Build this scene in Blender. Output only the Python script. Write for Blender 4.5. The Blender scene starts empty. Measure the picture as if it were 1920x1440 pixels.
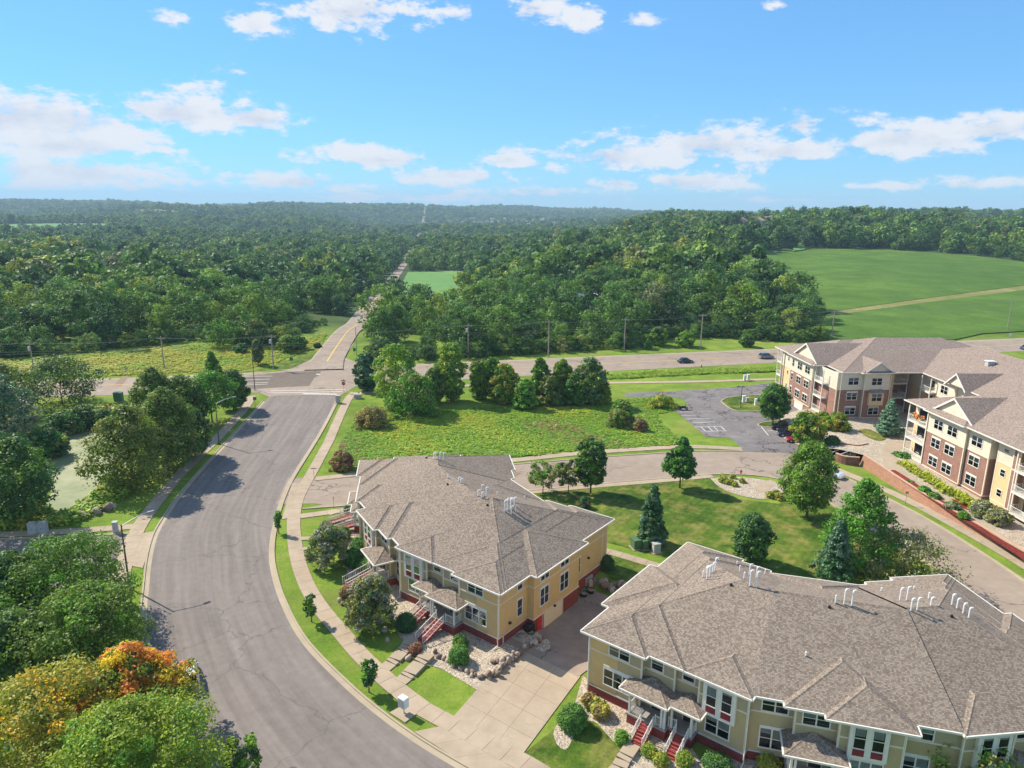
import bpy, bmesh, math, random
import numpy as np
from mathutils import Vector, Matrix, Quaternion
from mathutils.geometry import tessellate_polygon
random.seed(7); RNG = np.random.default_rng(7)
SC = bpy.context.scene
COL = SC.collection
# ------------------------------------------------------------------ camera
CAM_H = 45.0
FPX, CX, CY = 1335.0, 960.0, 720.0          # focal length and centre of the survey photograph (1920 px wide)
_d = np.array([-56., 5304., FPX]); _d /= np.linalg.norm(_d)
_up = -_d
_fw = np.array([0, 0, 1.]) - _up[2] * _up; _fw /= np.linalg.norm(_fw)
_rt = np.cross(_fw, _up)
if _rt[0] < 0: _rt = -_rt
VM = np.array([_rt, _fw, _up])               # view axes (right, down, ahead) -> world
cam_d = bpy.data.cameras.new('camera'); cam = bpy.data.objects.new('camera', cam_d); COL.objects.link(cam)
cam_d.sensor_fit = 'HORIZONTAL'; cam_d.sensor_width = 36.0; cam_d.lens = 36.0 * FPX / 1920.0
cam_d.clip_start = 0.5; cam_d.clip_end = 60000
_R = Matrix(((VM[0][0], -VM[0][1], -VM[0][2]), (VM[1][0], -VM[1][1], -VM[1][2]), (VM[2][0], -VM[2][1], -VM[2][2])))
cam.matrix_world = Matrix.Translation((0, 0, CAM_H)) @ _R.to_4x4()
SC.camera = cam
# ------------------------------------------------------------------ sky, sun, exposure
SUN_EL = math.radians(42.0)
SUN_V = Vector((-0.835 * math.cos(SUN_EL), 0.55 * math.cos(SUN_EL), math.sin(SUN_EL))).normalized()
SUN_ROT = math.atan2(SUN_V.x, SUN_V.y)
SKY_STRENGTH = 0.12
EXPOSURE = 0.86
world = bpy.data.worlds.new("World"); SC.world = world; world.use_nodes = True
sun_d = bpy.data.lights.new('sun', 'SUN'); sun_d.energy = 4.2; sun_d.angle = math.radians(0.55); sun_d.color = (1.0, 0.91, 0.76)
sun = bpy.data.objects.new('sun', sun_d); COL.objects.link(sun)
sun.rotation_euler = SUN_V.to_track_quat('Z', 'Y').to_euler(); sun.location = (-60, 40, 80)
SC.view_settings.view_transform = 'Standard'; SC.view_settings.look = 'None'
SC.view_settings.exposure = EXPOSURE; SC.view_settings.gamma = 1.0; SC.view_settings.use_curve_mapping = False
SC.cycles.volume_bounces = 0; SC.cycles.max_bounces = 6; SC.cycles.transparent_max_bounces = 8
SC.cycles.diffuse_bounces = 3; SC.cycles.glossy_bounces = 2; SC.cycles.transmission_bounces = 3
SC.cycles.use_adaptive_sampling = True

def build_sky():
    nt = world.node_tree; N = nt.nodes; L = nt.links; N.clear()
    out = N.new('ShaderNodeOutputWorld'); bg = N.new('ShaderNodeBackground'); bg.inputs[1].default_value = SKY_STRENGTH
    sky = N.new('ShaderNodeTexSky'); sky.sky_type = 'NISHITA'; sky.sun_disc = False
    sky.sun_elevation = SUN_EL; sky.sun_rotation = SUN_ROT; sky.altitude = 200; sky.air_density = 1.0; sky.dust_density = 0.0; sky.ozone_density = 6.0
    tc = N.new('ShaderNodeTexCoord'); sx = N.new('ShaderNodeSeparateXYZ'); L.new(tc.outputs['Generated'], sx.inputs[0])
    def m(op, a, b=None, c=None, clamp=False):
        n = N.new('ShaderNodeMath'); n.operation = op; n.use_clamp = clamp
        for i, v in enumerate((a, b, c)):
            if v is None: continue
            if isinstance(v, (int, float)): n.inputs[i].default_value = v
            else: L.new(v, n.inputs[i])
        return n.outputs[0]
    az = m('ARCTAN2', sx.outputs[0], sx.outputs[1])
    el = m('ARCSINE', sx.outputs[2])
    def noise(sc, det, rough, seed, stretch=2.2):
        mp = N.new('ShaderNodeCombineXYZ'); L.new(az, mp.inputs[0]); L.new(m('MULTIPLY', el, stretch), mp.inputs[1]); mp.inputs[2].default_value = seed
        n = N.new('ShaderNodeTexNoise'); n.inputs['Scale'].default_value = sc; n.inputs['Detail'].default_value = det; n.inputs['Roughness'].default_value = rough
        L.new(mp.outputs[0], n.inputs['Vector']); return n.outputs['Fac']
    n1 = noise(11.0, 11, 0.60, 0.0); n2 = noise(42.0, 9, 0.66, 3.1)
    nz = m('ADD', m('MULTIPLY', m('SUBTRACT', n1, 0.5), 3.4), m('MULTIPLY', m('SUBTRACT', n2, 0.5), 1.7))
    total = None
    # one entry per cloud bank: where it stands in the sky (azimuth, elevation, half width, half height, weight)
    def pxdir(x, y):
        v = VM @ np.array([x - CX, y - CY, FPX]); v /= np.linalg.norm(v)
        return math.atan2(v[0], v[1]), math.asin(v[2])
    banks = [(60, 225, 210, 42, 1.12), (130, 275, 160, 30, 1.05), (340, 215, 140, 30, 1.1), (480, 222, 70, 28, 1.1), (120, 325, 190, 30, 1.05), (-250, 240, 220, 60, 1.1),
             (480, 45, 48, 34, .95), (660, 22, 110, 46, 1.05), (1000, 20, 60, 32, .95), (1092, 38, 40, 26, .92), (320, 38, 40, 16, .75), (1205, 38, 32, 18, .8), (860, 20, 50, 24, .72), (1442, 10, 22, 16, .8),
             (445, 133, 34, 12, .7), (715, 300, 120, 21, 1.0), (850, 330, 110, 18, .98), (560, 343, 120, 16, 1.0), (950, 300, 55, 18, .95), (1010, 360, 110, 12, .92),
             (1150, 295, 130, 26, 1.08), (1330, 275, 130, 34, 1.08), (1500, 235, 60, 24, 1.0), (1480, 285, 140, 22, 1.05), (1700, 265, 170, 30, 1.08), (1860, 245, 110, 26, 1.05), (2150, 240, 220, 40, 1.1),
             (1290, 343, 110, 18, 1.05), (1160, 345, 45, 15, .95), (1820, 345, 110, 16, .85), (250, 355, 30, 10, .7), (370, 346, 26, 8, .7),
             (800, 372, 260, 9, .75), (1450, 375, 300, 9, .6), (1650, 350, 120, 10, .6), (640, 385, 300, 10, .6)]
    for (x, y, w, h, wt) in banks:
        a0, e0 = pxdir(x, y); a1, _ = pxdir(x + w, y); _, e1 = pxdir(x, y - h)
        dx = m('DIVIDE', m('SUBTRACT', az, a0), abs(a1 - a0) * 1.6); dy = m('DIVIDE', m('SUBTRACT', el, e0), abs(e1 - e0) * 1.75)
        dyb = m('MULTIPLY', m('MINIMUM', dy, 0.0), 1.25)    # flatter cloud base
        dyt = m('MAXIMUM', dy, 0.0)
        r2 = m('ADD', m('MULTIPLY', dx, dx), m('ADD', m('MULTIPLY', dyt, dyt), m('MULTIPLY', dyb, dyb)))
        v = m('SUBTRACT', wt, m('MULTIPLY', m('SQRT', r2), 1.0))
        total = v if total is None else m('MAXIMUM', total, v)
    # outside the view: scattered clouds, with extra cover added to brighten the fill light
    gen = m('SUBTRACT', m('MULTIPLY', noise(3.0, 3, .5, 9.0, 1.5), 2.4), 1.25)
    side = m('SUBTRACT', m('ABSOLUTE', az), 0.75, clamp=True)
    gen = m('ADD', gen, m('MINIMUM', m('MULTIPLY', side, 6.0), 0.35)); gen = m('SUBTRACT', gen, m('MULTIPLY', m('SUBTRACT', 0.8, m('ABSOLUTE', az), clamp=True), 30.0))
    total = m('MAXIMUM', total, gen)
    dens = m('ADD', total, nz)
    mr = N.new('ShaderNodeMapRange'); mr.interpolation_type = 'SMOOTHSTEP'; L.new(dens, mr.inputs[0]); mr.inputs[1].default_value = 0.20; mr.inputs[2].default_value = 0.74; mr.inputs[4].default_value = 0.96
    mr2 = N.new('ShaderNodeMapRange'); L.new(m('ADD', m('MULTIPLY', total, .7), m('MULTIPLY', nz, -.55)), mr2.inputs[0]); mr2.inputs[1].default_value = 0.35; mr2.inputs[2].default_value = 1.1
    cr = N.new('ShaderNodeMix'); cr.data_type = 'RGBA'; L.new(mr2.outputs[0], cr.inputs[0])
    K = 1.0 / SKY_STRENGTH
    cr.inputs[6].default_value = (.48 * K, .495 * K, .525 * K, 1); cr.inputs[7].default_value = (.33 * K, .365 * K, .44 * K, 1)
    # the photograph's tone response: the model sky compressed a little and pulled towards azure
    gain = 2 ** EXPOSURE
    def vm(op, a, b):
        n = N.new('ShaderNodeVectorMath'); n.operation = op; L.new(a, n.inputs[0]); n.inputs[1].default_value = b; return n.outputs[0]
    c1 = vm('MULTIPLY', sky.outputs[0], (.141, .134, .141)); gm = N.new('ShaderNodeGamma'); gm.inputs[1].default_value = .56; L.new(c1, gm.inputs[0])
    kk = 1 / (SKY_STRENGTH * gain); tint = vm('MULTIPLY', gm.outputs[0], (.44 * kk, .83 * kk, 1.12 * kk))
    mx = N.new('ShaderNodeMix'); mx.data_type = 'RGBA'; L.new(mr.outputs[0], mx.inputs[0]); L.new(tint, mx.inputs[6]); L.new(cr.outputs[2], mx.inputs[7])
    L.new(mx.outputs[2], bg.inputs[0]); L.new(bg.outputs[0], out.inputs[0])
build_sky()

# ------------------------------------------------------------------ survey helpers: photograph pixel -> place on the ground
def ray(px, py): return VM @ np.array([px - CX, py - CY, FPX])
def G(px, py, z=0.0):
    v = ray(px, py); t = (z - CAM_H) / v[2]; return (v[0] * t, v[1] * t)
def GY(px, py, Y):
    v = ray(px, py); t = Y / v[1]; return (v[0] * t, Y, CAM_H + v[2] * t)
def top_z(bx, by, tx, ty, z0=0.0):
    b = G(bx, by, z0); v = ray(tx, ty); return CAM_H + v[2] * math.hypot(*b) / math.hypot(v[0], v[1])
def sstep(a, b, x):
    t = np.clip((np.asarray(x, float) - a) / (b - a), 0, 1); return t * t * (3 - 2 * t)

# terrain: heights (m) by bearing and distance
TCOL = {-400: [(300, -2), (500, -8), (800, -15), (1200, -20), (1800, -20), (2600, 0), (3500, 42), (4500, 40), (9000, 20)],
        0: [(300, -2), (500, -8), (800, -15), (1200, -20), (1800, -21), (2600, -2), (3400, 34), (4500, 36), (9000, 20)],
        250: [(300, -3), (500, -11), (800, -18), (1200, -24), (1900, -22), (2600, 0), (3400, 30), (4500, 34), (9000, 20)],
        420: [(300, -4), (500, -12), (800, -19), (1200, -26), (1900, -25), (2600, -4), (3400, 26), (4500, 34), (9000, 20)],
        500: [(300, -4), (500, -13), (800, -20), (1300, -28), (1800, -25), (2600, 5), (3400, 40), (4500, 36), (9000, 20)],
        600: [(300, -4), (500, -13), (800, -20), (1300, -28), (1800, -25), (2600, 2), (3400, 24), (4500, 38), (9000, 20)],
        700: [(262, -4), (400, -9), (580, -14), (800, -20), (1500, -34), (2300, -34), (3200, -6), (4300, 38), (9000, 20)],
        790: [(262, -4), (400, -9), (580, -14), (800, -20), (1500, -34), (2300, -35), (3200, -8), (4300, 40), (9000, 20)],
        900: [(300, -4), (450, -9), (700, -18), (1200, -26), (2000, -26), (3000, -18), (4000, 30), (4600, 42), (9000, 20)],
        1100: [(300, -1), (450, 0), (600, 2), (900, -5), (1500, -20), (3000, -18), (3600, 8), (4400, 30), (9000, 18)],
        1250: [(300, 0), (450, 3), (600, 7), (900, 16), (1200, 14), (2000, 2), (3000, 5), (4400, 18), (9000, 15)],
        1450: [(300, 0), (450, 4), (600, 10), (900, 22), (1200, 21), (2000, 8), (4400, 18), (9000, 15)],
        1620: [(300, 1), (450, 5), (600, 10), (800, 18), (1000, 27), (1300, 23), (2500, 10), (4400, 18), (9000, 15)],
        1900: [(300, 1), (450, 5), (600, 11), (800, 18), (1000, 21), (1300, 19), (2500, 10), (4400, 18), (9000, 15)],
        2400: [(300, 1), (450, 5), (600, 11), (800, 18), (1000, 21), (1300, 19), (2500, 10), (4400, 18), (9000, 15)]}
_ck = sorted(TCOL); _cr = np.array([(k - CX) / 1376.0 for k in _ck]); _ly = np.linspace(math.log(60), math.log(9500), 120)
_tab = np.array([np.interp(_ly, [math.log(60), math.log(235)] + [math.log(a) for a, b in TCOL[k]], [0, 0] + [b for a, b in TCOL[k]]) for k in _ck])
_ker = np.array([.06, .12, .2, .24, .2, .12, .06]); _tab = np.array([np.convolve(np.pad(r, 3, mode='edge'), _ker, mode='valid') for r in _tab])
# the drive between the two townhouses drops to the garages
def U2(h): h = math.radians(h); return np.array([math.cos(h), math.sin(h)])
A2 = np.array([-4.70, 82.29]); A3 = np.array([-9.95, 91.54]); B2 = np.array([24.52, 59.47]); B3 = np.array([35.40, 56.78])
_au = U2(142.5); _an = np.array([-_au[1], _au[0]])
def hgt(x, y):
    x = np.asarray(x, float); y = np.asarray(y, float)
    yy = np.maximum(y, 1.0); r = np.clip(x / np.maximum(yy, 60), _cr[0], _cr[-1])
    dist = np.maximum(yy, 60.0)
    i = np.clip(np.searchsorted(_cr, r) - 1, 0, len(_cr) - 2); f = (r - _cr[i]) / (_cr[i + 1] - _cr[i]); f = f * f * (3 - 2 * f)
    lv = np.clip((np.log(dist) - _ly[0]) / (_ly[1] - _ly[0]), 0, len(_ly) - 1.001); j = lv.astype(int); g = lv - j
    def T(ii): return _tab[ii, j] * (1 - g) + _tab[ii, j + 1] * g
    h = T(i) * (1 - f) + T(i + 1) * f
    far = sstep(600, 2500, dist)
    h = h + far * (5 * np.sin(x / 210.0 + 1.0) * np.sin(y / 330.0) + 3 * np.sin(x / 90.0) * np.cos(y / 140.0 + 2))
    mid_ = sstep(800, 1300, dist) * (1 - sstep(2600, 3300, dist)) * (1 - np.exp(-((x / dist - .01) / .13) ** 2) * sstep(1000, 1600, dist)); h = h + mid_ * (8 * np.sin(y / 120.0 + np.sin(x / 260.0) * 1.4 + x / 500.0) + 5 * np.sin(x / 170.0 + 1.0))
    hill = sstep(1900, 3200, dist); h = h + hill * (19 * np.sin(x / 270.0 + .6 + np.sin(y / 500.0)) * np.sin(y / 420.0 + 1.2) + 7 * np.sin(x / 130.0 + 2) * np.cos(y / 260.0) + 16 * np.exp(-((x + 1180) / 210.0) ** 2 - ((y - 3500) / 500.0) ** 2) - 9 * sstep(-700, 1500, x) - 20)
    h = h - 3.0 * hill * np.exp(-((x / np.maximum(y, 500) + .118) / .006) ** 2)
    h = h * sstep(225, 300, dist)
    q = -((x - A2[0]) * _au[0] + (y - A2[1]) * _au[1]); v = 11.0 - ((x - A2[0]) * _an[0] + (y - A2[1]) * _an[1])
    h = h - 1.05 * sstep(1.5, 8, v) * (1 - sstep(18, 20.5, v)) * sstep(12.3, 13.2, q) * (1 - sstep(22.0, 23.5, q))
    return h
def terr(px, py, off=0.0):
    """where the line of sight meets the terrain"""
    v = ray(px, py); v = v / v[1]
    lo = None
    for Y in np.exp(np.linspace(math.log(35), math.log(9000), 700)):
        x, z = v[0] * Y, CAM_H + v[2] * Y
        if z <= float(hgt(x, Y)) + off: return (x, Y)
    return (v[0] * 9000, 9000)
# ------------------------------------------------------------------ materials
MATS = {}
class NT:
    def __init__(s, name):
        s.m = bpy.data.materials.new(name); s.m.use_nodes = True; s.t = s.m.node_tree; s.N = s.t.nodes; s.L = s.t.links
        s.b = s.N['Principled BSDF']; s.out = s.N['Material Output']; MATS[name] = s.m
    def new(s, t): return s.N.new(t)
    def link(s, a, b): s.L.new(a, b)
    def val(s, inp, v):
        if isinstance(v, (int, float)): inp.default_value = v
        elif isinstance(v, tuple): inp.default_value = v if len(v) == 4 or inp.type == 'VECTOR' else (*v, 1)
        else: s.L.new(v, inp)
    def pos(s, scale=(1, 1, 1), uv=False):
        if uv: src = s.new('ShaderNodeTexCoord').outputs['UV']
        else: src = s.new('ShaderNodeNewGeometry').outputs['Position']
        mp = s.new('ShaderNodeMapping'); mp.inputs['Scale'].default_value = scale; s.link(src, mp.inputs[0]); return mp.outputs[0]
    def noise(s, scale, detail=4, rough=.55, vec=None, dist=0):
        n = s.new('ShaderNodeTexNoise'); n.inputs['Scale'].default_value = scale; n.inputs['Detail'].default_value = detail; n.inputs['Roughness'].default_value = rough; n.inputs['Distortion'].default_value = dist
        s.link(vec if vec is not None else s.pos(), n.inputs['Vector']); return n.outputs['Fac']
    def ramp(s, fac, stops, interp='LINEAR'):
        r = s.new('ShaderNodeValToRGB'); r.color_ramp.interpolation = interp
        while len(r.color_ramp.elements) < len(stops): r.color_ramp.elements.new(0.5)
        for e, (p, c) in zip(r.color_ramp.elements, stops): e.position = p; e.color = (*c, 1) if len(c) == 3 else c
        s.link(fac, r.inputs[0]); return r.outputs[0]
    def mix(s, fac, a, b, mode='MIX'):
        n = s.new('ShaderNodeMix'); n.data_type = 'RGBA'; n.blend_type = mode; s.val(n.inputs[0], fac); s.val(n.inputs[6], a); s.val(n.inputs[7], b); return n.outputs[2]
    def math(s, op, a, b=0.0, clamp=False):
        n = s.new('ShaderNodeMath'); n.operation = op; n.use_clamp = clamp; s.val(n.inputs[0], a); s.val(n.inputs[1], b); return n.outputs[0]
    def bump(s, h, strength, dist=0.02):
        b = s.new('ShaderNodeBump'); b.inputs['Strength'].default_value = strength; b.inputs['Distance'].default_value = dist; s.link(h, b.inputs['Height']); s.link(b.outputs[0], s.b.inputs['Normal'])
    def fin(s, col, rough=.8, spec=.3, metal=0.0):
        s.val(s.b.inputs['Base Color'], col); s.val(s.b.inputs['Roughness'], rough); s.b.inputs['Specular IOR Level'].default_value = spec; s.b.inputs['Metallic'].default_value = metal; return s.m
def g3(v): return (v, v, v)
def plain(name, c, rough=.6, spec=.3, metal=0.0, var=.12, scale=3.0):
    n = NT(name); f = n.noise(scale, 4); k = 1 - var
    return n.fin(n.ramp(f, [(.3, tuple(x * k for x in c)), (.7, tuple(min(1, x * (1 + var)) for x in c))]), rough, spec, metal)

def grassy(name, cols, fine=1.2, patch=.06, bump=.6, dry=None, dryamt=.5, mow=None):
    n = NT(name)
    big = n.noise(patch, 5, .6); mid = n.noise(patch * 8, 5, .65); f = n.noise(fine * 3, 6, .75); vf = n.noise(fine * 16, 3, .7)
    s = n.math('ADD', n.math('MULTIPLY', big, .28), n.math('ADD', n.math('MULTIPLY', mid, .27), n.math('ADD', n.math('MULTIPLY', f, .25), n.math('MULTIPLY', vf, .2))))
    c = n.ramp(s, [(.40, cols[0]), (.5, cols[1]), (.59, cols[2])])
    if dry:
        d = n.ramp(n.noise(patch * 4 + .05, 6, .7), [(.47, (0, 0, 0)), (.68, g3(dryamt))]); c = n.mix(d, c, (*dry, 1))
    if mow:
        w = n.new('ShaderNodeTexWave'); w.inputs['Scale'].default_value = mow[1]; w.inputs['Distortion'].default_value = .6; mp = n.new('ShaderNodeMapping'); mp.inputs['Rotation'].default_value = (0, 0, mow[0]); n.link(n.pos(), mp.inputs[0]); n.link(mp.outputs[0], w.inputs[0])
        c = n.mix(n.math('MULTIPLY', w.outputs['Fac'], mow[2]), c, n.mix(1.0, c, (1.35, 1.3, 1.1, 1), 'MULTIPLY'))
    n.bump(n.math('ADD', f, vf), bump, .12)
    return n.fin(c, .92, .1)
grassy('lawn', [(.024, .058, .008), (.066, .125, .014), (.145, .205, .03)], dry=(.30, .25, .08), dryamt=.7, fine=1.5, mow=(.62, .32, .45))
grassy('ground_grass', [(.03, .068, .010), (.07, .14, .018), (.15, .20, .035)], dry=(.26, .21, .08), dryamt=.5, patch=.03, fine=.7, bump=.9)
grassy('crop', [(.05, .108, .016), (.072, .14, .021), (.115, .20, .03)], patch=.008, fine=.25, bump=.5, dry=(.12, .2, .04), dryamt=.35)
grassy('crop_pale', [(.10, .22, .06), (.12, .25, .07), (.17, .29, .08)], patch=.01, fine=.25, bump=.3)
grassy('stubble', [(.13, .16, .04), (.2, .2, .07), (.32, .28, .11)], patch=.02, fine=.4, bump=.4)
grassy('mulch_red', [(.17, .03, .02), (.26, .05, .035), (.36, .09, .06)], fine=4, patch=.5, bump=1)

def asphalt():
    n = NT('asphalt'); uv = n.pos((1, 1, 1), uv=True)
    fine = n.noise(60, 3, .7); mid = n.noise(1.1, 6, .6)
    streak = n.noise(1.0, 6, .6, n.pos((1.1, .045, 1), uv=True)); blot = n.noise(.11, 4, .6)
    s = n.math('ADD', n.math('MULTIPLY', fine, .25), n.math('ADD', n.math('MULTIPLY', mid, .2), n.math('ADD', n.math('MULTIPLY', streak, .4), n.math('MULTIPLY', blot, .15))))
    c = n.ramp(s, [(.38, (.14, .119, .107)), (.5, (.195, .167, .15)), (.62, (.25, .216, .194))])
    vor = n.new('ShaderNodeTexVoronoi'); vor.feature = 'DISTANCE_TO_EDGE'; vor.inputs['Scale'].default_value = .085; n.link(n.pos(), vor.inputs['Vector'])
    wob = n.new('ShaderNodeMix'); wob.data_type = 'VECTOR'; nn = n.new('ShaderNodeTexNoise'); nn.inputs['Scale'].default_value = .5; nn.inputs['Detail'].default_value = 6
    n.link(n.pos(), nn.inputs['Vector']); wob.inputs[0].default_value = .05; n.link(n.pos((1, 1, 1)), wob.inputs[4]); sc = n.new('ShaderNodeVectorMath'); sc.operation = 'SCALE'; sc.inputs['Scale'].default_value = 60; n.link(nn.outputs['Color'], sc.inputs[0]); n.link(sc.outputs[0], wob.inputs[5]); n.link(wob.outputs[1], vor.inputs['Vector'])
    cr = n.ramp(vor.outputs['Distance'], [(.0, g3(.55)), (.004, g3(.25)), (.009, g3(0))])
    c = n.mix(cr, c, (.07, .06, .058, 1))
    n.bump(fine, .25, .01); return n.fin(c, .88, .25)
asphalt()
def cracked(name, lo, mid, hi, crack, scale=.12, amount=.8, width=.012):
    n = NT(name); fine = n.noise(40, 3, .7); m_ = n.noise(.5, 6, .65); b_ = n.noise(.09, 4)
    s = n.math('ADD', n.math('MULTIPLY', fine, .3), n.math('ADD', n.math('MULTIPLY', m_, .4), n.math('MULTIPLY', b_, .3)))
    c = n.ramp(s, [(.36, lo), (.5, mid), (.63, hi)])
    nn = n.new('ShaderNodeTexNoise'); nn.inputs['Scale'].default_value = .45; nn.inputs['Detail'].default_value = 7; n.link(n.pos(), nn.inputs['Vector'])
    sub = n.new('ShaderNodeVectorMath'); sub.operation = 'SCALE'; sub.inputs['Scale'].default_value = 5.0; n.link(nn.outputs['Color'], sub.inputs[0])
    ad = n.new('ShaderNodeVectorMath'); n.link(n.pos(), ad.inputs[0]); n.link(sub.outputs[0], ad.inputs[1])
    vor = n.new('ShaderNodeTexVoronoi'); vor.feature = 'DISTANCE_TO_EDGE'; vor.inputs['Scale'].default_value = scale; n.link(ad.outputs[0], vor.inputs['Vector'])
    gate = n.ramp(n.noise(.06, 2), [(.40 if name == 'old_asphalt' else .48, g3(0)), (.48 if name == 'old_asphalt' else .56, g3(amount))])
    cr = n.math('MULTIPLY', n.ramp(vor.outputs['Distance'], [(0, g3(1)), (width * .6, g3(.7)), (width, g3(0))]), gate)
    c = n.mix(cr, c, (*crack, 1)); n.bump(fine, .2, .01); return n.fin(c, .88, .2)
cracked('old_asphalt', (.13, .118, .118), (.185, .168, .165), (.25, .228, .215), (.045, .042, .045), scale=.20, amount=1.0, width=.03)
cracked('tan_road', (.235, .187, .147), (.30, .24, .188), (.36, .293, .235), (.09, .078, .07), scale=.10, amount=.8, width=.016)
cracked('highway_tan', (.235, .187, .147), (.295, .237, .187), (.355, .29, .233), (.12, .1, .09), scale=.05, amount=.6, width=.012)
cracked('patch_brown', (.12, .095, .075), (.155, .125, .1), (.19, .155, .125), (.06, .05, .045), scale=.08, amount=.2)
cracked('concrete', (.31, .243, .172), (.385, .307, .222), (.46, .37, .272), (.16, .13, .1), scale=.3, amount=.5, width=.012)
cracked('kerb_concrete', (.32, .265, .187), (.385, .32, .228), (.44, .37, .27), (.3, .25, .18), scale=.2, amount=.2)
cracked('cracked_drive', (.20, .155, .125), (.27, .215, .175), (.35, .285, .23), (.05, .045, .045), scale=.2, amount=.9, width=.02)
cracked('path_concrete', (.31, .245, .175), (.375, .302, .217), (.44, .358, .262), (.2, .17, .13), scale=.2, amount=.1)

def gravel():
    n = NT('gravel'); v = n.new('ShaderNodeTexVoronoi'); v.inputs['Scale'].default_value = 9; n.link(n.pos(), v.inputs['Vector'])
    c = n.ramp(n.math('FRACT', n.math('MULTIPLY', v.outputs['Color'], 3.3)), [(0, (.19, .15, .11)), (.45, (.42, .35, .27)), (1, (.66, .58, .46))])
    c = n.mix(n.ramp(n.noise(.7, 4), [(.35, g3(.35)), (.7, g3(0))]), c, (.26, .2, .14, 1))
    n.bump(v.outputs['Distance'], .9, .05); return n.fin(c, .85, .2)
gravel()
def brick(name, c1, c2, mortar, scale=1.0):
    n = NT(name); b = n.new('ShaderNodeTexBrick'); b.inputs['Scale'].default_value = 1; b.inputs['Brick Width'].default_value = .3 * scale; b.inputs['Row Height'].default_value = .1 * scale; b.inputs['Mortar Size'].default_value = .012
    b.inputs['Color1'].default_value = (*c1, 1); b.inputs['Color2'].default_value = (*c2, 1); b.inputs['Mortar'].default_value = (*mortar, 1); n.link(n.pos(uv=True), b.inputs['Vector'])
    c = n.mix(n.ramp(n.noise(1.2, 5), [(.3, g3(.4)), (.7, g3(0))]), b.outputs['Color'], tuple(x * .6 for x in c1) + (1,))
    n.bump(b.outputs['Fac'], -.4, .01); return n.fin(c, .85, .2)
brick('brick_red', (.30, .05, .035), (.21, .035, .028), (.22, .12, .1))
brick('brick_apt', (.34, .155, .11), (.2, .09, .075), (.42, .33, .27))
brick('brick_retaining', (.40, .21, .13), (.30, .15, .095), (.25, .17, .12), 1.6)
brick('stone_wall', (.30, .15, .1), (.17, .09, .065), (.1, .06, .05), 2.5)
def siding(name, c, row=.13):
    n = NT(name); tc = n.new('ShaderNodeSeparateXYZ'); n.link(n.pos(), tc.inputs[0])
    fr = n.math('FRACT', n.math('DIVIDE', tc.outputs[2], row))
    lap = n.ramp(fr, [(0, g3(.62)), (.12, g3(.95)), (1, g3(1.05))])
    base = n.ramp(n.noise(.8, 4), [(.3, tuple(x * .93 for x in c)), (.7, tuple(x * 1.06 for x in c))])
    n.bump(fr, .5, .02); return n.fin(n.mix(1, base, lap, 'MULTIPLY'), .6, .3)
siding('siding_tan', (.46, .37, .20)); siding('siding_grey_tan', (.41, .345, .225)); siding('siding_gold', (.66, .45, .20))
siding('siding_cream', (.68, .61, .49), .2); siding('siding_peach', (.74, .52, .28), .3); siding('gable_cream', (.68, .61, .49), .2)
def shingle(name, c1, c2, c3):
    n = NT(name); b = n.new('ShaderNodeTexBrick'); b.inputs['Scale'].default_value = 1; b.inputs['Brick Width'].default_value = .34; b.inputs['Row Height'].default_value = .15; b.inputs['Mortar Size'].default_value = .016; b.inputs['Mortar Smooth'].default_value = .4
    b.inputs['Color1'].default_value = (0, 0, 0, 1); b.inputs['Color2'].default_value = (1, 1, 1, 1); b.inputs['Mortar'].default_value = (.05, .05, .05, 1); n.link(n.pos(uv=True), b.inputs['Vector'])
    w = n.new('ShaderNodeTexWhiteNoise'); w.noise_dimensions = '2D'
    sn = n.new('ShaderNodeVectorMath'); sn.operation = 'SNAP'; sn.inputs[1].default_value = (.17, .15, 1); n.link(n.pos(uv=True), sn.inputs[0]); n.link(sn.outputs[0], w.inputs[0])
    s = n.math('ADD', n.math('MULTIPLY', w.outputs[0], .6), n.math('ADD', n.math('MULTIPLY', n.noise(.25, 5), .25), n.math('MULTIPLY', n.noise(14, 3), .15)))
    c = n.ramp(s, [(.2, c1), (.5, c2), (.8, c3)])
    c = n.mix(n.math('MULTIPLY', b.outputs['Fac'], .55), c, tuple(x * .35 for x in c1) + (1,))
    n.bump(b.outputs['Fac'], -.5, .02); return n.fin(c, .9, .15)
shingle('shingle', (.165, .13, .103), (.245, .198, .158), (.325, .268, .215))
shingle('shingle_apt', (.20, .153, .128), (.28, .22, .186), (.355, .285, .242))
plain('trim_white', (.70, .67, .60), .5, var=.05); plain('trim_cream', (.70, .62, .47), .55, var=.05); plain('ledge_grey', (.55, .52, .48), .6)
plain('pipe_white', (.85, .85, .85), .35, var=.03); plain('door_red', (.55, .035, .02), .45); plain('panel_maroon', (.2, .02, .03), .5); plain('stair_red', (.36, .075, .065), .6)
plain('garage_cream', (.75, .62, .42), .5, var=.04); plain('dark_interior', (.015, .015, .018), .9); plain('door_dark', (.05, .02, .02), .5); plain('deck_grey', (.3, .28, .26), .7)
plain('blind', (.55, .56, .54), .8, var=.25, scale=.9); plain('metal_grey', (.32, .33, .34), .4, .5, .6); plain('metal_pole', (.10, .10, .11), .45, .5, .5); plain('wood_pole', (.34, .29, .24), .85)
plain('cabinet_green', (.08, .16, .08), .5); plain('cabinet_grey', (.42, .42, .40), .5); plain('box_white', (.72, .74, .76), .35, .5); plain('hydrant_red', (.5, .04, .03), .45)
plain('bark', (.13, .095, .07), .9, var=.3, scale=8); plain('bark_pale', (.22, .18, .15), .9, var=.3, scale=8); plain('rubber', (.018, .018, .018), .8); plain('rim', (.5, .5, .52), .3, .6, .8)
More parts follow.
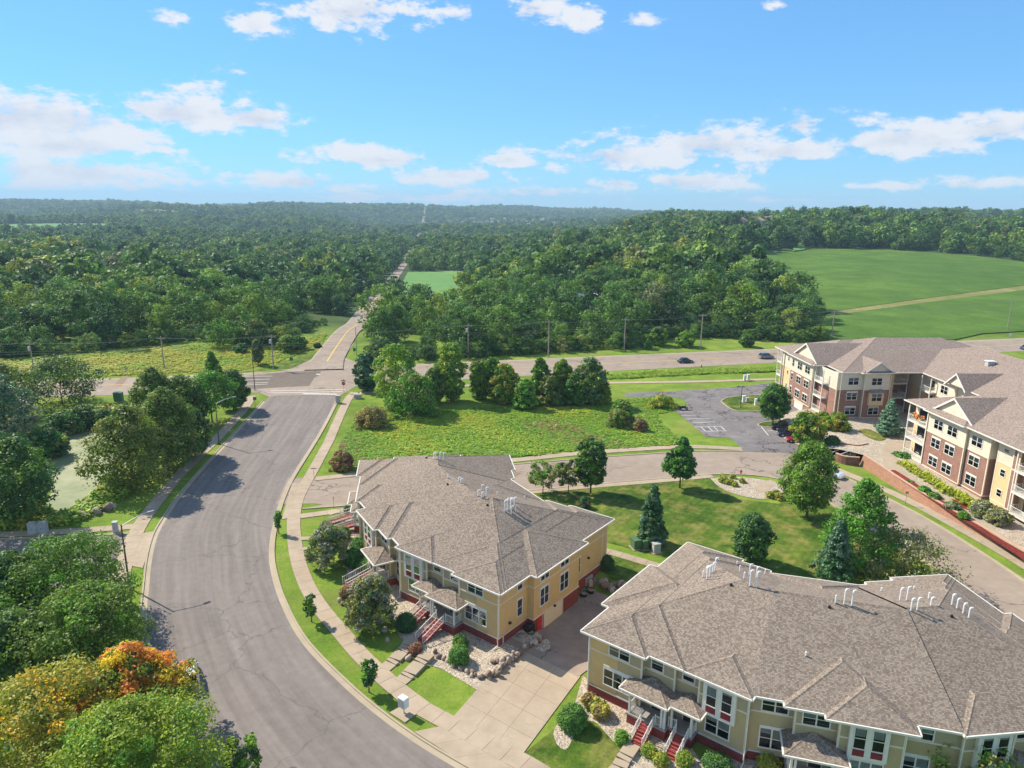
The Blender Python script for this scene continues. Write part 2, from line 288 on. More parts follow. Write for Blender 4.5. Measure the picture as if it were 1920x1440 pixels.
plain('paint_white', (.62, .6, .56), .7, var=.15, scale=2); plain('paint_yellow', (.62, .40, .10), .7, var=.15, scale=2); plain('sign_red', (.5, .02, .02), .4); plain('sign_green', (.02, .16, .08), .4)
plain('boulder_stone', (.22, .16, .12), .85, var=.45, scale=1.6); plain('boulder_pale', (.38, .31, .24), .85, var=.35, scale=1.8); plain('black_plastic', (.02, .02, .02), .5)
plain('roof_white', (.8, .82, .85), .5); plain('wall_pale', (.7, .66, .58), .7); plain('roof_tan', (.34, .24, .18), .8); plain('roof_grey', (.3, .3, .32), .8); plain('dirt', (.24, .17, .11), .95, var=.3)
plain('flower_pink', (.6, .1, .15), .6); plain('flower_orange', (.7, .3, .05), .6); plain('coping', (.5, .33, .24), .7); plain('star_pale', (.55, .42, .28), .8)
def car_paint(name, c):
    n = NT(name); n.fin((*c, 1), .28, .5, .3); n.b.inputs['Coat Weight'].default_value = .8; n.b.inputs['Coat Roughness'].default_value = .05; return n.m
for k, c in dict(car_blue=(.03, .05, .09), car_silver=(.25, .26, .28), car_black=(.012, .012, .015), car_red=(.35, .015, .03), car_white=(.7, .72, .75), car_navy=(.015, .02, .05)).items(): car_paint(k, c)
def glass():
    n = NT('glass'); gl = n.new('ShaderNodeBsdfGlossy'); gl.inputs['Roughness'].default_value = .03; gl.inputs['Color'].default_value = (.22, .27, .34, 1)
    tr = n.new('ShaderNodeBsdfTransparent'); tr.inputs['Color'].default_value = (.72, .78, .8, 1); fr = n.new('ShaderNodeFresnel'); fr.inputs['IOR'].default_value = 1.5
    mx = n.new('ShaderNodeMixShader'); n.link(n.math('ADD', fr.outputs[0], .05), mx.inputs[0]); n.link(tr.outputs[0], mx.inputs[1]); n.link(gl.outputs[0], mx.inputs[2]); n.link(mx.outputs[0], n.out.inputs[0])
glass()
n = NT('car_glass'); n.fin((.012, .016, .02, 1), .06, .8)
def water():
    n = NT('pond_water'); al = n.noise(.12, 8, .68, dist=1.2); a2 = n.noise(.5, 6, .7)
    s = n.math('ADD', n.math('MULTIPLY', al, .7), n.math('MULTIPLY', a2, .3))
    sep = n.new('ShaderNodeSeparateXYZ'); n.link(n.pos(), sep.inputs[0])
    grad = n.math('MULTIPLY', n.math('SUBTRACT', sep.outputs[1], 138.0), .02)      # open water towards the far bank, duckweed nearer
    m = n.ramp(n.math('SUBTRACT', n.math('ADD', s, .2), grad, clamp=True), [(.50, g3(0)), (.6, g3(1))])
    alg = n.ramp(s, [(.38, (.13, .17, .06)), (.52, (.235, .25, .11)), (.62, (.33, .30, .17))])
    c = n.mix(m, (.015, .05, .04, 1), alg)
    r = n.math('ADD', n.math('MULTIPLY', m, .6), .06); n.bump(a2, .08, .03); n.fin(c, r, .5)
water()
def leaf(name, c, tr=.25, hv=.02, vv=.5, sun=(1.5, 1.6, .5)):
    n = NT(name); at = n.new('ShaderNodeAttribute'); at.attribute_name = 'tone'; oi = n.new('ShaderNodeObjectInfo')
    hsv = n.new('ShaderNodeHueSaturation'); n.val(hsv.inputs['Color'], (*c, 1))
    n.link(n.math('ADD', .5 - hv, n.math('MULTIPLY', oi.outputs['Random'], 2 * hv)), hsv.inputs['Hue'])
    n.link(n.math('ADD', 1 - vv / 2, n.math('MULTIPLY', at.outputs['Fac'], vv)), hsv.inputs['Value'])
    hsv.inputs['Saturation'].default_value = 1.0
    dif = n.b; n.fin(hsv.outputs[0], .55, .25)
    t = n.new('ShaderNodeBsdfTranslucent'); n.link(n.mix(1, hsv.outputs[0], (*sun, 1), 'MULTIPLY'), t.inputs[0])
    mx = n.new('ShaderNodeMixShader'); mx.inputs[0].default_value = tr; n.link(dif.outputs[0], mx.inputs[1]); n.link(t.outputs[0], mx.inputs[2]); n.link(mx.outputs[0], n.out.inputs[0])
leaf('leaf_maple', (0.127, 0.210, 0.037)); leaf('leaf_green', (0.133, 0.286, 0.031)); leaf('leaf_lime', (0.262, 0.352, 0.049), .3); leaf('leaf_dark', (0.059, 0.139, 0.043), .15)
leaf('leaf_blue', (0.119, 0.221, 0.119), .12); leaf('leaf_olive', (0.231, 0.262, 0.070), .2); leaf('leaf_yellow', (0.710, 0.465, 0.040), .3, .02); leaf('leaf_orange', (0.680, 0.243, 0.055), .3, .01)
leaf('leaf_silver', (0.300, 0.300, 0.200), .15); leaf('leaf_shrub', (0.101, 0.234, 0.036), .1); leaf('leaf_spruce', (0.176, 0.320, 0.209), .05); leaf('leaf_brown', (0.273, 0.146, 0.070), .1); leaf('leaf_gold', (0.367, 0.357, 0.054), .25)
leaf('blade_meadow', (.30, .42, .05), .3, .02, .7); leaf('blade_lush', (.20, .35, .04), .3, .02, .7); leaf('blade_gold', (.46, .46, .06), .3, .02, .7); leaf('blade_rust', (.34, .27, .10), .2, .02, .7); leaf('blade_hedge', (.34, .38, .035), .3, .02, .6)
def forest_leaf():
    n = NT('leaf_forest'); at = n.new('ShaderNodeAttribute'); at.attribute_name = 'tone'; oi = n.new('ShaderNodeObjectInfo')
    c = n.ramp(oi.outputs['Random'], [(0, (.045, .11, .038)), (.28, (.072, .155, .042)), (.58, (.105, .20, .046)), (.82, (.145, .245, .05)), (.93, (.20, .29, .05)), (.985, (.28, .31, .055)), (1, (.17, .19, .10))])
    v = n.math('ADD', .55, n.math('MULTIPLY', at.outputs['Fac'], .95)); cc = n.new('ShaderNodeCombineXYZ'); [n.link(v, cc.inputs[i]) for i in range(3)]
    col = n.mix(1, c, cc.outputs[0], 'MULTIPLY'); n.fin(col, .6, .2)
    t = n.new('ShaderNodeBsdfTranslucent'); n.link(n.mix(1, col, (1.5, 1.6, .5, 1), 'MULTIPLY'), t.inputs[0])
    mx = n.new('ShaderNodeMixShader'); mx.inputs[0].default_value = .22; n.link(n.b.outputs[0], mx.inputs[1]); n.link(t.outputs[0], mx.inputs[2]); n.link(mx.outputs[0], n.out.inputs[0])
forest_leaf()
n = NT('forest_floor'); n.fin(n.ramp(n.noise(.05, 6, .7), [(.35, (.02, .045, .012)), (.6, (.05, .09, .02))]), .95, .1)
def terrain_mat():
    n = NT('terrain'); 
    big = n.noise(.03, 5, .6); mid = n.noise(.25, 6, .68); f = n.noise(2.5, 6, .75)
    s = n.math('ADD', n.math('MULTIPLY', big, .4), n.math('ADD', n.math('MULTIPLY', mid, .35), n.math('MULTIPLY', f, .25)))
    near = n.ramp(s, [(.38, (.075, .14, .018)), (.5, (.15, .235, .028)), (.60, (.25, .31, .05))])
    near = n.mix(n.ramp(n.noise(.09, 6, .7), [(.5, g3(0)), (.7, g3(.5))]), near, (.25, .2, .075, 1))
    far = n.ramp(n.noise(.012, 6, .7), [(.35, (.03, .06, .02)), (.55, (.06, .10, .03)), (.7, (.10, .13, .04))])
    sep = n.new('ShaderNodeSeparateXYZ'); n.link(n.pos(), sep.inputs[0])
    k = n.ramp(n.math('DIVIDE', sep.outputs[1], 1000.0), [(.24, g3(0)), (.30, g3(1))])
    n.bump(n.math('ADD', f, mid), .8, .15); n.fin(n.mix(k, near, far), .95, .1)
terrain_mat()

# ------------------------------------------------------------------ mesh builder
def mat_of(m): return MATS[m] if isinstance(m, str) else m
class MB:
    def __init__(s): s.v = []; s.f = []; s.m = []; s.uv = []; s.mats = []
    def mi(s, m):
        if m not in s.mats: s.mats.append(m)
        return s.mats.index(m)
    def face(s, pts, m, uv=None):
        b = len(s.v); s.v += [tuple(float(c) for c in p) for p in pts]; s.f.append(tuple(range(b, b + len(pts)))); s.m.append(s.mi(m)); s.uv.append(uv or autouv(pts))
    def hexa(s, c, m):   # c: 4 bottom, 4 top corners (ccw)
        for q in ((3, 2, 1, 0), (4, 5, 6, 7), (0, 1, 5, 4), (1, 2, 6, 5), (2, 3, 7, 6), (3, 0, 4, 7)): s.face([c[i] for i in q], m)
    def box(s, x0, y0, z0, x1, y1, z1, m): s.hexa([(x0, y0, z0), (x1, y0, z0), (x1, y1, z0), (x0, y1, z0), (x0, y0, z1), (x1, y0, z1), (x1, y1, z1), (x0, y1, z1)], m)
    def fbox(s, fr, s0, s1, t0, t1, z0, z1, m):   # box in a wall frame
        c = [fr.p(a, b, z) for z in (z0, z1) for a, b in ((s0, t0), (s1, t0), (s1, t1), (s0, t1))]; s.hexa(c, m)
    def tube(s, a, b, r0, r1=None, n=8, m='metal_pole', caps=True):
        r1 = r0 if r1 is None else r1; a = Vector(a); b = Vector(b); d = (b - a).normalized(); u = d.orthogonal().normalized(); w = d.cross(u)
        ra = [a + (u * math.cos(k * 2 * math.pi / n) + w * math.sin(k * 2 * math.pi / n)) * r0 for k in range(n)]; rb = [b + (u * math.cos(k * 2 * math.pi / n) + w * math.sin(k * 2 * math.pi / n)) * r1 for k in range(n)]
        for k in range(n): s.face([ra[k], ra[(k + 1) % n], rb[(k + 1) % n], rb[k]], m)
        if caps: s.face(ra[::-1], m); s.face(rb, m)
    def path(s, pts, r, n=6, m='metal_pole'):
        for a, b in zip(pts[:-1], pts[1:]): s.tube(a, b, r, r, n, m)
    def mesh(s, name, off=(0, 0, 0), smooth=False):
        me = bpy.data.meshes.new(name); o = off
        me.from_pydata([(x - o[0], y - o[1], z - o[2]) for x, y, z in s.v], [], s.f)
        for k in s.mats: me.materials.append(mat_of(k))
        me.polygons.foreach_set('material_index', s.m)
        ul = me.uv_layers.new(name='UVMap'); flat = [c for uv in s.uv for p in uv for c in p]; ul.data.foreach_set('uv', flat)
        if smooth: me.polygons.foreach_set('use_smooth', [True] * len(me.polygons))
        me.update(); return me
    def build(s, name, parent=None, smooth=False, **tags):
        off = parent_loc(parent) if parent else (0, 0, 0)
        if not s.f: return None
        return obj(name, s.mesh(name, off, smooth), parent, **tags)
def autouv(pts):
    p = [Vector(q) for q in pts]; n = Vector((0, 0, 0))
    for i in range(len(p)): n += (p[i] - p[0]).cross(p[(i + 1) % len(p)] - p[0])
    if n.length < 1e-9: return [(q.x, q.y) for q in p]
    n.normalize()
    if abs(n.z) > .8: return [(q.x, q.y) for q in p]
    u = Vector((-n.y, n.x, 0)).normalized(); return [(q.dot(u), q.z) for q in p]
_ORG = {}
def parent_loc(p):
    t = [0, 0, 0]
    while p is not None: t = [a + b for a, b in zip(t, p.location)]; p = p.parent
    return t
def obj(name, me, parent=None, loc=None, label=None, cat=None, group=None, kind=None):
    o = bpy.data.objects.new(name, me); COL.objects.link(o)
    if parent is not None: o.parent = parent
    if loc is not None: o.location = loc
    return tag(o, label, cat, group, kind)
def tag(o, label=None, cat=None, group=None, kind=None):
    if label: o['label'] = label
    if cat: o['category'] = cat
    if group: o['group'] = group
    if kind: o['kind'] = kind
    return o
def thing(name, label, cat, loc=(0, 0, 0), rz=0.0, group=None):
    o = bpy.data.objects.new(name, None); COL.objects.link(o); o.location = loc; o.rotation_euler = (0, 0, rz); o.empty_display_size = .2
    return tag(o, label, cat, group)
def copy_tree(o, parent=None):
    c = o.copy(); COL.objects.link(c)
    if parent is not None: c.parent = parent
    for ch in list(o.children): copy_tree(ch, c)
    return c
class Frame:     # a wall line: origin, direction u, outward normal n (2-D)
    def __init__(s, o, u, n): s.o = np.array(o, float)[:2]; s.u = np.array(u, float); s.n = np.array(n, float)
    def p(s, a, b, z=0.0): q = s.o + s.u * a + s.n * b; return (q[0], q[1], z)
# ------------------------------------------------------------------ terrain and sheets on it
def make_terrain():
    th = np.concatenate([np.radians(np.arange(-47, 47, .45)), np.radians(np.arange(47, 313, 4.0))])
    rr = np.concatenate([[0.0], np.linspace(8, 60, 8), np.exp(np.linspace(math.log(62), math.log(9500), 400))])
    T, R = np.meshgrid(th, rr); X = R * np.sin(T); Y = R * np.cos(T); Z = hgt(X, Y) - .0
    n, m = T.shape; v = np.stack([X, Y, Z], -1).reshape(-1, 3)
    idx = np.arange(n * m).reshape(n, m); a = idx[:-1]; b = idx[1:]
    q = np.stack([a, b, np.roll(b, -1, 1), np.roll(a, -1, 1)], -1).reshape(-1, 4)[:, ::-1]
    me = bpy.data.meshes.new('terrain'); me.from_pydata(v.tolist(), [], q.tolist()); me.materials.append(MATS['terrain'])
    me.polygons.foreach_set('use_smooth', [True] * len(me.polygons)); me.update(); obj('terrain', me, kind='structure')
make_terrain()
def sheet_mesh(name, pts, z, m, drape=None, uvf=None):
    tris = tessellate_polygon([[Vector((x, y, 0)) for x, y in pts]])
    bm = bmesh.new(); vs = [bm.verts.new((x, y, 0)) for x, y in pts]
    for t in tris:
        try: bm.faces.new([vs[i] for i in t])
        except ValueError: pass
    if drape:
        for _ in range(9):
            es = [e for e in bm.edges if e.calc_length() > drape]
            if not es: break
            bmesh.ops.subdivide_edges(bm, edges=es, cuts=1); bmesh.ops.triangulate(bm, faces=bm.faces)
    bmesh.ops.recalc_face_normals(bm, faces=bm.faces)
    bm.normal_update()
    if sum(f.normal.z for f in bm.faces) < 0: bmesh.ops.reverse_faces(bm, faces=bm.faces)
    if drape:
        co = np.array([v.co[:2] for v in bm.verts]); h = hgt(co[:, 0], co[:, 1])
        for v, hh in zip(bm.verts, h): v.co.z = hh + z
    else:
        for v in bm.verts: v.co.z = z
    uv = bm.loops.layers.uv.new('UVMap')
    for f in bm.faces:
        for l in f.loops: l[uv].uv = (l.vert.co.x, l.vert.co.y)
    me = bpy.data.meshes.new(name); bm.to_mesh(me); bm.free(); me.materials.append(MATS[m]); return me
def sheet(name, pts, z, m, drape=None, kind='structure', parent=None, label=None):
    return obj(name, sheet_mesh(name, pts, z, m, drape), parent, kind=kind, label=label)
def GP(pts, z=0.0): return [G(x, y, z) for x, y in pts]
def TP(pts): return [terr(x, y) for x, y in pts]
def resample(pts, step=None, n=None):
    p = np.array(pts, float); d = np.r_[0, np.cumsum(np.linalg.norm(np.diff(p, axis=0), axis=1))]
    n = n or max(2, int(round(d[-1] / step)) + 1); s = np.linspace(0, d[-1], n)
    return np.stack([np.interp(s, d, p[:, i]) for i in range(p.shape[1])], 1)
def smooth_line(pts, it=3):     # chaikin
    p = [np.array(q, float) for q in pts]
    for _ in range(it):
        q = [p[0]]
        for a, b in zip(p[:-1], p[1:]): q += [a * .75 + b * .25, a * .25 + b * .75]
        p = q + [p[-1]]
    return np.array(p)
def normals2(p):
    t = np.gradient(p, axis=0); t /= np.linalg.norm(t, axis=1)[:, None]; return np.stack([-t[:, 1], t[:, 0]], 1)   # left of heading
def strip(name, A, B, z0, z1, m, parent=None, kind='structure', drape=False, seg=None, label=None):
    """ribbon between two polylines; z1 > z0 gives it a kerb's thickness"""
    A = np.array(A); B = np.array(B); v = []; f = []; uv = []; n = len(A); d = np.r_[0, np.cumsum(np.linalg.norm(np.diff((A + B) / 2, axis=0), axis=1))]
    w = np.linalg.norm(A - B, axis=1)
    hA = hgt(A[:, 0], A[:, 1]) if drape else np.zeros(n); hB = hgt(B[:, 0], B[:, 1]) if drape else np.zeros(n)
    mb = MB()
    for i in range(n - 1):
        a0 = (*A[i], z1 + hA[i]); a1 = (*A[i + 1], z1 + hA[i + 1]); b0 = (*B[i], z1 + hB[i]); b1 = (*B[i + 1], z1 + hB[i + 1])
        U = [(0, d[i]), (w[i], d[i]), (w[i + 1], d[i + 1]), (0, d[i + 1])]
        mb.face([a0, b0, b1, a1], m, U)
        if z1 > z0:
            for p, q, h0, h1 in ((A[i], A[i + 1], hA[i], hA[i + 1]), (B[i], B[i + 1], hB[i], hB[i + 1])):
                mb.face([(*p, z0 + h0), (*q, z0 + h1), (*q, z1 + h1), (*p, z1 + h0)], m)
    return mb.build(name, parent, kind=kind, label=label)
def slab_path(name, label, pts, width, step, z, m='concrete', drape=False, maxn=290, w2=None, gap=.035, thick=.04):
    """pavement of separate slabs with recessed joints; every slab a part"""
    p = smooth_line(pts, 2); p = resample(p, step); nn = normals2(p); L = p + nn * width / 2; Rr = p - nn * width / 2
    root = thing(name, label, None, (float(p[0][0]), float(p[0][1]), 0)); root['kind'] = 'structure'
    for i in range(len(p) - 1):
        t = (p[i + 1] - p[i]); t = t / np.linalg.norm(t); g = t * gap / 2
        c = [L[i] + g, Rr[i] + g, Rr[i + 1] - g, L[i + 1] - g]; jit = random.uniform(-.004, .004)
        hh = [float(hgt(q[0], q[1])) if drape else 0.0 for q in c]
        mb = MB(); mb.hexa([(*q, z - thick + h) for q, h in zip(c, hh)] + [(*q, z + jit + h) for q, h in zip(c, hh)], m); mb.build('slab', root)
    strip('joint_bed', L + nn * .03, Rr - nn * .03, z - .028, z - .028, 'dirt', root, None, drape)
    return p

# --- the curving street
SR = [(30, 29), (12, 38.5), (-4.7, 49.1), (-12.3, 55.3), (-18.7, 62.1), (-22.9, 67.2), (-27.3, 74.9), (-29.2, 78.9), (-31.2, 83.5), (-32.8, 88.4), (-34.1, 93.8), (-35.6, 100.6), (-37.1, 110.7), (-37.8, 121.7), (-38.8, 136.3), (-40.1, 149.7), (-42.4, 170.5)]
SL = [(22, 15), (3, 25), (-12, 35), (-22.5, 45), (-30, 53.5), (-37.0, 64.5), (-41.0, 71.5), (-43.3, 76.9), (-45.2, 81), (-47.3, 86), (-49.2, 91.2), (-50.4, 96.8), (-51.6, 102.6), (-52.9, 113), (-53.8, 123.5), (-55, 135.0), (-56.2, 148.7), (-58.4, 168)]
sr = resample(smooth_line(SR), n=90); sl = resample(smooth_line(SL), n=90)
strip('street', sl, sr, .03, .03, 'asphalt')
sl = sl[:-4]; sr = sr[:-3]; nr = normals2(sr); nl = normals2(sl)
strip('gutter', sr, sr - nr * .55, .036, .036, 'kerb_concrete'); strip('kerb', sr - nr * .55, sr - nr * .75, 0, .15, 'kerb_concrete')
k = 14
strip('gutter', sl, sl + nl * .55, .036, .036, 'kerb_concrete'); strip('kerb', sl + nl * .55, sl + nl * .75, 0, .15, 'kerb_concrete')
# --- the highway and its crossing
HN = [(-420, 95), (-260, 128), (-160, 150), (-99.3, 163.5), (-64.2, 168.0), (-20, 181), (26.4, 194.7), (79.2, 208.4), (150, 226), (230, 246), (420, 290)]
HF = [(-420, 111), (-260, 144), (-165, 165), (-109, 178.0), (-73.6, 186.0), (-30, 199), (37.6, 216.5), (87.5, 229.1), (160, 247), (235, 265), (420, 309)]
hn = resample(smooth_line(HN), n=80); hf = resample(smooth_line(HF), n=80)
strip('highway', hn, hf, .026, .026, 'highway_tan', drape=True)
sheet('crossing', GP([(488, 737), (503, 744), (560, 741), (640, 741), (652, 734), (668, 724), (700, 716), (730, 709), (760, 690), (700, 690), (664, 678), (646, 670), (643, 672), (560, 689), (520, 697), (480, 700), (440, 712), (440, 735)]), .042, 'tan_road')
sheet('patched_lanes', GP([(300, 716), (455, 706), (545, 697), (602, 696), (598, 704), (589, 709), (580, 724), (465, 730), (290, 733)]), .05, 'patch_brown')
def ribbon(name, pts, w, z, m, **k):
    p = np.array(pts, float); nn = normals2(p); return strip(name, p + nn * w / 2, p - nn * w / 2, z, z, m, **k)
mark = thing('lane_marking', 'painted lane lines, crosswalk bars and stop line at the crossing', None, (0, 0, 0)); mark['kind'] = 'structure'
for a, b, w in [((508, 733.5), (648, 730.5), .35), ((500, 737.5), (642, 734.5), .35)]: ribbon('crosswalk_line', GP([a, b]), w, .058, 'paint_white', parent=mark, kind=None)
ribbon('stop_line', GP([(568, 738.5), (631, 739.5)]), .75, .058, 'paint_white', parent=mark, kind=None)
for a, b in [((455, 706), (511, 705.5)), ((457, 713), (506, 711)), ((460, 719), (503, 717.3)), ((462, 722.2), (502, 720.5))]: ribbon('turn_lane_line', GP([a, b]), .28, .058, 'paint_white', parent=mark, kind=None)
ribbon('island_bar', GP([(593, 702), (600, 702)]), .8, .058, 'paint_white', parent=mark, kind=None)
mid = hn * .62 + hf * .38; mid2 = hn * .38 + hf * .62
sel = [i for i in range(80) if mid[i][0] < -66]; sel2 = [i for i in range(80) if mid[i][0] > -20]
ribbon('yellow_line', [mid2[i] for i in sel], .35, .05, 'paint_yellow', parent=mark, kind=None, drape=True)
ribbon('yellow_line', [mid2[i] * .5 + mid[i] * .5 for i in sel2], .3, .05, 'paint_yellow', parent=mark, kind=None, drape=True)
for off in (.22, .30):
    ln = resample([tuple(hn[i] * (1 - off) + hf[i] * off) for i in sel], 2.2)
    for i in range(len(ln) - 8, len(ln) - 60, -4): ribbon('lane_dash', [ln[i - 1], ln[i]], .22, .05, 'paint_white', parent=mark, kind=None)
for i in range(0, len(hn) - 1): pass
shoulder = normals2(hf)
for ii in ([i for i in range(80) if hf[i][0] < -66], [i for i in range(80) if hf[i][0] > -42]): strip('shoulder', [hf[i] for i in ii], [hf[i] + shoulder[i] * 1.2 for i in ii], .02, .02, 'path_concrete', drape=True)
# --- road north, straight down into the valley and up the far hill
NC = [(-52.3, 192), (-54.3, 205)] + [GY(px, py, Y)[:2] for px, py, Y in [(657, 630, 262), (692, 575, 380), (722, 537, 490), (739, 520, 590), (759, 490, 820), (780, 455, 1500), (789, 430, 2300), (794, 405, 3200), (798, 384, 4200), (799, 380, 4700)]]
nc = resample(smooth_line(NC, 2), n=900)
wN = np.interp(nc[:, 1], [190, 205, 260, 900, 1600, 2500, 4300], [11, 9.0, 8.0, 7.5, 10, 13, 17]); nn = normals2(nc)
strip('north_road', nc + nn * wN[:, None] / 2, nc - nn * wN[:, None] / 2, .3, .3, 'highway_tan', drape=True)
i2 = [i for i in range(900) if 198 < nc[i][1] < 700]
strip('road_centre_line', [nc[i] + nn[i] * .22 for i in i2], [nc[i] - nn[i] * .22 for i in i2], .33, .33, 'paint_yellow', drape=True)
strip('road_shoulder', [nc[i] + nn[i] * (wN[i] / 2) for i in i2], [nc[i] + nn[i] * (wN[i] / 2 + .5) for i in i2], .29, .29, 'path_concrete', drape=True)
sheet('flare', [(-61.5, 193.5), (-58.6, 212), (-50.5, 212), (-49.8, 207), (-46, 201.5), (-52, 192)], .056, 'tan_road')
strip('kerb', *[(lambda p: (p, p - normals2(p) * .35))(resample(smooth_line([(-52.3, 232), (-50.3, 208.5), (-49.6, 206.5), (-46.5, 202.6), (-38, 202)]), 1.0))][0], 0, .12, 'kerb_concrete')
# --- the pale side street behind the first townhouse, curving down to the right
BT = [(-37.5, 112.3), (-29, 112.3)] + GP([(592, 902), (672, 893), (960, 872), (1035, 866), (1110, 859), (1200, 853), (1299, 846.5), (1395, 847)])
BB = [(-36.1, 101.5), (-28, 102.0)] + GP([(567, 954), (663, 947), (800, 936), (905, 928), (997, 920), (1115, 907), (1264, 895.5), (1334, 889)])
tan = smooth_line(BT, 1).tolist() + GP([(1480, 850), (1530, 862)]) + smooth_line(GP([(1545, 876), (1566, 889), (1595, 902), (1669, 939), (1736, 973), (1843, 1040), (1920, 1092), (2100, 1220), (2300, 1400)]), 1).tolist() + smooth_line(GP([(2060, 1440), (1960, 1290), (1900, 1195), (1830, 1120), (1740, 1055), (1640, 995), (1560, 945), (1500, 908), (1440, 893)]), 1).tolist() + smooth_line(BB[::-1], 1).tolist()
sheet('side_street', tan, .034, 'tan_road')
def edge_kerb(pts, side, w=.3, h=.13, name='kerb'):
    p = resample(smooth_line(pts, 2), 1.2); nn = normals2(p) * side; strip(name, p, p + nn * w, 0, h, 'kerb_concrete')
edge_kerb(BT[2:], 1); edge_kerb(BB[2:] + GP([(1380, 889), (1440, 893), (1500, 908), (1560, 945), (1640, 995), (1740, 1055), (1830, 1120), (1900, 1195)]), -1)
edge_kerb(GP([(1566, 889), (1595, 902), (1669, 939), (1736, 973), (1843, 1040), (1920, 1092), (2100, 1220)]), 1, .45)
# --- car park
lot = smooth_line(GP([(1172, 737), (1299, 732), (1405, 723), (1455, 716), (1500, 712)]), 1).tolist() + GP([(1560, 730), (1500, 792), (1545, 800), (1545, 830), (1530, 862), (1480, 850), (1395, 846), (1378, 828), (1367, 821), (1324, 819.5), (1292, 792), (1262, 768), (1292, 760), (1278, 747), (1225, 744), (1172, 744.5)])
sheet('car_park', lot, .03 + .012, 'old_asphalt')
cm = thing('bay_marking', 'faded white parking bay lines on the cracked car park', None); cm['kind'] = 'structure'
def zz(x, y): return (1140 + x / 5.647, 640 + y / 5.647)
for a, b in [((780, 785), (940, 785)), ((840, 822), (1080, 822)), ((880, 865), (1130, 855)), ((920, 910), (1195, 902)), ((985, 955), (1260, 950)), ((985, 910), (1030, 952)), ((1060, 908), (1105, 950)), ((1120, 905), (1165, 948)), ((1195, 902), (1240, 945)), ((760, 750), (900, 748)), ((1690, 950), (1760, 950)), ((1620, 905), (1700, 1000))]:
    ribbon('bay_line', GP([zz(*a), zz(*b)]), .16, .054, 'paint_white', parent=cm, kind=None)
for nm, pl in [('island', [(1353, 753), (1358, 748.5), (1366, 745.5), (1416, 741), (1440, 742), (1440, 768), (1423, 771), (1388, 772), (1370, 767.5)]), ('tree_island', [(1421.6, 796), (1432, 792), (1476, 789), (1498, 794), (1490, 800), (1441, 801), (1426, 800)])]:
    p = resample(smooth_line(GP(pl + [pl[0]]), 2), 1.0); sheet('grass_' + nm, [tuple(q) for q in p[:-1]], .09, 'lawn'); strip('kerb', p, p + normals2(p) * .25, 0, .14, 'kerb_concrete')
# --- pavements, every slab separate where it shows
SW = [(1090, 1500), (1000, 1440), (957, 1418), (923, 1400), (873, 1372), (827, 1348), (795, 1332), (763, 1307), (733, 1283), (703, 1255), (672, 1225), (643, 1190), (610, 1153), (585, 1117), (570, 1087), (557, 1047), (551, 1007), (550, 970), (557, 937), (570, 912), (587, 883), (617, 827)]
slab_path('sidewalk', 'pale concrete sidewalk curving between the street and the first townhouse', GP(SW), 1.85, 1.9, .085)
slab_path('sidewalk', 'straight pale sidewalk beside the meadow up to the crossing', GP([(617, 827), (637, 780), (655, 743), (665, 736)]), 1.9, 4.0, .085)
slab_path('sidewalk', 'shaded sidewalk beside the pond trees left of the street', GP([(224, 1100), (230, 1067), (240, 1033), (253, 1003), (267, 977), (290, 947), (327, 900), (367, 860), (403, 827), (433, 795), (462, 763), (472, 743)]), 2.0, 2.0, .085)
for nm, pl, w, st in [('walk', [(0, 1003), (100, 999), (250, 988)], 1.7, 2.0), ('walk', [(592, 898.5), (672, 890), (780, 880), (900, 869), (960, 864), (1084, 850), (1246, 839.5), (1303, 837), (1391, 842.5)], 1.9, 2.2),
                      ('walk', [(563, 968.5), (663, 955)], 1.6, 2.0), ('walk', [(985, 923), (1115, 911), (1264, 899), (1335, 892)], 1.8, 2.2), ('walk', [(1566, 880), (1598, 893), (1644, 912), (1705, 939), (1767, 973), (1828, 1006), (1883, 1037), (1960, 1085)], 1.9, 2.4),
                      ('walk', [(1120, 1030), (1160, 1040), (1220, 1058), (1260, 1070)], 1.5, 1.8), ('walk', [(665, 738), (720, 735), (862, 722), (1140, 718), (1317, 716), (1455, 711)], 2.0, 8)]:
    slab_path(nm, {0: 'walk along the left side road', 592: 'narrow sidewalk between the side street and the meadow', 563: 'short walk at the north end of the first townhouse', 985: 'walk between the side street and the mown lawn', 1566: 'sidewalk below the brick retaining wall', 1120: 'short walk joining the two townhouses behind the drive', 665: 'thin footpath beside the highway'}[pl[0][0]], GP(pl), w, st, .085)
# drive aprons
def slabs(name, label, quad, nu, nv, z, m='concrete', drape=False):
    """a paved rectangle cut into separate slabs"""
    q = [np.array(p, float) for p in quad]; root = thing(name, label, None, (float(q[0][0]), float(q[0][1]), 0)); root['kind'] = 'structure'
    def P_(u, v): return (q[0] * (1 - u) + q[1] * u) * (1 - v) + (q[3] * (1 - u) + q[2] * u) * v
    for i in range(nu):
        for j in range(nv):
            e = .004; c = [P_((i + e) / nu, (j + e) / nv), P_((i + 1 - e) / nu, (j + e) / nv), P_((i + 1 - e) / nu, (j + 1 - e) / nv), P_((i + e) / nu, (j + 1 - e) / nv)]
            hh = [float(hgt(*p)) if drape else 0. for p in c]; mb = MB(); mb.hexa([(*p, z - .05 + h) for p, h in zip(c, hh)] + [(*p, z + random.uniform(-.003, .003) + h) for p, h in zip(c, hh)], m); mb.build('slab', root)
    sheet('joint_bed', [tuple(p) for p in q], z - .03, 'dirt', 2.0 if drape else None, kind=None, parent=root); return root
slabs('apron', 'concrete apron where the left side road meets the street', GP([(265, 1001), (241, 1061), (267.5, 1066), (292.5, 996)]), 4, 2, .075)
slabs('apron', 'concrete apron of the pale side street at the bend', [G(548, 905), G(528, 975), G(540, 972), G(563, 908)], 4, 1, .075)
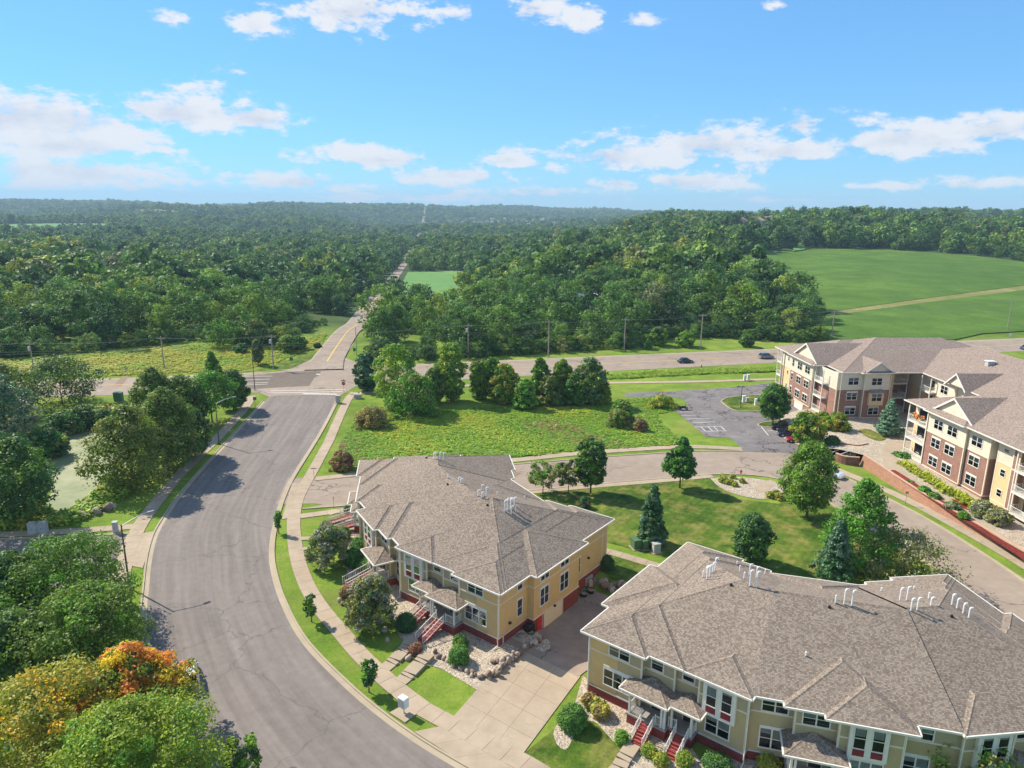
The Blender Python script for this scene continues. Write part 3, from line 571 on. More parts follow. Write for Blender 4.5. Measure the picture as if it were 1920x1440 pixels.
slabs('apron', 'concrete apron of the drive beside the street', GP([(776, 1373), (935, 1475), (1012, 1468), (824, 1363)]), 4, 1, .075)
sheet('left_side_road', GP([(-200, 1022), (193, 1006), (262, 1000), (252, 1025), (228, 1085), (150, 1100), (-200, 1110)]), .04, 'asphalt')
edge_kerb(GP([(-200, 1021), (193, 1005), (240, 1002)]), 1, .4)
# --- the drive between the townhouses (falls towards the garages)
def qv(q, v): p = A2 - _au * q + _an * (11.0 - v); return (float(p[0]), float(p[1]))
drive_near = [G(838, 1353), G(968, 1430), G(1060, 1398), G(1113, 1300), G(1000, 1255), G(925, 1300)]
lo = [np.array(G(852, 1342)), np.array(G(985, 1408))]
slabs('drive', 'pale concrete drive between the two townhouses', [G(845, 1350), G(975, 1422), qv(22.3, 1.2), qv(14.2, 1.2)], 3, 5, .07, drape=True)
sheet('drive_lower', [qv(13.0, 1.0), qv(22.2, 1.0), qv(22.6, 10), qv(22.4, 17.5), qv(13.1, 17.5)], .075, 'cracked_drive' if 'cracked_drive' in MATS else 'concrete', 1.0)
# --- planting beds and lawns near the houses
def bed(name, px, m, z=.045, sm=2, label=None, world=None):
    p = world or GP(px); p = smooth_line(list(p) + [p[0]], sm)[:-1] if sm else p
    return sheet(name, [tuple(q) for q in p], z, m, label=label)
def zB(x, y): return (940 + x / 5.144, 1160 + y / 5.144)
def zL(x, y): return (640 + x / 6, 1200 + y / 6)
bed('gravel_bed', [zB(745, 860), zB(885, 650), zB(1000, 640), zB(1600, 1000), (1330, 1440), (1310, 1500), (1170, 1500), (1175, 1430), zB(1200, 1280), zB(1100, 1210), zB(1000, 1100), zB(920, 1000), zB(820, 985), zB(740, 1060), zB(690, 1150), zB(640, 1260), zB(590, 1270), zB(520, 1200), zB(490, 1050)], 'gravel')
bed('gravel_bed', [(1310, 1450), (1300, 1420), (1480, 1420), (1700, 1420), (1960, 1420), (1960, 1560), (1310, 1560)], 'gravel', .04)
sheet('gravel_bed', [tuple(p) for p in (G(*zB(690, 890)), qv(22.45, 1.4), qv(24.2, 1.2), G(*zB(1000, 880)), G(*zB(830, 1000)))], .05, 'gravel')
sheet('front_lawn', GP([zB(220, 1300), zB(500, 1075), zB(560, 1060), zB(620, 1100), zB(800, 990), zB(900, 1000), zB(1010, 1110), zB(1170, 1290), zB(1080, 1400), zB(1060, 1460), (1120, 1460), (1060, 1480), (990, 1418)]), .038, 'lawn')
bed('gravel_bed', [(785, 1245), zL(940, 300), zL(1010, 290), zL(1150, 340), zL(1300, 430), zL(1420, 500), zL(1560, 590), zL(1600, 610), zL(1760, 490), zL(1850, 440), (1010, 1232), (1040, 1210), (1000, 1180), (930, 1180), (850, 1150), (800, 1120), (760, 1110), (735, 1130), (740, 1175), (752, 1200), (790, 1215)], 'gravel', .045, 1)
bed('gravel_bed', [(663, 958), (640, 985), (625, 1005), (640, 1040), (650, 1070), (655, 1095), (700, 1125), (760, 1150), (780, 1080), (700, 1000), (690, 962)], 'gravel', .04, 1)
def z4(x, y): return (940 + x / 2.2857, 780 + y / 2.2857)
bed('gravel_bed', [z4(*p) for p in [(895, 268), (1000, 260), (1120, 272), (1215, 300), (1210, 345), (1120, 362), (1000, 338), (930, 305)]], 'gravel', .06)
sheet('lawn', GP([(962, 928), (1120, 912), (1264, 900), (1335, 893), (1380, 935), (1460, 945), (1500, 912), (1560, 950), (1640, 1000), (1700, 1040), (1720, 1085), (1560, 1085), (1300, 1060), (1130, 1015), (1060, 985), (985, 950)]), .05, 'lawn')
slabs('crossing_pad', 'pale path crossing the gravel bed', GP([(1408, 916), (1444, 900), (1460, 906), (1430, 925)]), 1, 3, .075)
sheet('driveway_edge_lawn', GP([(1115, 1035), (1190, 1048), (1215, 1062), (1190, 1088), (1150, 1085), (1115, 1062)]), .05, 'lawn')
# front walks with steps
def step_walk(label, px, w, nstep=2):
    p = [np.array(q) for q in GP(px)]; root = thing('front_walk', label, None, (float(p[0][0]), float(p[0][1]), 0)); root['kind'] = 'structure'
    z = .1
    for i in range(len(p) - 1):
        a, b = p[i], p[i + 1]; t = (b - a) / np.linalg.norm(b - a); n_ = np.array([-t[1], t[0]]) * w / 2
        mb = MB(); c = [a - n_, a + n_, b + n_ - t * .04, b - n_ - t * .04]; mb.hexa([(*q, -.1) for q in c] + [(*q, z + .10 * i) for q in c], 'path_concrete'); mb.build('slab', root)
step_walk('stepped concrete walk to the left red stairs of the first townhouse', [zL(480, 330), zL(560, 265), zL(600, 238), zL(690, 150), zL(725, 128), zL(745, 105), zL(800, 30)], 1.35)
step_walk('stepped concrete walk to the right red stairs of the first townhouse', [zL(660, 478), zL(730, 420), zL(765, 395), zL(880, 280), zL(915, 255), zL(985, 190)], 1.45)
step_walk('stepped concrete walk below the left red stairs of the near townhouse', [zB(1010, 1560), zB(1140, 1440), zB(1170, 1380), zB(1200, 1345), zB(1275, 1240)], 1.25)
step_walk('concrete walk below the second red stairs of the near townhouse', [zB(1440, 1620), zB(1530, 1440), zB(1590, 1385)], 1.25)
for pl in [[(553, 1011), (582, 1010)], [(556, 1031), (580, 1029)]]: step_walk('narrow walk across the strip of lawn by the crab apple, one of a pair', pl, 1.0)
# --- pond
pond = smooth_line(GP([(215, 785), (143, 791), (138, 800), (120, 826), (72, 862), (72, 885), (92, 905), (98, 925), (82, 948), (100, 962), (140, 950), (175, 922), (205, 890), (235, 840), (240, 800)]), 2)
sheet('pond', [tuple(q) for q in pond], .05, 'pond_water')
bed('bare_bank', [(140, 975), (165, 965), (195, 952), (215, 945), (214, 955), (190, 965), (150, 980)], 'dirt', .03)
# --- fields beyond the highway
sheet('soy_field', TP([(1290, 500), (1345, 489), (1420, 477), (1500, 468), (1600, 468), (1700, 472), (1820, 480), (1920, 492), (2300, 520), (2300, 500), (2300, 545), (1920, 537), (1730, 562), (1562, 585), (1500, 600), (1400, 560)]), .35, 'crop', 14)
sheet('soy_field', TP([(1540, 594), (1565, 592), (1740, 569), (1920, 546), (2300, 545), (2300, 640), (1920, 622), (1840, 627), (1790, 640), (1540, 642)]), .35, 'crop', 12)
sheet('field_margin', TP([(1540, 596), (1562, 585), (1730, 561.5), (1920, 536.5), (2300, 500), (2300, 545), (1920, 547), (1740, 570), (1565, 593)]), .22, 'stubble', 12)
sheet('hay_field', TP([(744, 566), (752, 535), (765, 511), (885, 508), (892, 500), (875, 560), (860, 572)]), .5, 'crop_pale', 12)
sheet('far_field', TP([(-300, 424), (0, 423), (120, 420), (202, 420), (202, 431), (0, 436), (-300, 440)]), 1.5, 'crop_pale', 60)
sheet('gap_field', TP([(1486, 474), (1510, 470), (1504, 450), (1492, 446)]), 1.2, 'crop_pale', 20)
sheet('verge', GP([(440, 700), (547, 690), (580, 676), (612, 655), (640, 628), (652, 618), (640, 615), (610, 640), (560, 668), (500, 690)]), .05, 'lawn', 4.0)

for nm, px in [('hill_clearing', [(60, 404), (130, 399), (232, 402), (232, 407), (120, 409), (60, 409)]), ('hill_clearing', [(225, 397), (290, 394), (335, 396), (330, 402), (260, 403)]), ('hill_clearing', [(1180, 397), (1260, 394), (1260, 400), (1180, 402)]), ('hill_clearing', [(1020, 391), (1110, 389), (1110, 394), (1030, 396)])]:
    sheet(nm, TP(px), 2.5, 'stubble', 60)
# ------------------------------------------------------------------ roofs: union of hipped blocks, cut exactly where they meet
EPS = 1e-6
def clip(P, h):      # keep h[0]*x+h[1]*y+h[2] >= 0
    out = []; n = len(P)
    for i in range(n):
        a, b = P[i], P[(i + 1) % n]; da = h[0] * a[0] + h[1] * a[1] + h[2]; db = h[0] * b[0] + h[1] * b[1] + h[2]
        if da >= 0: out.append(a)
        if (da > 0 and db < 0) or (da < 0 and db > 0): t = da / (da - db); out.append((a[0] + (b[0] - a[0]) * t, a[1] + (b[1] - a[1]) * t))
    return out
def area(P): return abs(sum(P[i][0] * P[(i + 1) % len(P)][1] - P[(i + 1) % len(P)][0] * P[i][1] for i in range(len(P)))) / 2 if len(P) > 2 else 0
class Block:
    """convex eave outline; sloped[i] tells whether edge i carries a roof slope"""
    def __init__(s, poly, sloped, pitch, ze):
        c = np.mean(poly, axis=0); A = sum(poly[i][0] * poly[(i + 1) % len(poly)][1] - poly[(i + 1) % len(poly)][0] * poly[i][1] for i in range(len(poly)))
        if A < 0: poly = poly[::-1]; sloped = sloped[::-1]; sloped = sloped[1:] + sloped[:1]
        s.poly = [tuple(map(float, p)) for p in poly]; s.sl = sloped; s.ze = ze; s.pitch = pitch; s.hp = []; s.pl = []
        for i in range(len(poly)):
            a, b = s.poly[i], s.poly[(i + 1) % len(poly)]; d = math.hypot(b[0] - a[0], b[1] - a[1]); n = (-(b[1] - a[1]) / d, (b[0] - a[0]) / d); c0 = -(n[0] * a[0] + n[1] * a[1])
            s.hp.append((n[0], n[1], c0))
            if sloped[i]: s.pl.append((n[0] * pitch, n[1] * pitch, c0 * pitch + ze, i))
    def z(s, x, y):
        if any(h[0] * x + h[1] * y + h[2] < -1e-4 for h in s.hp): return None
        return min(p[0] * x + p[1] * y + p[2] for p in s.pl)
def sub(a, b, e=0.0): return (a[0] - b[0], a[1] - b[1], a[2] - b[2] + e)
def roof_parts(blocks, mat, parent, fascia='trim_white', name='roof', over=.0, caps=True, soffit='trim_cream'):
    mb = MB(); mc = MB(); mf = MB()
    for bi, B in enumerate(blocks):
        for k, pk in enumerate(B.pl):
            P = list(B.poly)
            for j, pj in enumerate(B.pl):
                if j != k and P: P = clip(P, sub(pj, pk))
            if area(P) < 1e-3: continue
            raw = P; pieces = [P]
            for ci, C in enumerate(blocks):
                if ci == bi: continue
                e = 1e-5 if ci < bi else -1e-5
                reg = [h for h in C.hp] + [sub(q, pk, e) for q in C.pl]; nxt = []
                for Q in pieces:
                    rem = Q
                    for h in reg:
                        o = clip(rem, (-h[0], -h[1], -h[2])); rem = clip(rem, h)
                        if area(o) > 2e-3: nxt.append(o)
                        if area(rem) < 2e-3: rem = None; break
                pieces = nxt
            d = math.hypot(pk[0], pk[1]); nx, ny = pk[0] / d, pk[1] / d; cs = math.sqrt(1 + B.pitch ** 2)
            for Q in pieces:
                pts = [(x, y, pk[0] * x + pk[1] * y + pk[2]) for x, y in Q]
                mb.face(pts, mat, [((x * ny - y * nx), (x * nx + y * ny) * cs) for x, y in Q])
            if caps:      # ridge and hip caps on this face's upper edges
                for i in range(len(raw)):
                    a, b = raw[i], raw[(i + 1) % len(raw)]
                    za, zb = pk[0] * a[0] + pk[1] * a[1] + pk[2], pk[0] * b[0] + pk[1] * b[1] + pk[2]
                    mate = [j for j, pj in enumerate(B.pl) if j > k and abs(pj[0] * a[0] + pj[1] * a[1] + pj[2] - za) < 1e-4 and abs(pj[0] * b[0] + pj[1] * b[1] + pj[2] - zb) < 1e-4]
                    if not mate or math.hypot(a[0] - b[0], a[1] - b[1]) < .3: continue
                    segs = [(0., 1.)]
                    for ci, C in enumerate(blocks):
                        if ci == bi: continue
                        lo, hi = 0., 1.
                        for h in [h + (0,) for h in C.hp] + [(q[0], q[1], q[2], 1) for q in C.pl]:
                            fa = h[0] * a[0] + h[1] * a[1] + h[2] - (za + .01 if h[3] else 0); fb = h[0] * b[0] + h[1] * b[1] + h[2] - (zb + .01 if h[3] else 0)
                            if fa < 0 and fb < 0: lo, hi = 1, 0; break
                            if fa < 0: lo = max(lo, fa / (fa - fb))
                            elif fb < 0: hi = min(hi, fa / (fa - fb))
                        if lo < hi:
                            ns = []
                            for s0, s1 in segs:
                                if s0 < lo: ns.append((s0, min(s1, lo)))
                                if s1 > hi: ns.append((max(s0, hi), s1))
                            segs = ns
                    for s0, s1 in segs:
                        if (s1 - s0) * math.hypot(a[0] - b[0], a[1] - b[1]) < .25: continue
                        A_ = Vector((a[0] + (b[0] - a[0]) * s0, a[1] + (b[1] - a[1]) * s0, za + (zb - za) * s0)); B_ = Vector((a[0] + (b[0] - a[0]) * s1, a[1] + (b[1] - a[1]) * s1, za + (zb - za) * s1))
                        t = (B_ - A_).normalized(); w = Vector((-t.y, t.x, 0)).normalized() * .15; up = Vector((0, 0, .045)); dn = Vector((0, 0, -.05))
                        if abs(t.z) > .95: continue
                        mc.face([A_ + up, B_ + up, B_ + w + dn, A_ + w + dn], mat, [(0, 0), (0, (B_ - A_).length), (.15, (B_ - A_).length), (.15, 0)])
                        mc.face([A_ - w + dn, B_ - w + dn, B_ + up, A_ + up], mat, [(0, 0), (0, (B_ - A_).length), (.15, (B_ - A_).length), (.15, 0)])
        # eaves: soffit and gutter board along the outer part of every sloped edge
        mf.face([(x, y, B.ze - .13 - .002 * bi) for x, y in B.poly][::-1], soffit)
        for i in range(len(B.poly)):
            if not B.sl[i]: continue
            a, b = B.poly[i], B.poly[(i + 1) % len(B.poly)]; segs = [(0., 1.)]
            for ci, C in enumerate(blocks):
                if ci == bi or abs(C.ze - B.ze) > .05: continue
                lo, hi = 0., 1.
                for h in C.hp:
                    e = .02 if ci > bi else -.02
                    fa = h[0] * a[0] + h[1] * a[1] + h[2] - e; fb = h[0] * b[0] + h[1] * b[1] + h[2] - e
                    if fa < 0 and fb < 0: lo, hi = 1, 0; break
                    if fa < 0: lo = max(lo, fa / (fa - fb))
                    elif fb < 0: hi = min(hi, fa / (fa - fb))
                if lo < hi:
                    ns = []
                    for s0, s1 in segs:
                        if s0 < lo: ns.append((s0, min(s1, lo)))
                        if s1 > hi: ns.append((max(s0, hi), s1))
                    segs = ns
            n = B.hp[i]
            for s0, s1 in segs:
                L = (s1 - s0) * math.hypot(a[0] - b[0], a[1] - b[1])
                if L < .08: continue
                p = (a[0] + (b[0] - a[0]) * s0, a[1] + (b[1] - a[1]) * s0); q = (a[0] + (b[0] - a[0]) * s1, a[1] + (b[1] - a[1]) * s1)
                o0, o1 = .10, -.012; c = [(p[0] - n[0] * o0, p[1] - n[1] * o0), (q[0] - n[0] * o0, q[1] - n[1] * o0), (q[0] - n[0] * o1, q[1] - n[1] * o1), (p[0] - n[0] * o1, p[1] - n[1] * o1)]
                mf.hexa([(*w, B.ze - .15) for w in c] + [(*w, B.ze + .02) for w in c], fascia)
    r = mb.build(name, parent); mc.build('ridge_cap', r); mf.build('eave_board', r); return r
def roof_z(blocks, x, y):
    zs = [b.z(x, y) for b in blocks]; zs = [z for z in zs if z is not None]; return max(zs) if zs else None
def roof_hit(blocks, px, py):
    v = ray(px, py)
    for t in np.linspace(20 / v[1], 260 / v[1], 2400):
        x, y, z = v[0] * t, v[1] * t, CAM_H + v[2] * t; rz = roof_z(blocks, x, y)
        if rz is not None and z <= rz: return (x, y, rz)
    return None
# ------------------------------------------------------------------ walls, windows
def wall_block(mbs, fr, s0, s1, t1, t0, bands, jog=0.0):
    """rectangular body from s0..s1, front at t1, back at t0; bands: (z0, z1, builder, front material, side material, proud)"""
    for z0, z1, mb, mf, ms, pr in bands:
        c = [fr.p(a, b) for a, b in ((s0 - pr, t0), (s1 + pr, t0), (s1 + pr, t1 + pr), (s0 - pr, t1 + pr))]
        P = [(x, y) for x, y, _ in c]
        for i, mm in ((1, ms), (2, mf), (3, ms)):
            a, b = P[i], P[(i + 1) % 4]; w = math.hypot(a[0] - b[0], a[1] - b[1]); mb.face([(*a, z0), (*b, z0), (*b, z1), (*a, z1)], mm, [(0, z0), (w, z0), (w, z1), (0, z1)])
        if pr > .01: mb.face([(*p, z1) for p in P], mf if not mm.startswith('brick') else ms); mb.face([(*p, z0) for p in P], ms)
def window(parent, fr, s0, s1, z0, z1, t, cols=2, header=.0, blind=.45, frame='trim_white', rail=True, mull=None, drop=0, surround=.11):
    """double-hung window: frame (> blind, pane)"""
    if s0 > s1: s0, s1 = s1, s0
    f = MB(); w = surround; d0, d1 = t - .02, t + .055
    f.fbox(fr, s0 - w, s1 + w, d0, d1, z1, z1 + w + header, frame); f.fbox(fr, s0 - w, s1 + w, d0, d1 + .02, z0 - w, z0, frame)
    f.fbox(fr, s0 - w, s0, d0, d1, z0, z1, frame); f.fbox(fr, s1, s1 + w, d0, d1, z0, z1, frame)
    for i in range(1, cols): sm = s0 + (s1 - s0) * i / cols; f.fbox(fr, sm - .06, sm + .06, d0, d1 - .004, z0, z1, frame)
    zm = (z0 + z1) / 2
    if rail: f.fbox(fr, s0, s1, t + .028, t + .048, zm - .03, zm + .03, frame)
    f.fbox(fr, s0, s1, t - .02, t + .004, z0, z1, 'dark_interior')
    o = f.build('window', parent)
    if blind > 0:
        for i in range(cols):
            bl = blind * random.choice([.6, 1, 1, 1.25, .3]); b = MB(); a0 = s0 + (s1 - s0) * i / cols + .05; a1 = s0 + (s1 - s0) * (i + 1) / cols - .05; b.fbox(fr, a0, a1, t + .006, t + .012, z1 - (z1 - z0) * min(bl, .95), z1, 'blind'); b.build('blind', o)
    g = MB()
    for i in range(cols):
        a0 = s0 + (s1 - s0) * i / cols; a1 = s0 + (s1 - s0) * (i + 1) / cols; g.face([fr.p(a0, t + .032, z0), fr.p(a1, t + .032, z0), fr.p(a1, t + .032, z1), fr.p(a0, t + .032, z1)], 'glass')
    g.build('pane', o); return o
def railing(parent, pts, h=.95, mat='trim_white', step=.16, name='railing', thick=.03):
    """posts and top rail, balusters joined as one sub-part; pts: 3-D line at floor level"""
    m = MB(); r = .045
    for p in pts: m.box(p[0] - r, p[1] - r, p[2], p[0] + r, p[1] + r, p[2] + h + .12, mat)
    for a, b in zip(pts[:-1], pts[1:]):
        for hh, rr in ((h, .045), (.12, .03)): m.tube((a[0], a[1], a[2] + hh), (b[0], b[1], b[2] + hh), rr, rr, 4, mat)
    o = m.build(name, parent); q = MB()
    for a, b in zip(pts[:-1], pts[1:]):
        L = math.hypot(a[0] - b[0], a[1] - b[1]); n = max(1, int(L / step))
        for i in range(1, n):
            f = i / n; x, y, z = [a[k] + (b[k] - a[k]) * f for k in range(3)]; q.box(x - .018, y - .018, z + .12, x + .018, y + .018, z + h, mat)
    bb = q.build('baluster', o)
    if bb: bb['kind'] = 'stuff'
    return o
# ------------------------------------------------------------------ the two townhouses (one plan, mirrored)
ZE = 6.6; PITCH = .37; HW = 11.6; OV = .6
def townhouse(label, frames, end_gar, porch_drop, colors):
    S1, S2, S3 = frames; base = S2.p(5, 0)
    root = thing('townhouse', label, 'townhouse', (base[0], base[1], 0.0))
    Lm = float(np.linalg.norm(S3.o - S2.o)); tn = math.tan(math.radians(11.25)); blocks = []
    def blk(fr, s0, s1, t0, t1, sl, pitch=PITCH, ze=ZE): blocks.append(Block([fr.p(a, b)[:2] for a, b in ((s0, t0), (s1, t0), (s1, t1), (s0, t1))], sl, pitch, ze))
    # spine: three mitred lengths (recess eave at t=10.5 front, 10.5 rear)
    F, Rr = 10.5, 10.5
    def quad(pts, sl): blocks.append(Block([tuple(p[:2]) for p in pts], sl, PITCH, ZE + (HW - F) * PITCH * 0 ))
    # slopes keep one common ridge height, so every block is cut from the same planes
    quad([S1.p(-13.6, -Rr), S1.p(-Rr * tn, -Rr) if False else S1.p(-tn * Rr, -Rr), S1.p(tn * F, F), S1.p(-13.6, F)], [True, False, True, True])
    quad([S2.p(tn * Rr, -Rr), S2.p(Lm - tn * Rr, -Rr), S2.p(Lm + tn * F, F), S2.p(-tn * F, F)], [True, False, True, False])
    quad([S3.p(tn * Rr, -Rr), S3.p(13.6, -Rr), S3.p(13.6, F), S3.p(-tn * F, F)], [True, True, True, False])
    T = True
    for fr, sg in ((S1, 1), (S3, -1)):
        def q(s0, s1, t0, t1, sl=(T, T, T, T)): a, b = (s0, s1) if sg > 0 else (-s1, -s0); blk(fr, a, b, t0, t1, list(sl))
        q(-13.6, -6.9, -11.6, 11.6); q(-13.6, -3.6, -11.0, 11.0); q(-3.5, 2.35, -6, 11.05); q(-14.5, -4, -3.9, 6.4)
    blk(S2, .4, 9.9, -11.0, 11.15, [T] * 4); blk(S2, 3.4, 10.0, -6, 11.75, [T] * 4)
    roof_parts(blocks, 'shingle', root)
    # walls
    br, wl, tr = MB(), MB(), MB(); fc, uc, ec = colors
    def body(fr, s0, s1, t1, t0=0.0, front=fc, upper=uc, side=fc):
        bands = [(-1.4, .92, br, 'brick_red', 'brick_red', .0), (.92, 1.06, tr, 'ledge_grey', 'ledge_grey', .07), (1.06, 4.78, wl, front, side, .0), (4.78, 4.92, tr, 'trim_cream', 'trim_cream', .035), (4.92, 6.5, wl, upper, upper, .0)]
        wall_block(None, fr, s0, s1, t1, t0, bands)
        for s in (s0, s1): tr.fbox(fr, s - .085, s + .085, t1 - .1, t1 + .03, 1.06, 6.48, 'trim_cream')
    W = [(S1, -12.9, -7.5, 11.0), (S1, -7.55, -4.6, 10.4), (S1, -4.65, -1.0, 10.08), (S1, -2.25, 2.0, 10.62), (S2, -2.2, 1.4, 9.92), (S2, 1.35, 4.6, 10.6), (S2, 4.55, 9.2, 11.16), (S2, 9.1, Lm + 2.2, 9.95),
         (S3, -2.0, 2.25, 10.62), (S3, 1.0, 4.65, 10.08), (S3, 4.6, 7.55, 10.4), (S3, 7.5, 12.9, 11.0)]
    for fr, a, b, t in W: body(fr, a, b, t)
    # ends and rear
    def endwall(fr, sgn, smid, pts, mat):   # faces along the end
        pass
    for fr, sg in ((S1, -1), (S3, 1)):
        e = lambda s: sg * s
        ef = Frame(fr.p(e(12.92), 0), fr.n, fr.u * sg)                    # frame looking out of the end wall: s along +t
        bands = [(-1.4, .92, br, 'brick_red', 'brick_red', .0), (.92, 1.06, tr, 'trim_cream', 'trim_cream', .06), (1.06, 4.78, wl, ec, ec, .0), (4.78, 4.9, tr, 'trim_cream', 'trim_cream', .03), (4.9, 6.5, wl, ec, ec, .0)]
        wall_block(None, ef, -11.0, 11.02, 0.02, -3, bands); wall_block(None, ef, -3.2, 5.9, .85, -3, bands)
        for s in (-11, 11.0): tr.fbox(ef, s - .09, s + .09, -.1, .06, 1.06, 6.48, 'trim_cream')
        for s0, s1, z0, z1, t, cols in [(7.0, 7.8, 5.15, 6.25, .02, 1), (7.0, 7.8, 2.0, 3.9, .02, 1), (3.2, 4.7, 5.15, 6.25, .85, 2), (-.8, .8, 5.15, 6.25, .85, 2), (3.2, 4.7, 2.1, 4.1, .85, 2), (-.8, .8, 2.1, 4.1, .85, 2), (-4.7, -3.9, 2.0, 3.9, .02, 1), (-4.7, -3.9, 5.15, 6.25, .02, 1)]:
            window(root, ef, s0, s1, z0, z1, t, cols, header=.15 if z0 < 3 else 0)
        if end_gar and sg < 0:
            g = MB()
            for i in range(4): g.fbox(ef, .25, 3.85, .85, .93, -1.1 + i * .5, -1.1 + i * .5 + .48, 'garage_cream')
            g.build('garage_door', root); d = MB(); d.fbox(ef, 4.35, 5.25, .85, .92, -1.08, .82, 'door_red'); d.fbox(ef, 4.3, 4.36, .85, .95, -1.08, .86, 'trim_white'); dd = d.build('door', root); dd['label'] = 'bright red service door in the brick base'
            h = MB(); h.fbox(ef, 4.5, 4.56, .92, .97, -.2, -.08, 'metal_grey'); h.build('handle', dd)
            x = MB(); x.fbox(ef, -.0, .22, .86, .9, -1.1, .82, 'metal_grey'); x.build('garage_frame', root); x = MB(); x.fbox(ef, 3.9, 4.05, .85, .96, -1.1, .9, 'trim_cream'); x.build('garage_frame', root)
            for s, z, t in ((9.2, 1.9, .02), (-6.5, 3.0, .02), (2, .85, .86)): l = MB(); l.fbox(ef, s - .12, s + .12, t, t + .25, z, z + .2, 'black_plastic'); l.build('wall_light', root)
            mt = MB()
            for i in range(4): mt.fbox(ef, -6.4 - i * .4, -6.1 - i * .4, .02, .2, -.6, .4, 'cabinet_grey')
            mt.build('electric_meter', root)
            db = MB(); db.fbox(ef, 10.2, 10.3, 0, .1, .1, .9, 'trim_white'); db.build('vent_hood', root)
    for fr, s0, s1 in ((S1, -12.9, 0), (S2, 1, Lm - 1), (S3, 0, 12.9)):
        rf = Frame(fr.p(0, 0), fr.u, -fr.n); body(rf, s0, s1, 9.9, 0, fc, uc, fc); body(rf, s0 + 1.5, s0 + 6.5, 10.4, 0, fc, uc, fc)
    for fr, sg in ((S1, 1), (S3, -1)):
        rf = Frame(fr.p(0, 0), fr.u * sg, -fr.n); body(rf, -12.85, -7.5, 11.0)
        for s in (-12, -9.6, -5.5, -2.5): window(root, rf, s, s + 1.5, 2.0, 3.6, 11.0 if s < -8 else (10.4 if s < -5 else 9.9), 2); window(root, rf, s, s + 1.5, 5.1, 6.2, 11.0 if s < -8 else (10.4 if s < -5 else 9.9), 2)
    # front windows
    for fr, sg in ((S1, 1), (S3, -1)):
        def w(s0, s1, z0, z1, t, c, **k): a, b = sorted((s0 * sg, s1 * sg)); window(root, fr, a, b, z0, z1, t, c, **k)
        w(-10.8, -8.8, 5.08, 6.25, 11.0, 2); w(-11.25, -8.4, 1.75, 3.35, 11.0, 3, header=.28); w(-6.8, -5.75, 5.08, 6.25, 10.4, 1); w(-3.95, -2.95, 5.12, 6.0, 10.08, 1)
        w(-1.4, .6, 1.6, 3.1, 10.62, 2, header=.16)
        tall(root, fr, -.36 * sg, 10.62); door_set(root, fr, -6.1 * sg, 10.4); door_set(root, fr, -3.2 * sg, 10.08)
    window(root, S2, -1.1, .85, 5.05, 6.2, 9.92, 2); window(root, S2, -1.05, .75, 1.55, 3.35, 9.92, 2, header=.16); window(root, S2, 1.95, 3.9, 5.0, 6.2, 10.6, 2)
    tall(root, S2, 6.65, 11.16); window(root, S2, 5.5, 7.9, 1.3, 2.95, 11.16, 3, header=.16); window(root, S2, 9.6, 11.4, 5.08, 6.2, 9.95, 2); window(root, S2, 9.6, 11.4, 1.6, 3.3, 9.95, 2, header=.2); door_set(root, S2, 3.2, 10.6)
    br.build('brick_base', root); wl.build('wall', root); tr.build('wall_trim', root)
    # downspouts
    for fr, s, t in ((S1, 2.08, 10.62), (S1, -12.95, 11.0), (S2, 9.25, 11.1), (S3, -2.1, 10.62), (S3, 12.95, 11.0)):
        d = MB(); a = [fr.p(s, t + .45, 6.45), fr.p(s, t + .1, 6.2), fr.p(s, t + .1, 1.1), fr.p(s, t + .18, .95), fr.p(s, t + .12, .25), fr.p(s, t + .8, .1)]; d.path(a, .055, 6, 'trim_white'); d.build('downspout', root)
    # porches
    pb = []
    for fr, sg, kind in ((S1, 1, 2), (S3, -1, 2), (S2, 1, 1)):
        porch(root, fr, sg, kind, porch_drop)
    return root, blocks
def tall(root, fr, s, t):
    """the tall white window bay with maroon panels"""
    b = MB(); b.fbox(fr, s - 1.42, s + 1.42, t - .05, t + .32, 3.35, 6.42, 'trim_white'); o = b.build('window_bay', root)
    for c in (-.66, .66): p = MB(); p.fbox(fr, s + c - .42, s + c + .42, t + .3, t + .345, 3.62, 4.2, 'panel_maroon'); p.build('panel', o)
    for c in (-.66, .66): window(o, fr, s + c - .4, s + c + .4, 4.35, 6.12, t + .32, 1, blind=.4, surround=.06)
def door_set(root, fr, s, t):
    d = MB(); d.fbox(fr, s - .47, s + .47, t, t + .05, 1.1, 3.15, 'door_dark'); d.fbox(fr, s - .56, s - .47, t, t + .08, 1.1, 3.25, 'trim_white'); d.fbox(fr, s + .47, s + .56, t, t + .08, 1.1, 3.25, 'trim_white'); o = d.build('door', root)
    w = MB(); w.fbox(fr, s + .65, s + 1.25, t, t + .05, 1.6, 3.0, 'trim_white'); w.fbox(fr, s + .72, s + 1.18, t + .04, t + .06, 1.7, 2.9, 'dark_interior'); w.build('side_window', root)
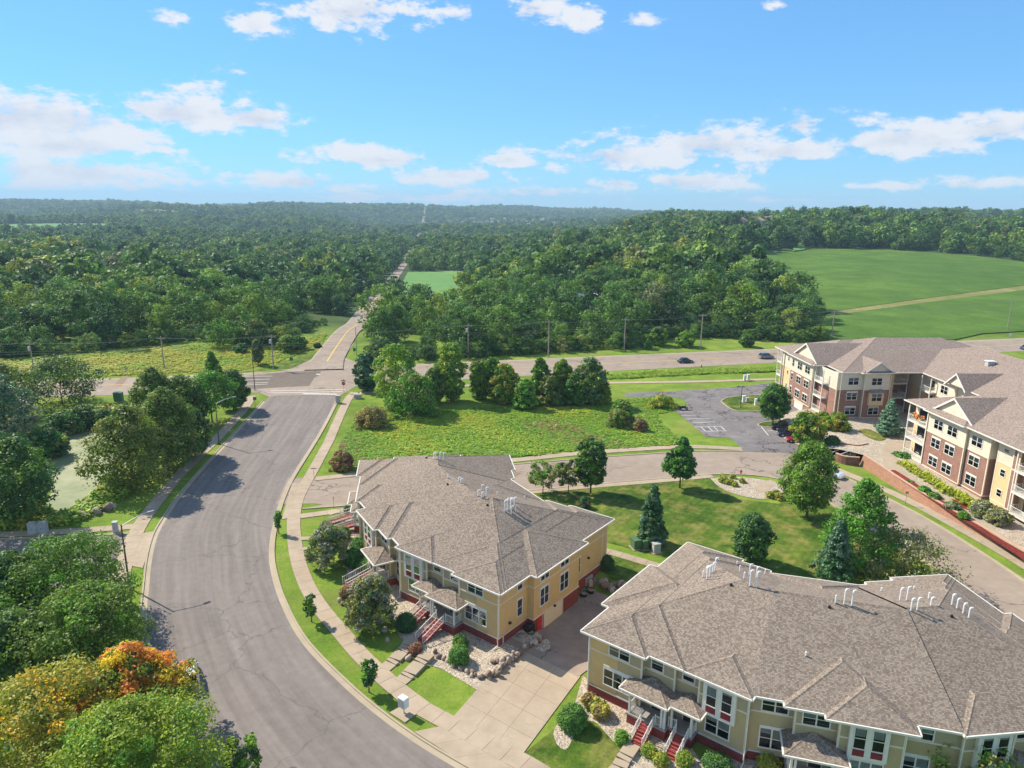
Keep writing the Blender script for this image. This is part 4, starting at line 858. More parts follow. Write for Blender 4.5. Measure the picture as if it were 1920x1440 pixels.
def porch(root, fr, sg, kind, runs):
    def F(s, t, z): return fr.p(s * sg, t, z)
    def rect(s0, s1): return tuple(sorted((s0 * sg, s1 * sg)))
    deck = MB(); posts = MB(); T = True
    if kind == 2:
        bl = []
        for s0, s1, t1 in ((-8.7, -4.05, 12.75), (-4.6, -1.35, 12.15)):
            a, b = rect(s0, s1); bl.append(Block([fr.p(x, y)[:2] for x, y in ((a, 8.5), (b, 8.5), (b, t1), (a, t1))], [T, T, T, T], .36, 3.52))
        a, b = rect(-8.0, -4.3); deck.fbox(fr, a, b, 10.0, 12.4, -.3, .95, 'brick_red'); deck.fbox(fr, a - .05, b + .05, 10.0, 12.46, .95, 1.1, 'deck_grey')
        a, b = rect(-4.3, -2.1); deck.fbox(fr, a, b, 9.9, 11.82, -.3, .95, 'brick_red'); deck.fbox(fr, a, b + .05, 9.9, 11.88, .95, 1.097, 'deck_grey')
        pp = [(-7.85, 12.25), (-4.75, 12.25), (-4.45, 12.25), (-2.25, 11.7), (-4.05, 11.7)]
        stairs = [(-5.95, 12.46, runs[0]), (-2.95, 11.88, runs[1])]
        rails = [[(-7.85, 10.9), (-7.85, 12.25), (-6.6, 12.3)], [(-5.3, 12.3), (-4.6, 12.25)], [(-4.3, 11.72), (-3.6, 11.72)], [(-2.35, 11.72), (-2.2, 11.72), (-2.2, 10.7)]]
    else:
        a, b = rect(.5, 5.25); bl = [Block([fr.p(x, y)[:2] for x, y in ((a, 8.5), (b, 8.5), (b, 12.85), (a, 12.85))], [T] * 4, .36, 3.52)]
        a, b = rect(1.0, 4.7); deck.fbox(fr, a, b, 10.0, 12.35, -.3, .95, 'brick_red'); deck.fbox(fr, a - .05, b + .05, 10.0, 12.42, .95, 1.1, 'deck_grey')
        pp = [(1.2, 12.2), (4.5, 12.2), (1.5, 12.2), (4.2, 12.2)]; stairs = [(2.0, 12.42, runs[0]), (3.7, 12.42, runs[0])]
        rails = [[(1.1, 10.9), (1.15, 12.2), (1.45, 12.2)], [(4.3, 12.2), (4.55, 12.2), (4.55, 10.9)], [(2.6, 12.2), (3.1, 12.2)]]
    roof_parts(bl, 'shingle', root, name='porch_roof')
    dk = deck.build('porch', root)
    for s, t in pp: posts = MB(); posts.fbox(fr, s * sg - .09, s * sg + .09, t - .09, t + .09, 1.1, 3.42, 'trim_white'); posts.build('post', dk)
    for r in rails: railing(dk, [F(s, t, 1.1) for s, t in r])
    for sc, t0, run in stairs:
        n = 7; st = MB(); 
        for i in range(n):
            z = 1.1 - (i + 1) * 1.0 / n; ta = t0 + i * run / n; a, b = rect(sc - .55, sc + .55)
            tread = MB(); tread.fbox(fr, a, b, ta, ta + run / n + .06, z - .06, z, 'stair_red')
            if i == 0: so = MB(); c0 = [(a, t0), (b, t0)]; [so.hexa([fr.p(x - .03, t0, .75), fr.p(x + .03, t0, .75), fr.p(x + .03, t0 + run, -.15), fr.p(x - .03, t0 + run, -.15), fr.p(x - .03, t0, 1.02), fr.p(x + .03, t0, 1.02), fr.p(x + .03, t0 + run, .1), fr.p(x - .03, t0 + run, .1)], 'stair_red') for x in (a, b)]; sobj = so.build('stair', root)
            tread.fbox(fr, a, b, ta + run / n - .02, ta + run / n, z - .14, z, 'stair_red'); tread.build('tread', sobj)
        for x in (sc - .55, sc + .55):
            railing(sobj, [F(x, t0 + .05, 1.02), F(x, t0 + run * .5, .55), F(x, t0 + run, .05)], h=.9, step=.2)
fA = [Frame(A2, _au, _an), Frame(A2, U2(120.25), np.array([-U2(120.25)[1], U2(120.25)[0]])), Frame(A3, U2(98), np.array([-U2(98)[1], U2(98)[0]]))]
def rn(h): u = U2(h); return np.array([u[1], -u[0]])
fB = [Frame(B2, U2(-38), rn(-38)), Frame(B2, U2(-15.5), rn(-15.5)), Frame(B3, U2(7), rn(7))]
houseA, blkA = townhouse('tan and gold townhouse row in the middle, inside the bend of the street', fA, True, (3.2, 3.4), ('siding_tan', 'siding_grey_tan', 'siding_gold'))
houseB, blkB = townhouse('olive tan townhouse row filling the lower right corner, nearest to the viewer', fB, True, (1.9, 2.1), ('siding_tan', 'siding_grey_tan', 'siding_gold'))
# vent pipes on the roofs
def pipe(root, blocks, px, py, h, hook=True, r=.07):
    q = roof_hit(blocks, px, py)
    if q is None: return
    m = MB(); x, y, z = q; h = h * .05
    pts = [(x, y, z - .2), (x, y, z + h)]
    if hook: pts += [(x + .08, y + .02, z + h + .12), (x + .24, y + .05, z + h + .12), (x + .3, y + .06, z + h - .02)]
    m.path(pts, r, 7, 'pipe_white'); m.tube((x, y, z - .05), (x, y, z + .06), .13, .1, 8, 'metal_grey'); m.build('vent_pipe', root)
def zp(x, y): return (1080 + x / 4.571, 1000 + y / 4.571)
for x, y, h, k in [(1087, 380, 16, 0), (1121, 398, 28, 1), (1117, 348, 16, 1), (1145, 375, 26, 1), (1172, 345, 24, 1), (1190, 328, 30, 1), (1402, 332, 16, 0), (1486, 358, 24, 1), (1546, 382, 24, 1), (1440, 392, 16, 0), (1488, 455, 34, 1), (1546, 468, 34, 1), (1380, 265, 8, 0), (1620, 350, 12, 0)]: pipe(houseB, blkB, *zp(x, y), h * .9, bool(k))
def zq(x, y): return (1480 + x / 3.6, 1040 + y / 3.6)
for x, y, h, k in [(310, 328, 16, 0), (368, 342, 28, 1), (420, 350, 28, 1), (745, 312, 24, 1), (792, 310, 26, 1), (820, 382, 22, 1), (862, 378, 22, 1), (940, 300, 14, 0), (955, 345, 14, 1), (1096, 342, 20, 1), (1130, 366, 18, 1), (1172, 398, 18, 1), (1210, 428, 18, 1), (110, 685, 8, 0), (620, 248, 8, 0), (842, 232, 6, 0)]: pipe(houseB, blkB, *zq(x, y), h, bool(k))
def zr_(x, y): return (640 + x / 6, 840 + y / 6)
for x, y, h, k in [(1040, 130, 18, 1), (1060, 135, 20, 1), (1110, 130, 20, 1), (1150, 140, 20, 1), (1200, 345, 10, 0), (1320, 385, 10, 1), (1345, 400, 10, 1), (1580, 475, 12, 1), (1630, 540, 20, 1), (1535, 548, 14, 1), (1580, 570, 14, 1), (1755, 535, 10, 0), (1840, 715, 26, 1), (1868, 700, 26, 1), (1905, 690, 24, 1)]: pipe(houseA, blkA, *zr_(x, y), h, bool(k))
def zs(x, y): return (900 + x / 6.857, 860 + y / 6.857)
for x, y, h, k in [(315, 682, 26, 1), (352, 665, 28, 1), (392, 640, 24, 1), (440, 615, 20, 1), (402, 718, 18, 1), (458, 690, 16, 1), (575, 515, 8, 0)]: pipe(houseA, blkA, *zs(x, y), h, bool(k))
for hs, bk, px, py in [(houseB, blkB, *zp(1328, 450)), (houseB, blkB, *zq(270, 362)), (houseB, blkB, *zq(1095, 424)), (houseA, blkA, *zs(95, 604)), (houseA, blkA, *zr_(1195, 415)), (houseA, blkA, *zr_(955, 117))]:
    q = roof_hit(bk, px, py)
    if q: m = MB(); m.tube((q[0], q[1], q[2] - .1), (q[0], q[1], q[2] + .18), .16, .12, 8, 'black_plastic'); m.build('roof_vent', hs)
# ------------------------------------------------------------------ three-storey apartment building on its terrace
TZ = 1.5
def terrace_z(y, x=200.0):
    k = 1.0 if y < 124 else 1 - (1 - min(1, max(0.03, (x - 55.0) / 9.0))) * min(1, (y - 124) / 6)
    return float(np.clip(1.0 + (y - 88) * .03, .7, 1.9)) * k
def line(a, b, sgn=1):
    a = np.array(a, float); b = np.array(b, float); u = (b - a) / np.linalg.norm(b - a); n = np.array([-u[1], u[0]]) * sgn; return Frame(a, u, n)
AZE = 11.8; AP = .345
def apartments():
    Lf = line((64.8, 172.7), (65.67, 151.43), -1)   # left wing front: looks towards -x
    Mf = line((68.47, 144.34), (80.17, 145.70), -1)  # courtyard face
    Rf = line((70.58, 123.65), (72.2, 102.54), -1)
    Bf = line((86.2, 143.8), (86.45, 128), -1)       # deep face between the wings
    for f in (Lf, Mf, Rf, Bf):
        pass
    # outward normals: make sure they look at the viewer's side
    for f, w in ((Lf, (-1, 0)), (Mf, (0, -1)), (Rf, (-1, 0)), (Bf, (-1, 0))):
        if f.n @ np.array(w) < 0: f.n = -f.n
    root = thing('apartment_building', 'three-storey brick and cream apartment building with balconies beside the car park', 'apartment building', (90, 140, 0))
    bl = []; T = True; Fa = False
    def blk(fr, s0, s1, t0, t1, sl=(T, T, T, T), pitch=AP, ze=AZE): bl.append(Block([fr.p(a, b)[:2] for a, b in ((s0, t0), (s1, t0), (s1, t1), (s0, t1))], list(sl), pitch, ze))
    # left wing: hip end at the front, ridge running east
    blk(Lf, 0, 21.4, -48, 0.0); blk(Lf, -.1, 28.2, -46, -3.0)
    blk(Lf, 8.2, 20.8, -20, .3, pitch=AP)
    # body between the wings and the right wing
    blk(Bf, -20, 80, -27.5, 0.2, pitch=AP)
    blk(Rf, 0, 80, -42, 0.0); blk(Rf, 6.2, 16.3, -30, .5); blk(Rf, 16, 80, -42, .1)
    blk(Mf, 4.4, 11.7, -12, .9, pitch=AP)
    roof_parts(bl, 'shingle_apt', root)
    # cross gables
    def gable(fr, s0, s1, t, zf, name='gable', depth=9, rise=None):
        w = (s1 - s0) / 2; sm = (s0 + s1) / 2; rise = rise or w * .5; z0 = AZE + zf; m = MB(); ov = .35
        a, b, c = fr.p(s0, t, z0), fr.p(s1, t, z0), fr.p(sm, t, z0 + rise); m.face([a, b, c], 'gable_cream', [(0, 0), (2 * w, 0), (w, rise)])
        o = m.build(name, root); r = MB()
        for x in (s0, s1):
            e = fr.p(x + (x - sm) / w * ov, t + ov, z0 - rise / w * ov); rb = fr.p(sm, t + ov, z0 + rise); rb2 = fr.p(sm, t - depth, z0 + rise); eb = fr.p(x + (x - sm) / w * ov, t - depth, z0 - rise / w * ov)
            L = math.hypot(w, rise); r.face([e, eb, rb2, rb], 'shingle_apt', [(0, 0), (depth, 0), (depth, L), (0, L)])
        r.build('gable_roof', o); tr = MB()
        for x in (s0, s1):
            e = np.array(fr.p(x + (x - sm) / w * ov, t + ov, z0 - rise / w * ov)); rb = np.array(fr.p(sm, t + ov, z0 + rise)); nn_ = np.array([*fr.n, 0]) * .06; dz = np.array([0, 0, -.34])
            tr.hexa([tuple(e + dz), tuple(rb + dz), tuple(rb + dz + nn_), tuple(e + dz + nn_), tuple(e + [0, 0, .03]), tuple(rb + [0, 0, .03]), tuple(rb + nn_ + [0, 0, .03]), tuple(e + nn_ + [0, 0, .03])], 'trim_white')
        tr.build('barge_board', o)
    gable(Lf, 9.2, 20.6, -1.1, .42, depth=14, rise=3.3); gable(Rf, 7.0, 16.3, -1.0, .42, depth=13, rise=3.0); gable(Mf, 5.3, 11.3, .2, .25, depth=9, rise=2.0)
    gable(Bf, 8.0, 14.0, 1.0, .3, depth=9, rise=2.5)
    wl, br, tr = MB(), MB(), MB()
    def body(fr, s0, s1, t, t0=-8, base=1.85, zb=0.0, mid=8.0, lowm='brick_apt', topm='siding_cream', side=None, sidelow=None):
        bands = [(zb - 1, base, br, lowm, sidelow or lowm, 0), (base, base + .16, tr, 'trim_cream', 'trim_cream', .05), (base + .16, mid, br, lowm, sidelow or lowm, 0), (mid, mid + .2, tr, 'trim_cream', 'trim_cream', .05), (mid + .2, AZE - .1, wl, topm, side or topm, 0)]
        wall_block(None, fr, s0, s1, t, t0, bands)
        for s in (s0, s1): tr.fbox(fr, s - .1, s + .1, t - .12, t + .03, base + .2, AZE - .15, 'trim_cream')
    O = -.6
    body(Lf, 1.0, 3.6, O - 1.4); body(Lf, 3.5, 8.7, O - .3, lowm='siding_peach'); body(Lf, 8.6, 20.2, O); body(Lf, 3.5, 4.3, O - .1); body(Lf, 20.2, 25.3, -4.0, lowm='siding_peach', topm='siding_cream'); body(Lf, 25.2, 27.0, -3.1, t0=-6, lowm='siding_peach')
    body(Mf, -.3, 5.4, O + .2); body(Mf, 5.4, 11.2, O + .75); body(Mf, 11.1, 13.7, -2.6, lowm='siding_peach', topm='siding_peach')
    body(Mf, 3, 20, -6, t0=-14)
    body(Bf, -8, 3, -1.2, lowm='siding_peach'); body(Bf, 3, 9, -.5); body(Bf, 9, 22, -.8)
    body(Rf, .6, 6.5, O - 1.6, lowm='siding_peach'); body(Rf, 6.4, 15.8, O + .15); body(Rf, 15.7, 20.7, O - .25, lowm='brick_apt'); body(Rf, 20.6, 33, -2.2, lowm='siding_peach', topm='siding_cream'); body(Rf, 21.6, 24.9, -1.55, lowm='siding_peach'); body(Rf, 25.1, 26.3, -1.1, lowm='brick_apt', topm='brick_apt'); body(Rf, 31.5, 60, -1.2)
    ls = Frame(Lf.p(0, 0)[:2], -Lf.n, -Lf.u); body(ls, 3, 46, -1.2, t0=-6)
    # windows
    def W(fr, s0, s1, z0, z1, t, c=2, h=.0, b=.5): window(root, fr, s0, s1, z0, z1, t, c, header=h, blind=b)
    for z0, z1, h in ((9.1, 10.6, 0), (5.85, 7.35, .2), (2.65, 4.15, .2)):
        W(Lf, 12.3, 14.5, z0, z1, O, 2, h); W(Lf, 16.2, 18.5, z0, z1, O, 2, h); W(Lf, 9.4, 10.3, z0, z1, O, 1, h); W(Lf, 6.2, 6.9, z0 + .6, z1 - .1, O - .3, 1)
        W(Lf, 22.0, 23.2, z0 + .1, z1, -4.0, 1); W(Lf, 25.7, 26.5, z0 + .4, z1, -3.1, 1)
        W(Mf, 2.1, 4.3, z0, z1, O + .2, 2, h)
        if z0 != 5.85: W(Mf, 7.0, 9.2, z0, z1, O + .75, 2, h)
        W(Mf, 11.9, 12.7, z0 + .3, z1, -2.6, 1); W(Bf, 4.2, 6.4, z0, z1, -.5, 2, h)
        W(Rf, 8.2, 10.3, z0, z1, O + .15, 2, h); W(Rf, 11.6, 13.8, z0, z1, O + .15, 2, h); W(Rf, 16.8, 19.0, z0, z1, O - .25, 2, h)
        W(Rf, 22.7, 23.6, z0 + (.9 if z0 > 9 else .3), z1 - .2, -1.55, 1, b=0); W(Rf, 20.8, 21.4, z0 + (.9 if z0 > 9 else .3), z1 - .2, -2.2, 1, b=0); W(Rf, 2.2, 3.0, z0, z0 + .9, O - 1.6, 1)
    # bay window with its own little roof on the courtyard face
    bw = MB(); bw.fbox(Mf, 6.5, 9.7, .1, .75, 4.75, 7.65, 'siding_peach'); bo = bw.build('bay_window', root); window(bo, Mf, 7.0, 9.2, 5.75, 7.3, .75, 2)
    rb_ = MB(); rb_.hexa([Mf.p(6.1, .1, 7.65), Mf.p(10.1, .1, 7.65), Mf.p(10.0, 1.2, 7.65), Mf.p(6.2, 1.2, 7.65), Mf.p(6.7, .1, 8.2), Mf.p(9.5, .1, 8.2), Mf.p(9.4, .4, 8.1), Mf.p(6.8, .4, 8.1)], 'shingle_apt'); rb_.build('bay_roof', bo)
    br.build('brick_wall', root); wl.build('siding', root); tr.build('wall_trim', root)
    # garage door at the foot of the left wing
    g = MB()
    for i in range(4): g.fbox(Lf, 12.6, 17.0, O, O + .06, -.5 + i * .5, -.5 + i * .5 + .48, 'trim_white')
    g.fbox(Lf, 12.3, 17.3, O, O + .12, 1.5, 1.75, 'trim_cream'); g.build('garage_door', root)
    # balconies
    def balcony(fr, s0, s1, t0, t1, z, sides=(1, 1)):
        m = MB(); m.fbox(fr, s0, s1, t0, t1, z - .28, z, 'trim_white'); o = m.build('balcony', root)
        pts = [fr.p(s0 + .06, t0 + .2, z)] * sides[0] + [fr.p(s0 + .06, t1 - .06, z), fr.p(s1 - .06, t1 - .06, z)] + [fr.p(s1 - .06, t0 + .2, z)] * sides[1]
        railing(o, pts, 1.0, 'trim_white', .22)
        d = MB(); d.fbox(fr, s0 + .6, s0 + (s1 - s0) * .62, t0 - .02, t0 + .05, z, z + 2.1, 'trim_white'); d.fbox(fr, s0 + .7, s0 + (s1 - s0) * .62 - .1, t0 + .03, t0 + .06, z + .08, z + 2.0, 'dark_interior'); d.build('balcony_door', o)
        for s in (s0 + .08, s1 - .08): q = MB(); q.fbox(fr, s - .09, s + .09, t1 - .17, t1 - .01, z - .28, z + 2.9, 'trim_white'); q.build('post', o)
    for z in (8.5, 5.3, 2.1):
        balcony(Lf, 20.5, 24.4, -4.0, -.8, z); balcony(Lf, 1.0, 3.5, -2.1, -.5, z); balcony(Mf, 13.9, 17.6, -6.0, -3.2, z); balcony(Rf, .9, 6.2, -2.2, -.5, z); balcony(Bf, -1, 2.4, -1.2, .6, z); balcony(Rf, 26.5, 31.0, -2.2, -.4, z)
    fl = MB()
    for i in range(60):
        a, b, c = random.uniform(3.0, 5.4), random.uniform(-.45, -.05), 9.4 + random.uniform(0, .8); p = fr = Rf.p(a, b, c); s = random.uniform(.06, .16); fl.box(p[0] - s, p[1] - s, p[2] - s, p[0] + s, p[1] + s, p[2] + s, random.choice(['flower_pink', 'flower_orange', 'leaf_shrub']))
    tag(fl.build('flower_basket'), 'orange and pink flowers hanging on the top balcony nearest the spruce', 'flowers')
    for fr, s, t in ((Lf, 20.1, O + .12), (Mf, .1, .25), (Rf, 6.5, O + .25), (Mf, 11.1, O + .9), (Rf, 15.85, O - .1)):
        d = MB(); d.path([fr.p(s, t, AZE - .2), fr.p(s, t, 1.9)], .07, 6, 'trim_cream'); d.build('downspout', root)
    q = roof_hit(bl, *(1640 + 1480 / 6.857, 600 + 580 / 6.857))
    if q: m = MB(); m.box(q[0] - .7, q[1] - .5, q[2] - .5, q[0] + .7, q[1] + .5, q[2] + .75, 'cabinet_grey'); m.box(q[0] - .85, q[1] - .65, q[2] + .75, q[0] + .85, q[1] + .65, q[2] + .85, 'box_white'); m.build('roof_unit', root)
    return root, bl, Lf, Mf, Rf
aptR, blkC, aL, aM, aR = apartments()
# terrace in front of the apartments, its retaining wall, beds and walk
wall_line = resample(smooth_line(GP([(1611, 872), (1648, 896), (1705, 933), (1750, 958), (1800, 985), (1876, 1027), (1925, 1054), (2000, 1098)]), 1), 2.0)
wtop = [terrace_z(p[1]) for p in wall_line]
rw = thing('retaining_wall', 'long tan brick retaining wall between the apartment terrace and the street', 'retaining wall', (float(wall_line[0][0]), float(wall_line[0][1]), 0))
nw = normals2(wall_line)
if nw[0][0] < 0: nw = -nw
m = MB(); cp = MB(); ul = 0
for i in range(len(wall_line) - 1):
    a, b = wall_line[i], wall_line[i + 1]; L = float(np.linalg.norm(b - a)); za, zb_ = wtop[i], wtop[i + 1]; lean = .55
    A_, B_ = a + nw[i] * lean, b + nw[i + 1] * lean
    m.face([(*a, -.1), (*b, -.1), (*B_, zb_), (*A_, za)], 'brick_retaining', [(ul, 0), (ul + L, 0), (ul + L, zb_), (ul, za)]); ul += L
    C_, D_ = A_ + nw[i] * .4, B_ + nw[i + 1] * .4
    e = -nw[i] * .06
    cp.hexa([(*(A_ + e), za), (*(B_ + e), zb_), (*D_, zb_), (*C_, za), (*(A_ + e), za + .1), (*(B_ + e), zb_ + .1), (*D_, zb_ + .1), (*C_, za + .1)], 'coping')
m.build('wall_face', rw); cp.build('coping', rw)
def tsheet(name, px, m, dz=0.0, sm=1, kind='structure'):
    P = []
    for x, y in px:
        z = 1.5
        for _ in range(6): g = G(x, y, z + dz); z = terrace_z(g[1], g[0])
        P.append(g)
    if sm: P = [tuple(q) for q in smooth_line(P + [P[0]], sm)[:-1]]
    me = sheet_mesh(name, P, 0, m, 3.0); 
    for v in me.vertices: v.co.z = terrace_z(v.co.y, v.co.x) + dz
    return obj(name, me, None, kind=kind)
top_in = [tuple(p + n_ * .7) for p, n_ in zip(wall_line, nw)]
ter = top_in + [(84, 60), (84, 100), (92, 128), (92, 150), (66.5, 152), (60, 150), (57, 146.5), (55.2, 141), (54.8, 136), (56.0, 131.5), (57.5, 128)]
me = sheet_mesh('terrace', ter, 0, 'gravel', 3.0)
for v in me.vertices: v.co.z = terrace_z(v.co.y, v.co.x)
obj('terrace', me, None, kind='structure')
def zt(x, y): return (1400 + x / 3.273, 600 + y / 3.273)
def zu(x, y): return (1480 + x / 6.857, 760 + y / 6.857)
tsheet('walk', [zt(*p) for p in [(845, 760), (900, 745), (985, 735), (990, 770), (930, 800), (915, 850), (940, 900), (1000, 960), (1120, 1040), (1300, 1130), (1500, 1270), (1702, 1400), (1702, 1440), (1480, 1290), (1250, 1130), (1090, 1040), (970, 960), (900, 915), (850, 915), (830, 840)]], 'path_concrete', .02)
tsheet('mulch_bed', [zt(*p) for p in [(865, 922), (910, 920), (1000, 975), (1100, 1045), (1240, 1130), (1350, 1205), (1500, 1310), (1702, 1425), (1740, 1500), (1640, 1432), (1440, 1300), (1280, 1200), (1130, 1100), (950, 985)]], 'mulch_red', .03, 0)
tsheet('mulch_bed', [zt(*p) for p in [(1250, 1095), (1350, 1120), (1400, 1150), (1340, 1170)]], 'mulch_red', .03)
tsheet('juniper_bed', [zt(*p) for p in [(685, 675), (740, 665), (800, 690), (855, 715), (850, 738), (800, 742), (730, 715)]], 'lawn', .05)
# curved planter of stacked blocks with coping and steps with handrails
def planter(label, px, z0, h, mat='stone_wall', thick=.4):
    p = resample(smooth_line(GP(px, z0), 2), .8); n_ = normals2(p); L = 0; r = thing('block_wall', label, 'wall', (float(p[0][0]), float(p[0][1]), z0)); m = MB(); c = MB()
    for i in range(len(p) - 1):
        a, b = p[i], p[i + 1]; l = float(np.linalg.norm(b - a)); a2, b2 = a + n_[i] * thick, b + n_[i + 1] * thick; U = [(L, 0), (L + l, 0), (L + l, h), (L, h)]
        m.face([(*a, z0 - .2), (*b, z0 - .2), (*b, z0 + h), (*a, z0 + h)], mat, U); m.face([(*a2, z0 - .2), (*b2, z0 - .2), (*b2, z0 + h), (*a2, z0 + h)], mat, U); L += l
        c.hexa([(*a, z0 + h), (*b, z0 + h), (*b2, z0 + h), (*a2, z0 + h), (*a, z0 + h + .1), (*b, z0 + h + .1), (*b2, z0 + h + .1), (*a2, z0 + h + .1)], 'coping')
    m.build('block_face', r); c.build('coping', r)
planter('curved reddish block planter wall at the foot of the terrace steps', [zu(580, 715), zu(640, 745), (1588, 872.5), zu(820, 772), zu(895, 778)], 0, 1.5)
planter('curved block wall behind the terrace steps', [zu(640, 545), zu(760, 565), zu(880, 585), zu(1010, 555)], 1.0, 1.0)
planter('low block wall along the edge of the car park', [(1535, 840), (1525, 826), (1520, 812), (1528, 796), (1545, 788)], 0, 1.4)
st = thing('terrace_steps', 'pale steps with two metal handrails climbing to the apartment terrace', 'steps', (*G(*zu(640, 700)), 0))
p0 = np.array(G(*zu(560, 690))); p1 = np.array(G(*zu(830, 600), 1.4)); d = (p1 - p0) / 7; t_ = d / np.linalg.norm(d); n_ = np.array([-t_[1], t_[0]]) * .9
for i in range(7): mm = MB(); a = p0 + d * i; b = a + d * 1.03; mm.hexa([(*(a - n_), -.1), (*(b - n_), -.1), (*(b + n_), -.1), (*(a + n_), -.1), (*(a - n_), .2 * i + .2), (*(b - n_), .2 * i + .2), (*(b + n_), .2 * i + .2), (*(a + n_), .2 * i + .2)], 'path_concrete'); mm.build('step', st)
for sg in (-1, 1): mm = MB(); a = p0 + n_ * sg; b = p0 + d * 5 + n_ * sg; mm.path([(*a, 0), (*a, .95), (*b, 2.0), (*b, 1.1)], .05, 6, 'pipe_white'); mm.build('handrail', st)
# ------------------------------------------------------------------ foliage
def leaf_mesh(name, centres, radii, tones, nleaf, size, mats, rng, squash=.8, droop=.0, aspect=1.5, matpick=None, updir=.35):
    """leaf-sized faces spread over the skin of many small clumps; 'tone' varies by clump"""
    C = np.repeat(centres, nleaf, 0); Rr = np.repeat(radii, nleaf); n = len(C)
    d = rng.normal(size=(n, 3)); d[:, 2] += .25; d /= np.linalg.norm(d, axis=1)[:, None]
    rad = Rr * rng.uniform(.55, 1.08, n); p = C + d * rad[:, None] * np.array([1, 1, squash])
    nrm = d + rng.normal(size=(n, 3)) * .55 + np.array([0, 0, updir]); nrm /= np.linalg.norm(nrm, axis=1)[:, None]
    a = np.cross(nrm, rng.normal(size=(n, 3))); a /= np.linalg.norm(a, axis=1)[:, None]; b = np.cross(nrm, a)
    s = size * rng.uniform(.65, 1.35, n)[:, None]; a = a * s * .5 * aspect; b = b * s * .5
    v = np.stack([p - a, p - b * .9 + a * .1, p + a, p + b * .9 + a * .1], 1).reshape(-1, 3); v[:, 2] -= 0
    me = bpy.data.meshes.new(name); me.vertices.add(4 * n); me.vertices.foreach_set('co', v.ravel().astype(np.float32))
    me.loops.add(4 * n); me.loops.foreach_set('vertex_index', np.arange(4 * n, dtype=np.int32))
    me.polygons.add(n); me.polygons.foreach_set('loop_start', np.arange(0, 4 * n, 4, dtype=np.int32)); me.polygons.foreach_set('loop_total', np.full(n, 4, np.int32))
    t = np.repeat(np.repeat(tones, nleaf) + rng.uniform(-.18, .18, n), 4)
    at = me.attributes.new('tone', 'FLOAT', 'POINT'); at.data.foreach_set('value', np.clip(t, 0, 1).astype(np.float32))
    for k in mats: me.materials.append(mat_of(k))
    if matpick is not None: me.polygons.foreach_set('material_index', np.repeat(matpick, nleaf).astype(np.int32))
    me.update(calc_edges=True); return me
def crown_clumps(rng, shape, R, H, n, rc):
    """clump centres for a crown of radius R, height H whose base is at z=0"""
    out = []
    while len(out) < n:
        u = rng.uniform(0, 1); th = rng.uniform(0, 2 * math.pi)
        if shape == 'round': prof = math.sin(math.pi * min(.97, .12 + .86 * u)) ** .62
        elif shape == 'maple': prof = min(1.0, (1 - u) ** .62 * 1.25) * min(1, .45 + u * 3.0)
        elif shape == 'cone': prof = (1 - u) ** .85 * min(1, .5 + u * 6)
        elif shape == 'column': prof = math.sin(math.pi * min(.98, .1 + .86 * u)) ** .45
        elif shape == 'vase': prof = .35 + .65 * math.sin(math.pi * min(.95, .1 + .7 * u)) ** .8 * (1 if u < .85 else .8)
        elif shape == 'ball': prof = math.sqrt(max(0.05, 1 - (1.75 * u - .8) ** 2))
        else: prof = math.sqrt(max(0, 1 - u * u * .95))
        lump = 1 if shape == 'ball' else 1 + .13 * math.sin(3 * th + shape.__len__() + 5 * u) + .09 * math.sin(7 * th + 9 * u)
        r = R * prof * lump * (rng.uniform(.72, 1.0) if rng.uniform() < .72 else rng.uniform(.1, .72))
        out.append((r * math.cos(th), r * math.sin(th), u * H * .97 + .015 * H))
    c = np.array(out); rad = rc * rng.uniform(.6, 1.3, n) * (1 - .35 * c[:, 2] / H if shape in ('cone', 'maple') else 1)
    return c, rad
def trunk_mesh(name, rng, h, r, crown_h, crown_r, mat='bark', limbs=7):
    m = MB(); top = h + crown_h * .75; pts = [Vector((0, 0, -.3))]
    for i in range(1, 6): f = i / 5; pts.append(Vector((rng.normal() * .03 * top * f, rng.normal() * .03 * top * f, top * f)))
    for i in range(5): m.tube(pts[i], pts[i + 1], r * (1 - .17 * i) * (1.25 if i == 0 else 1), r * (1 - .17 * (i + 1)), 8, mat, caps=False)
    for k in range(limbs):
        f = rng.uniform(.25, .8); z = h * .85 + crown_h * f * .6; a = rng.uniform(0, 6.28); L = crown_r * rng.uniform(.5, .85); b = Vector((0, 0, z)); e = b + Vector((math.cos(a) * L, math.sin(a) * L, L * rng.uniform(.3, .8))); mid_ = (b + e) / 2 + Vector((0, 0, -.08 * L)); m.tube(b, mid_, r * .4, r * .28, 5, mat, False); m.tube(mid_, e, r * .28, r * .08, 5, mat, False)
    return m.mesh(name)
_TC = {}
def tree_proto(key, shape, R, H, hb, mats, nclump, nleaf, size, rc, seed=0, bark='bark', weights=None, limbs=7, squash=.8, tr=.16):
    """returns (crown mesh, trunk mesh) for a tree: crown from height hb to hb+H"""
    if key in _TC: return _TC[key]
    rng = np.random.default_rng(seed + 11); c, rad = crown_clumps(rng, shape, R, H, nclump, rc); c[:, 2] += hb
    if weights is None: mp = None
    elif callable(weights): mp = np.array([weights(*p) for p in c])
    else: mp = rng.choice(len(mats), nclump, p=weights)
    cm = leaf_mesh('crown', c, rad, rng.uniform(0, 1, nclump), nleaf, size, mats, rng, squash, matpick=mp)
    tm = trunk_mesh('trunk', rng, hb, tr, H, R, bark, limbs); _TC[key] = (cm, tm); return cm, tm
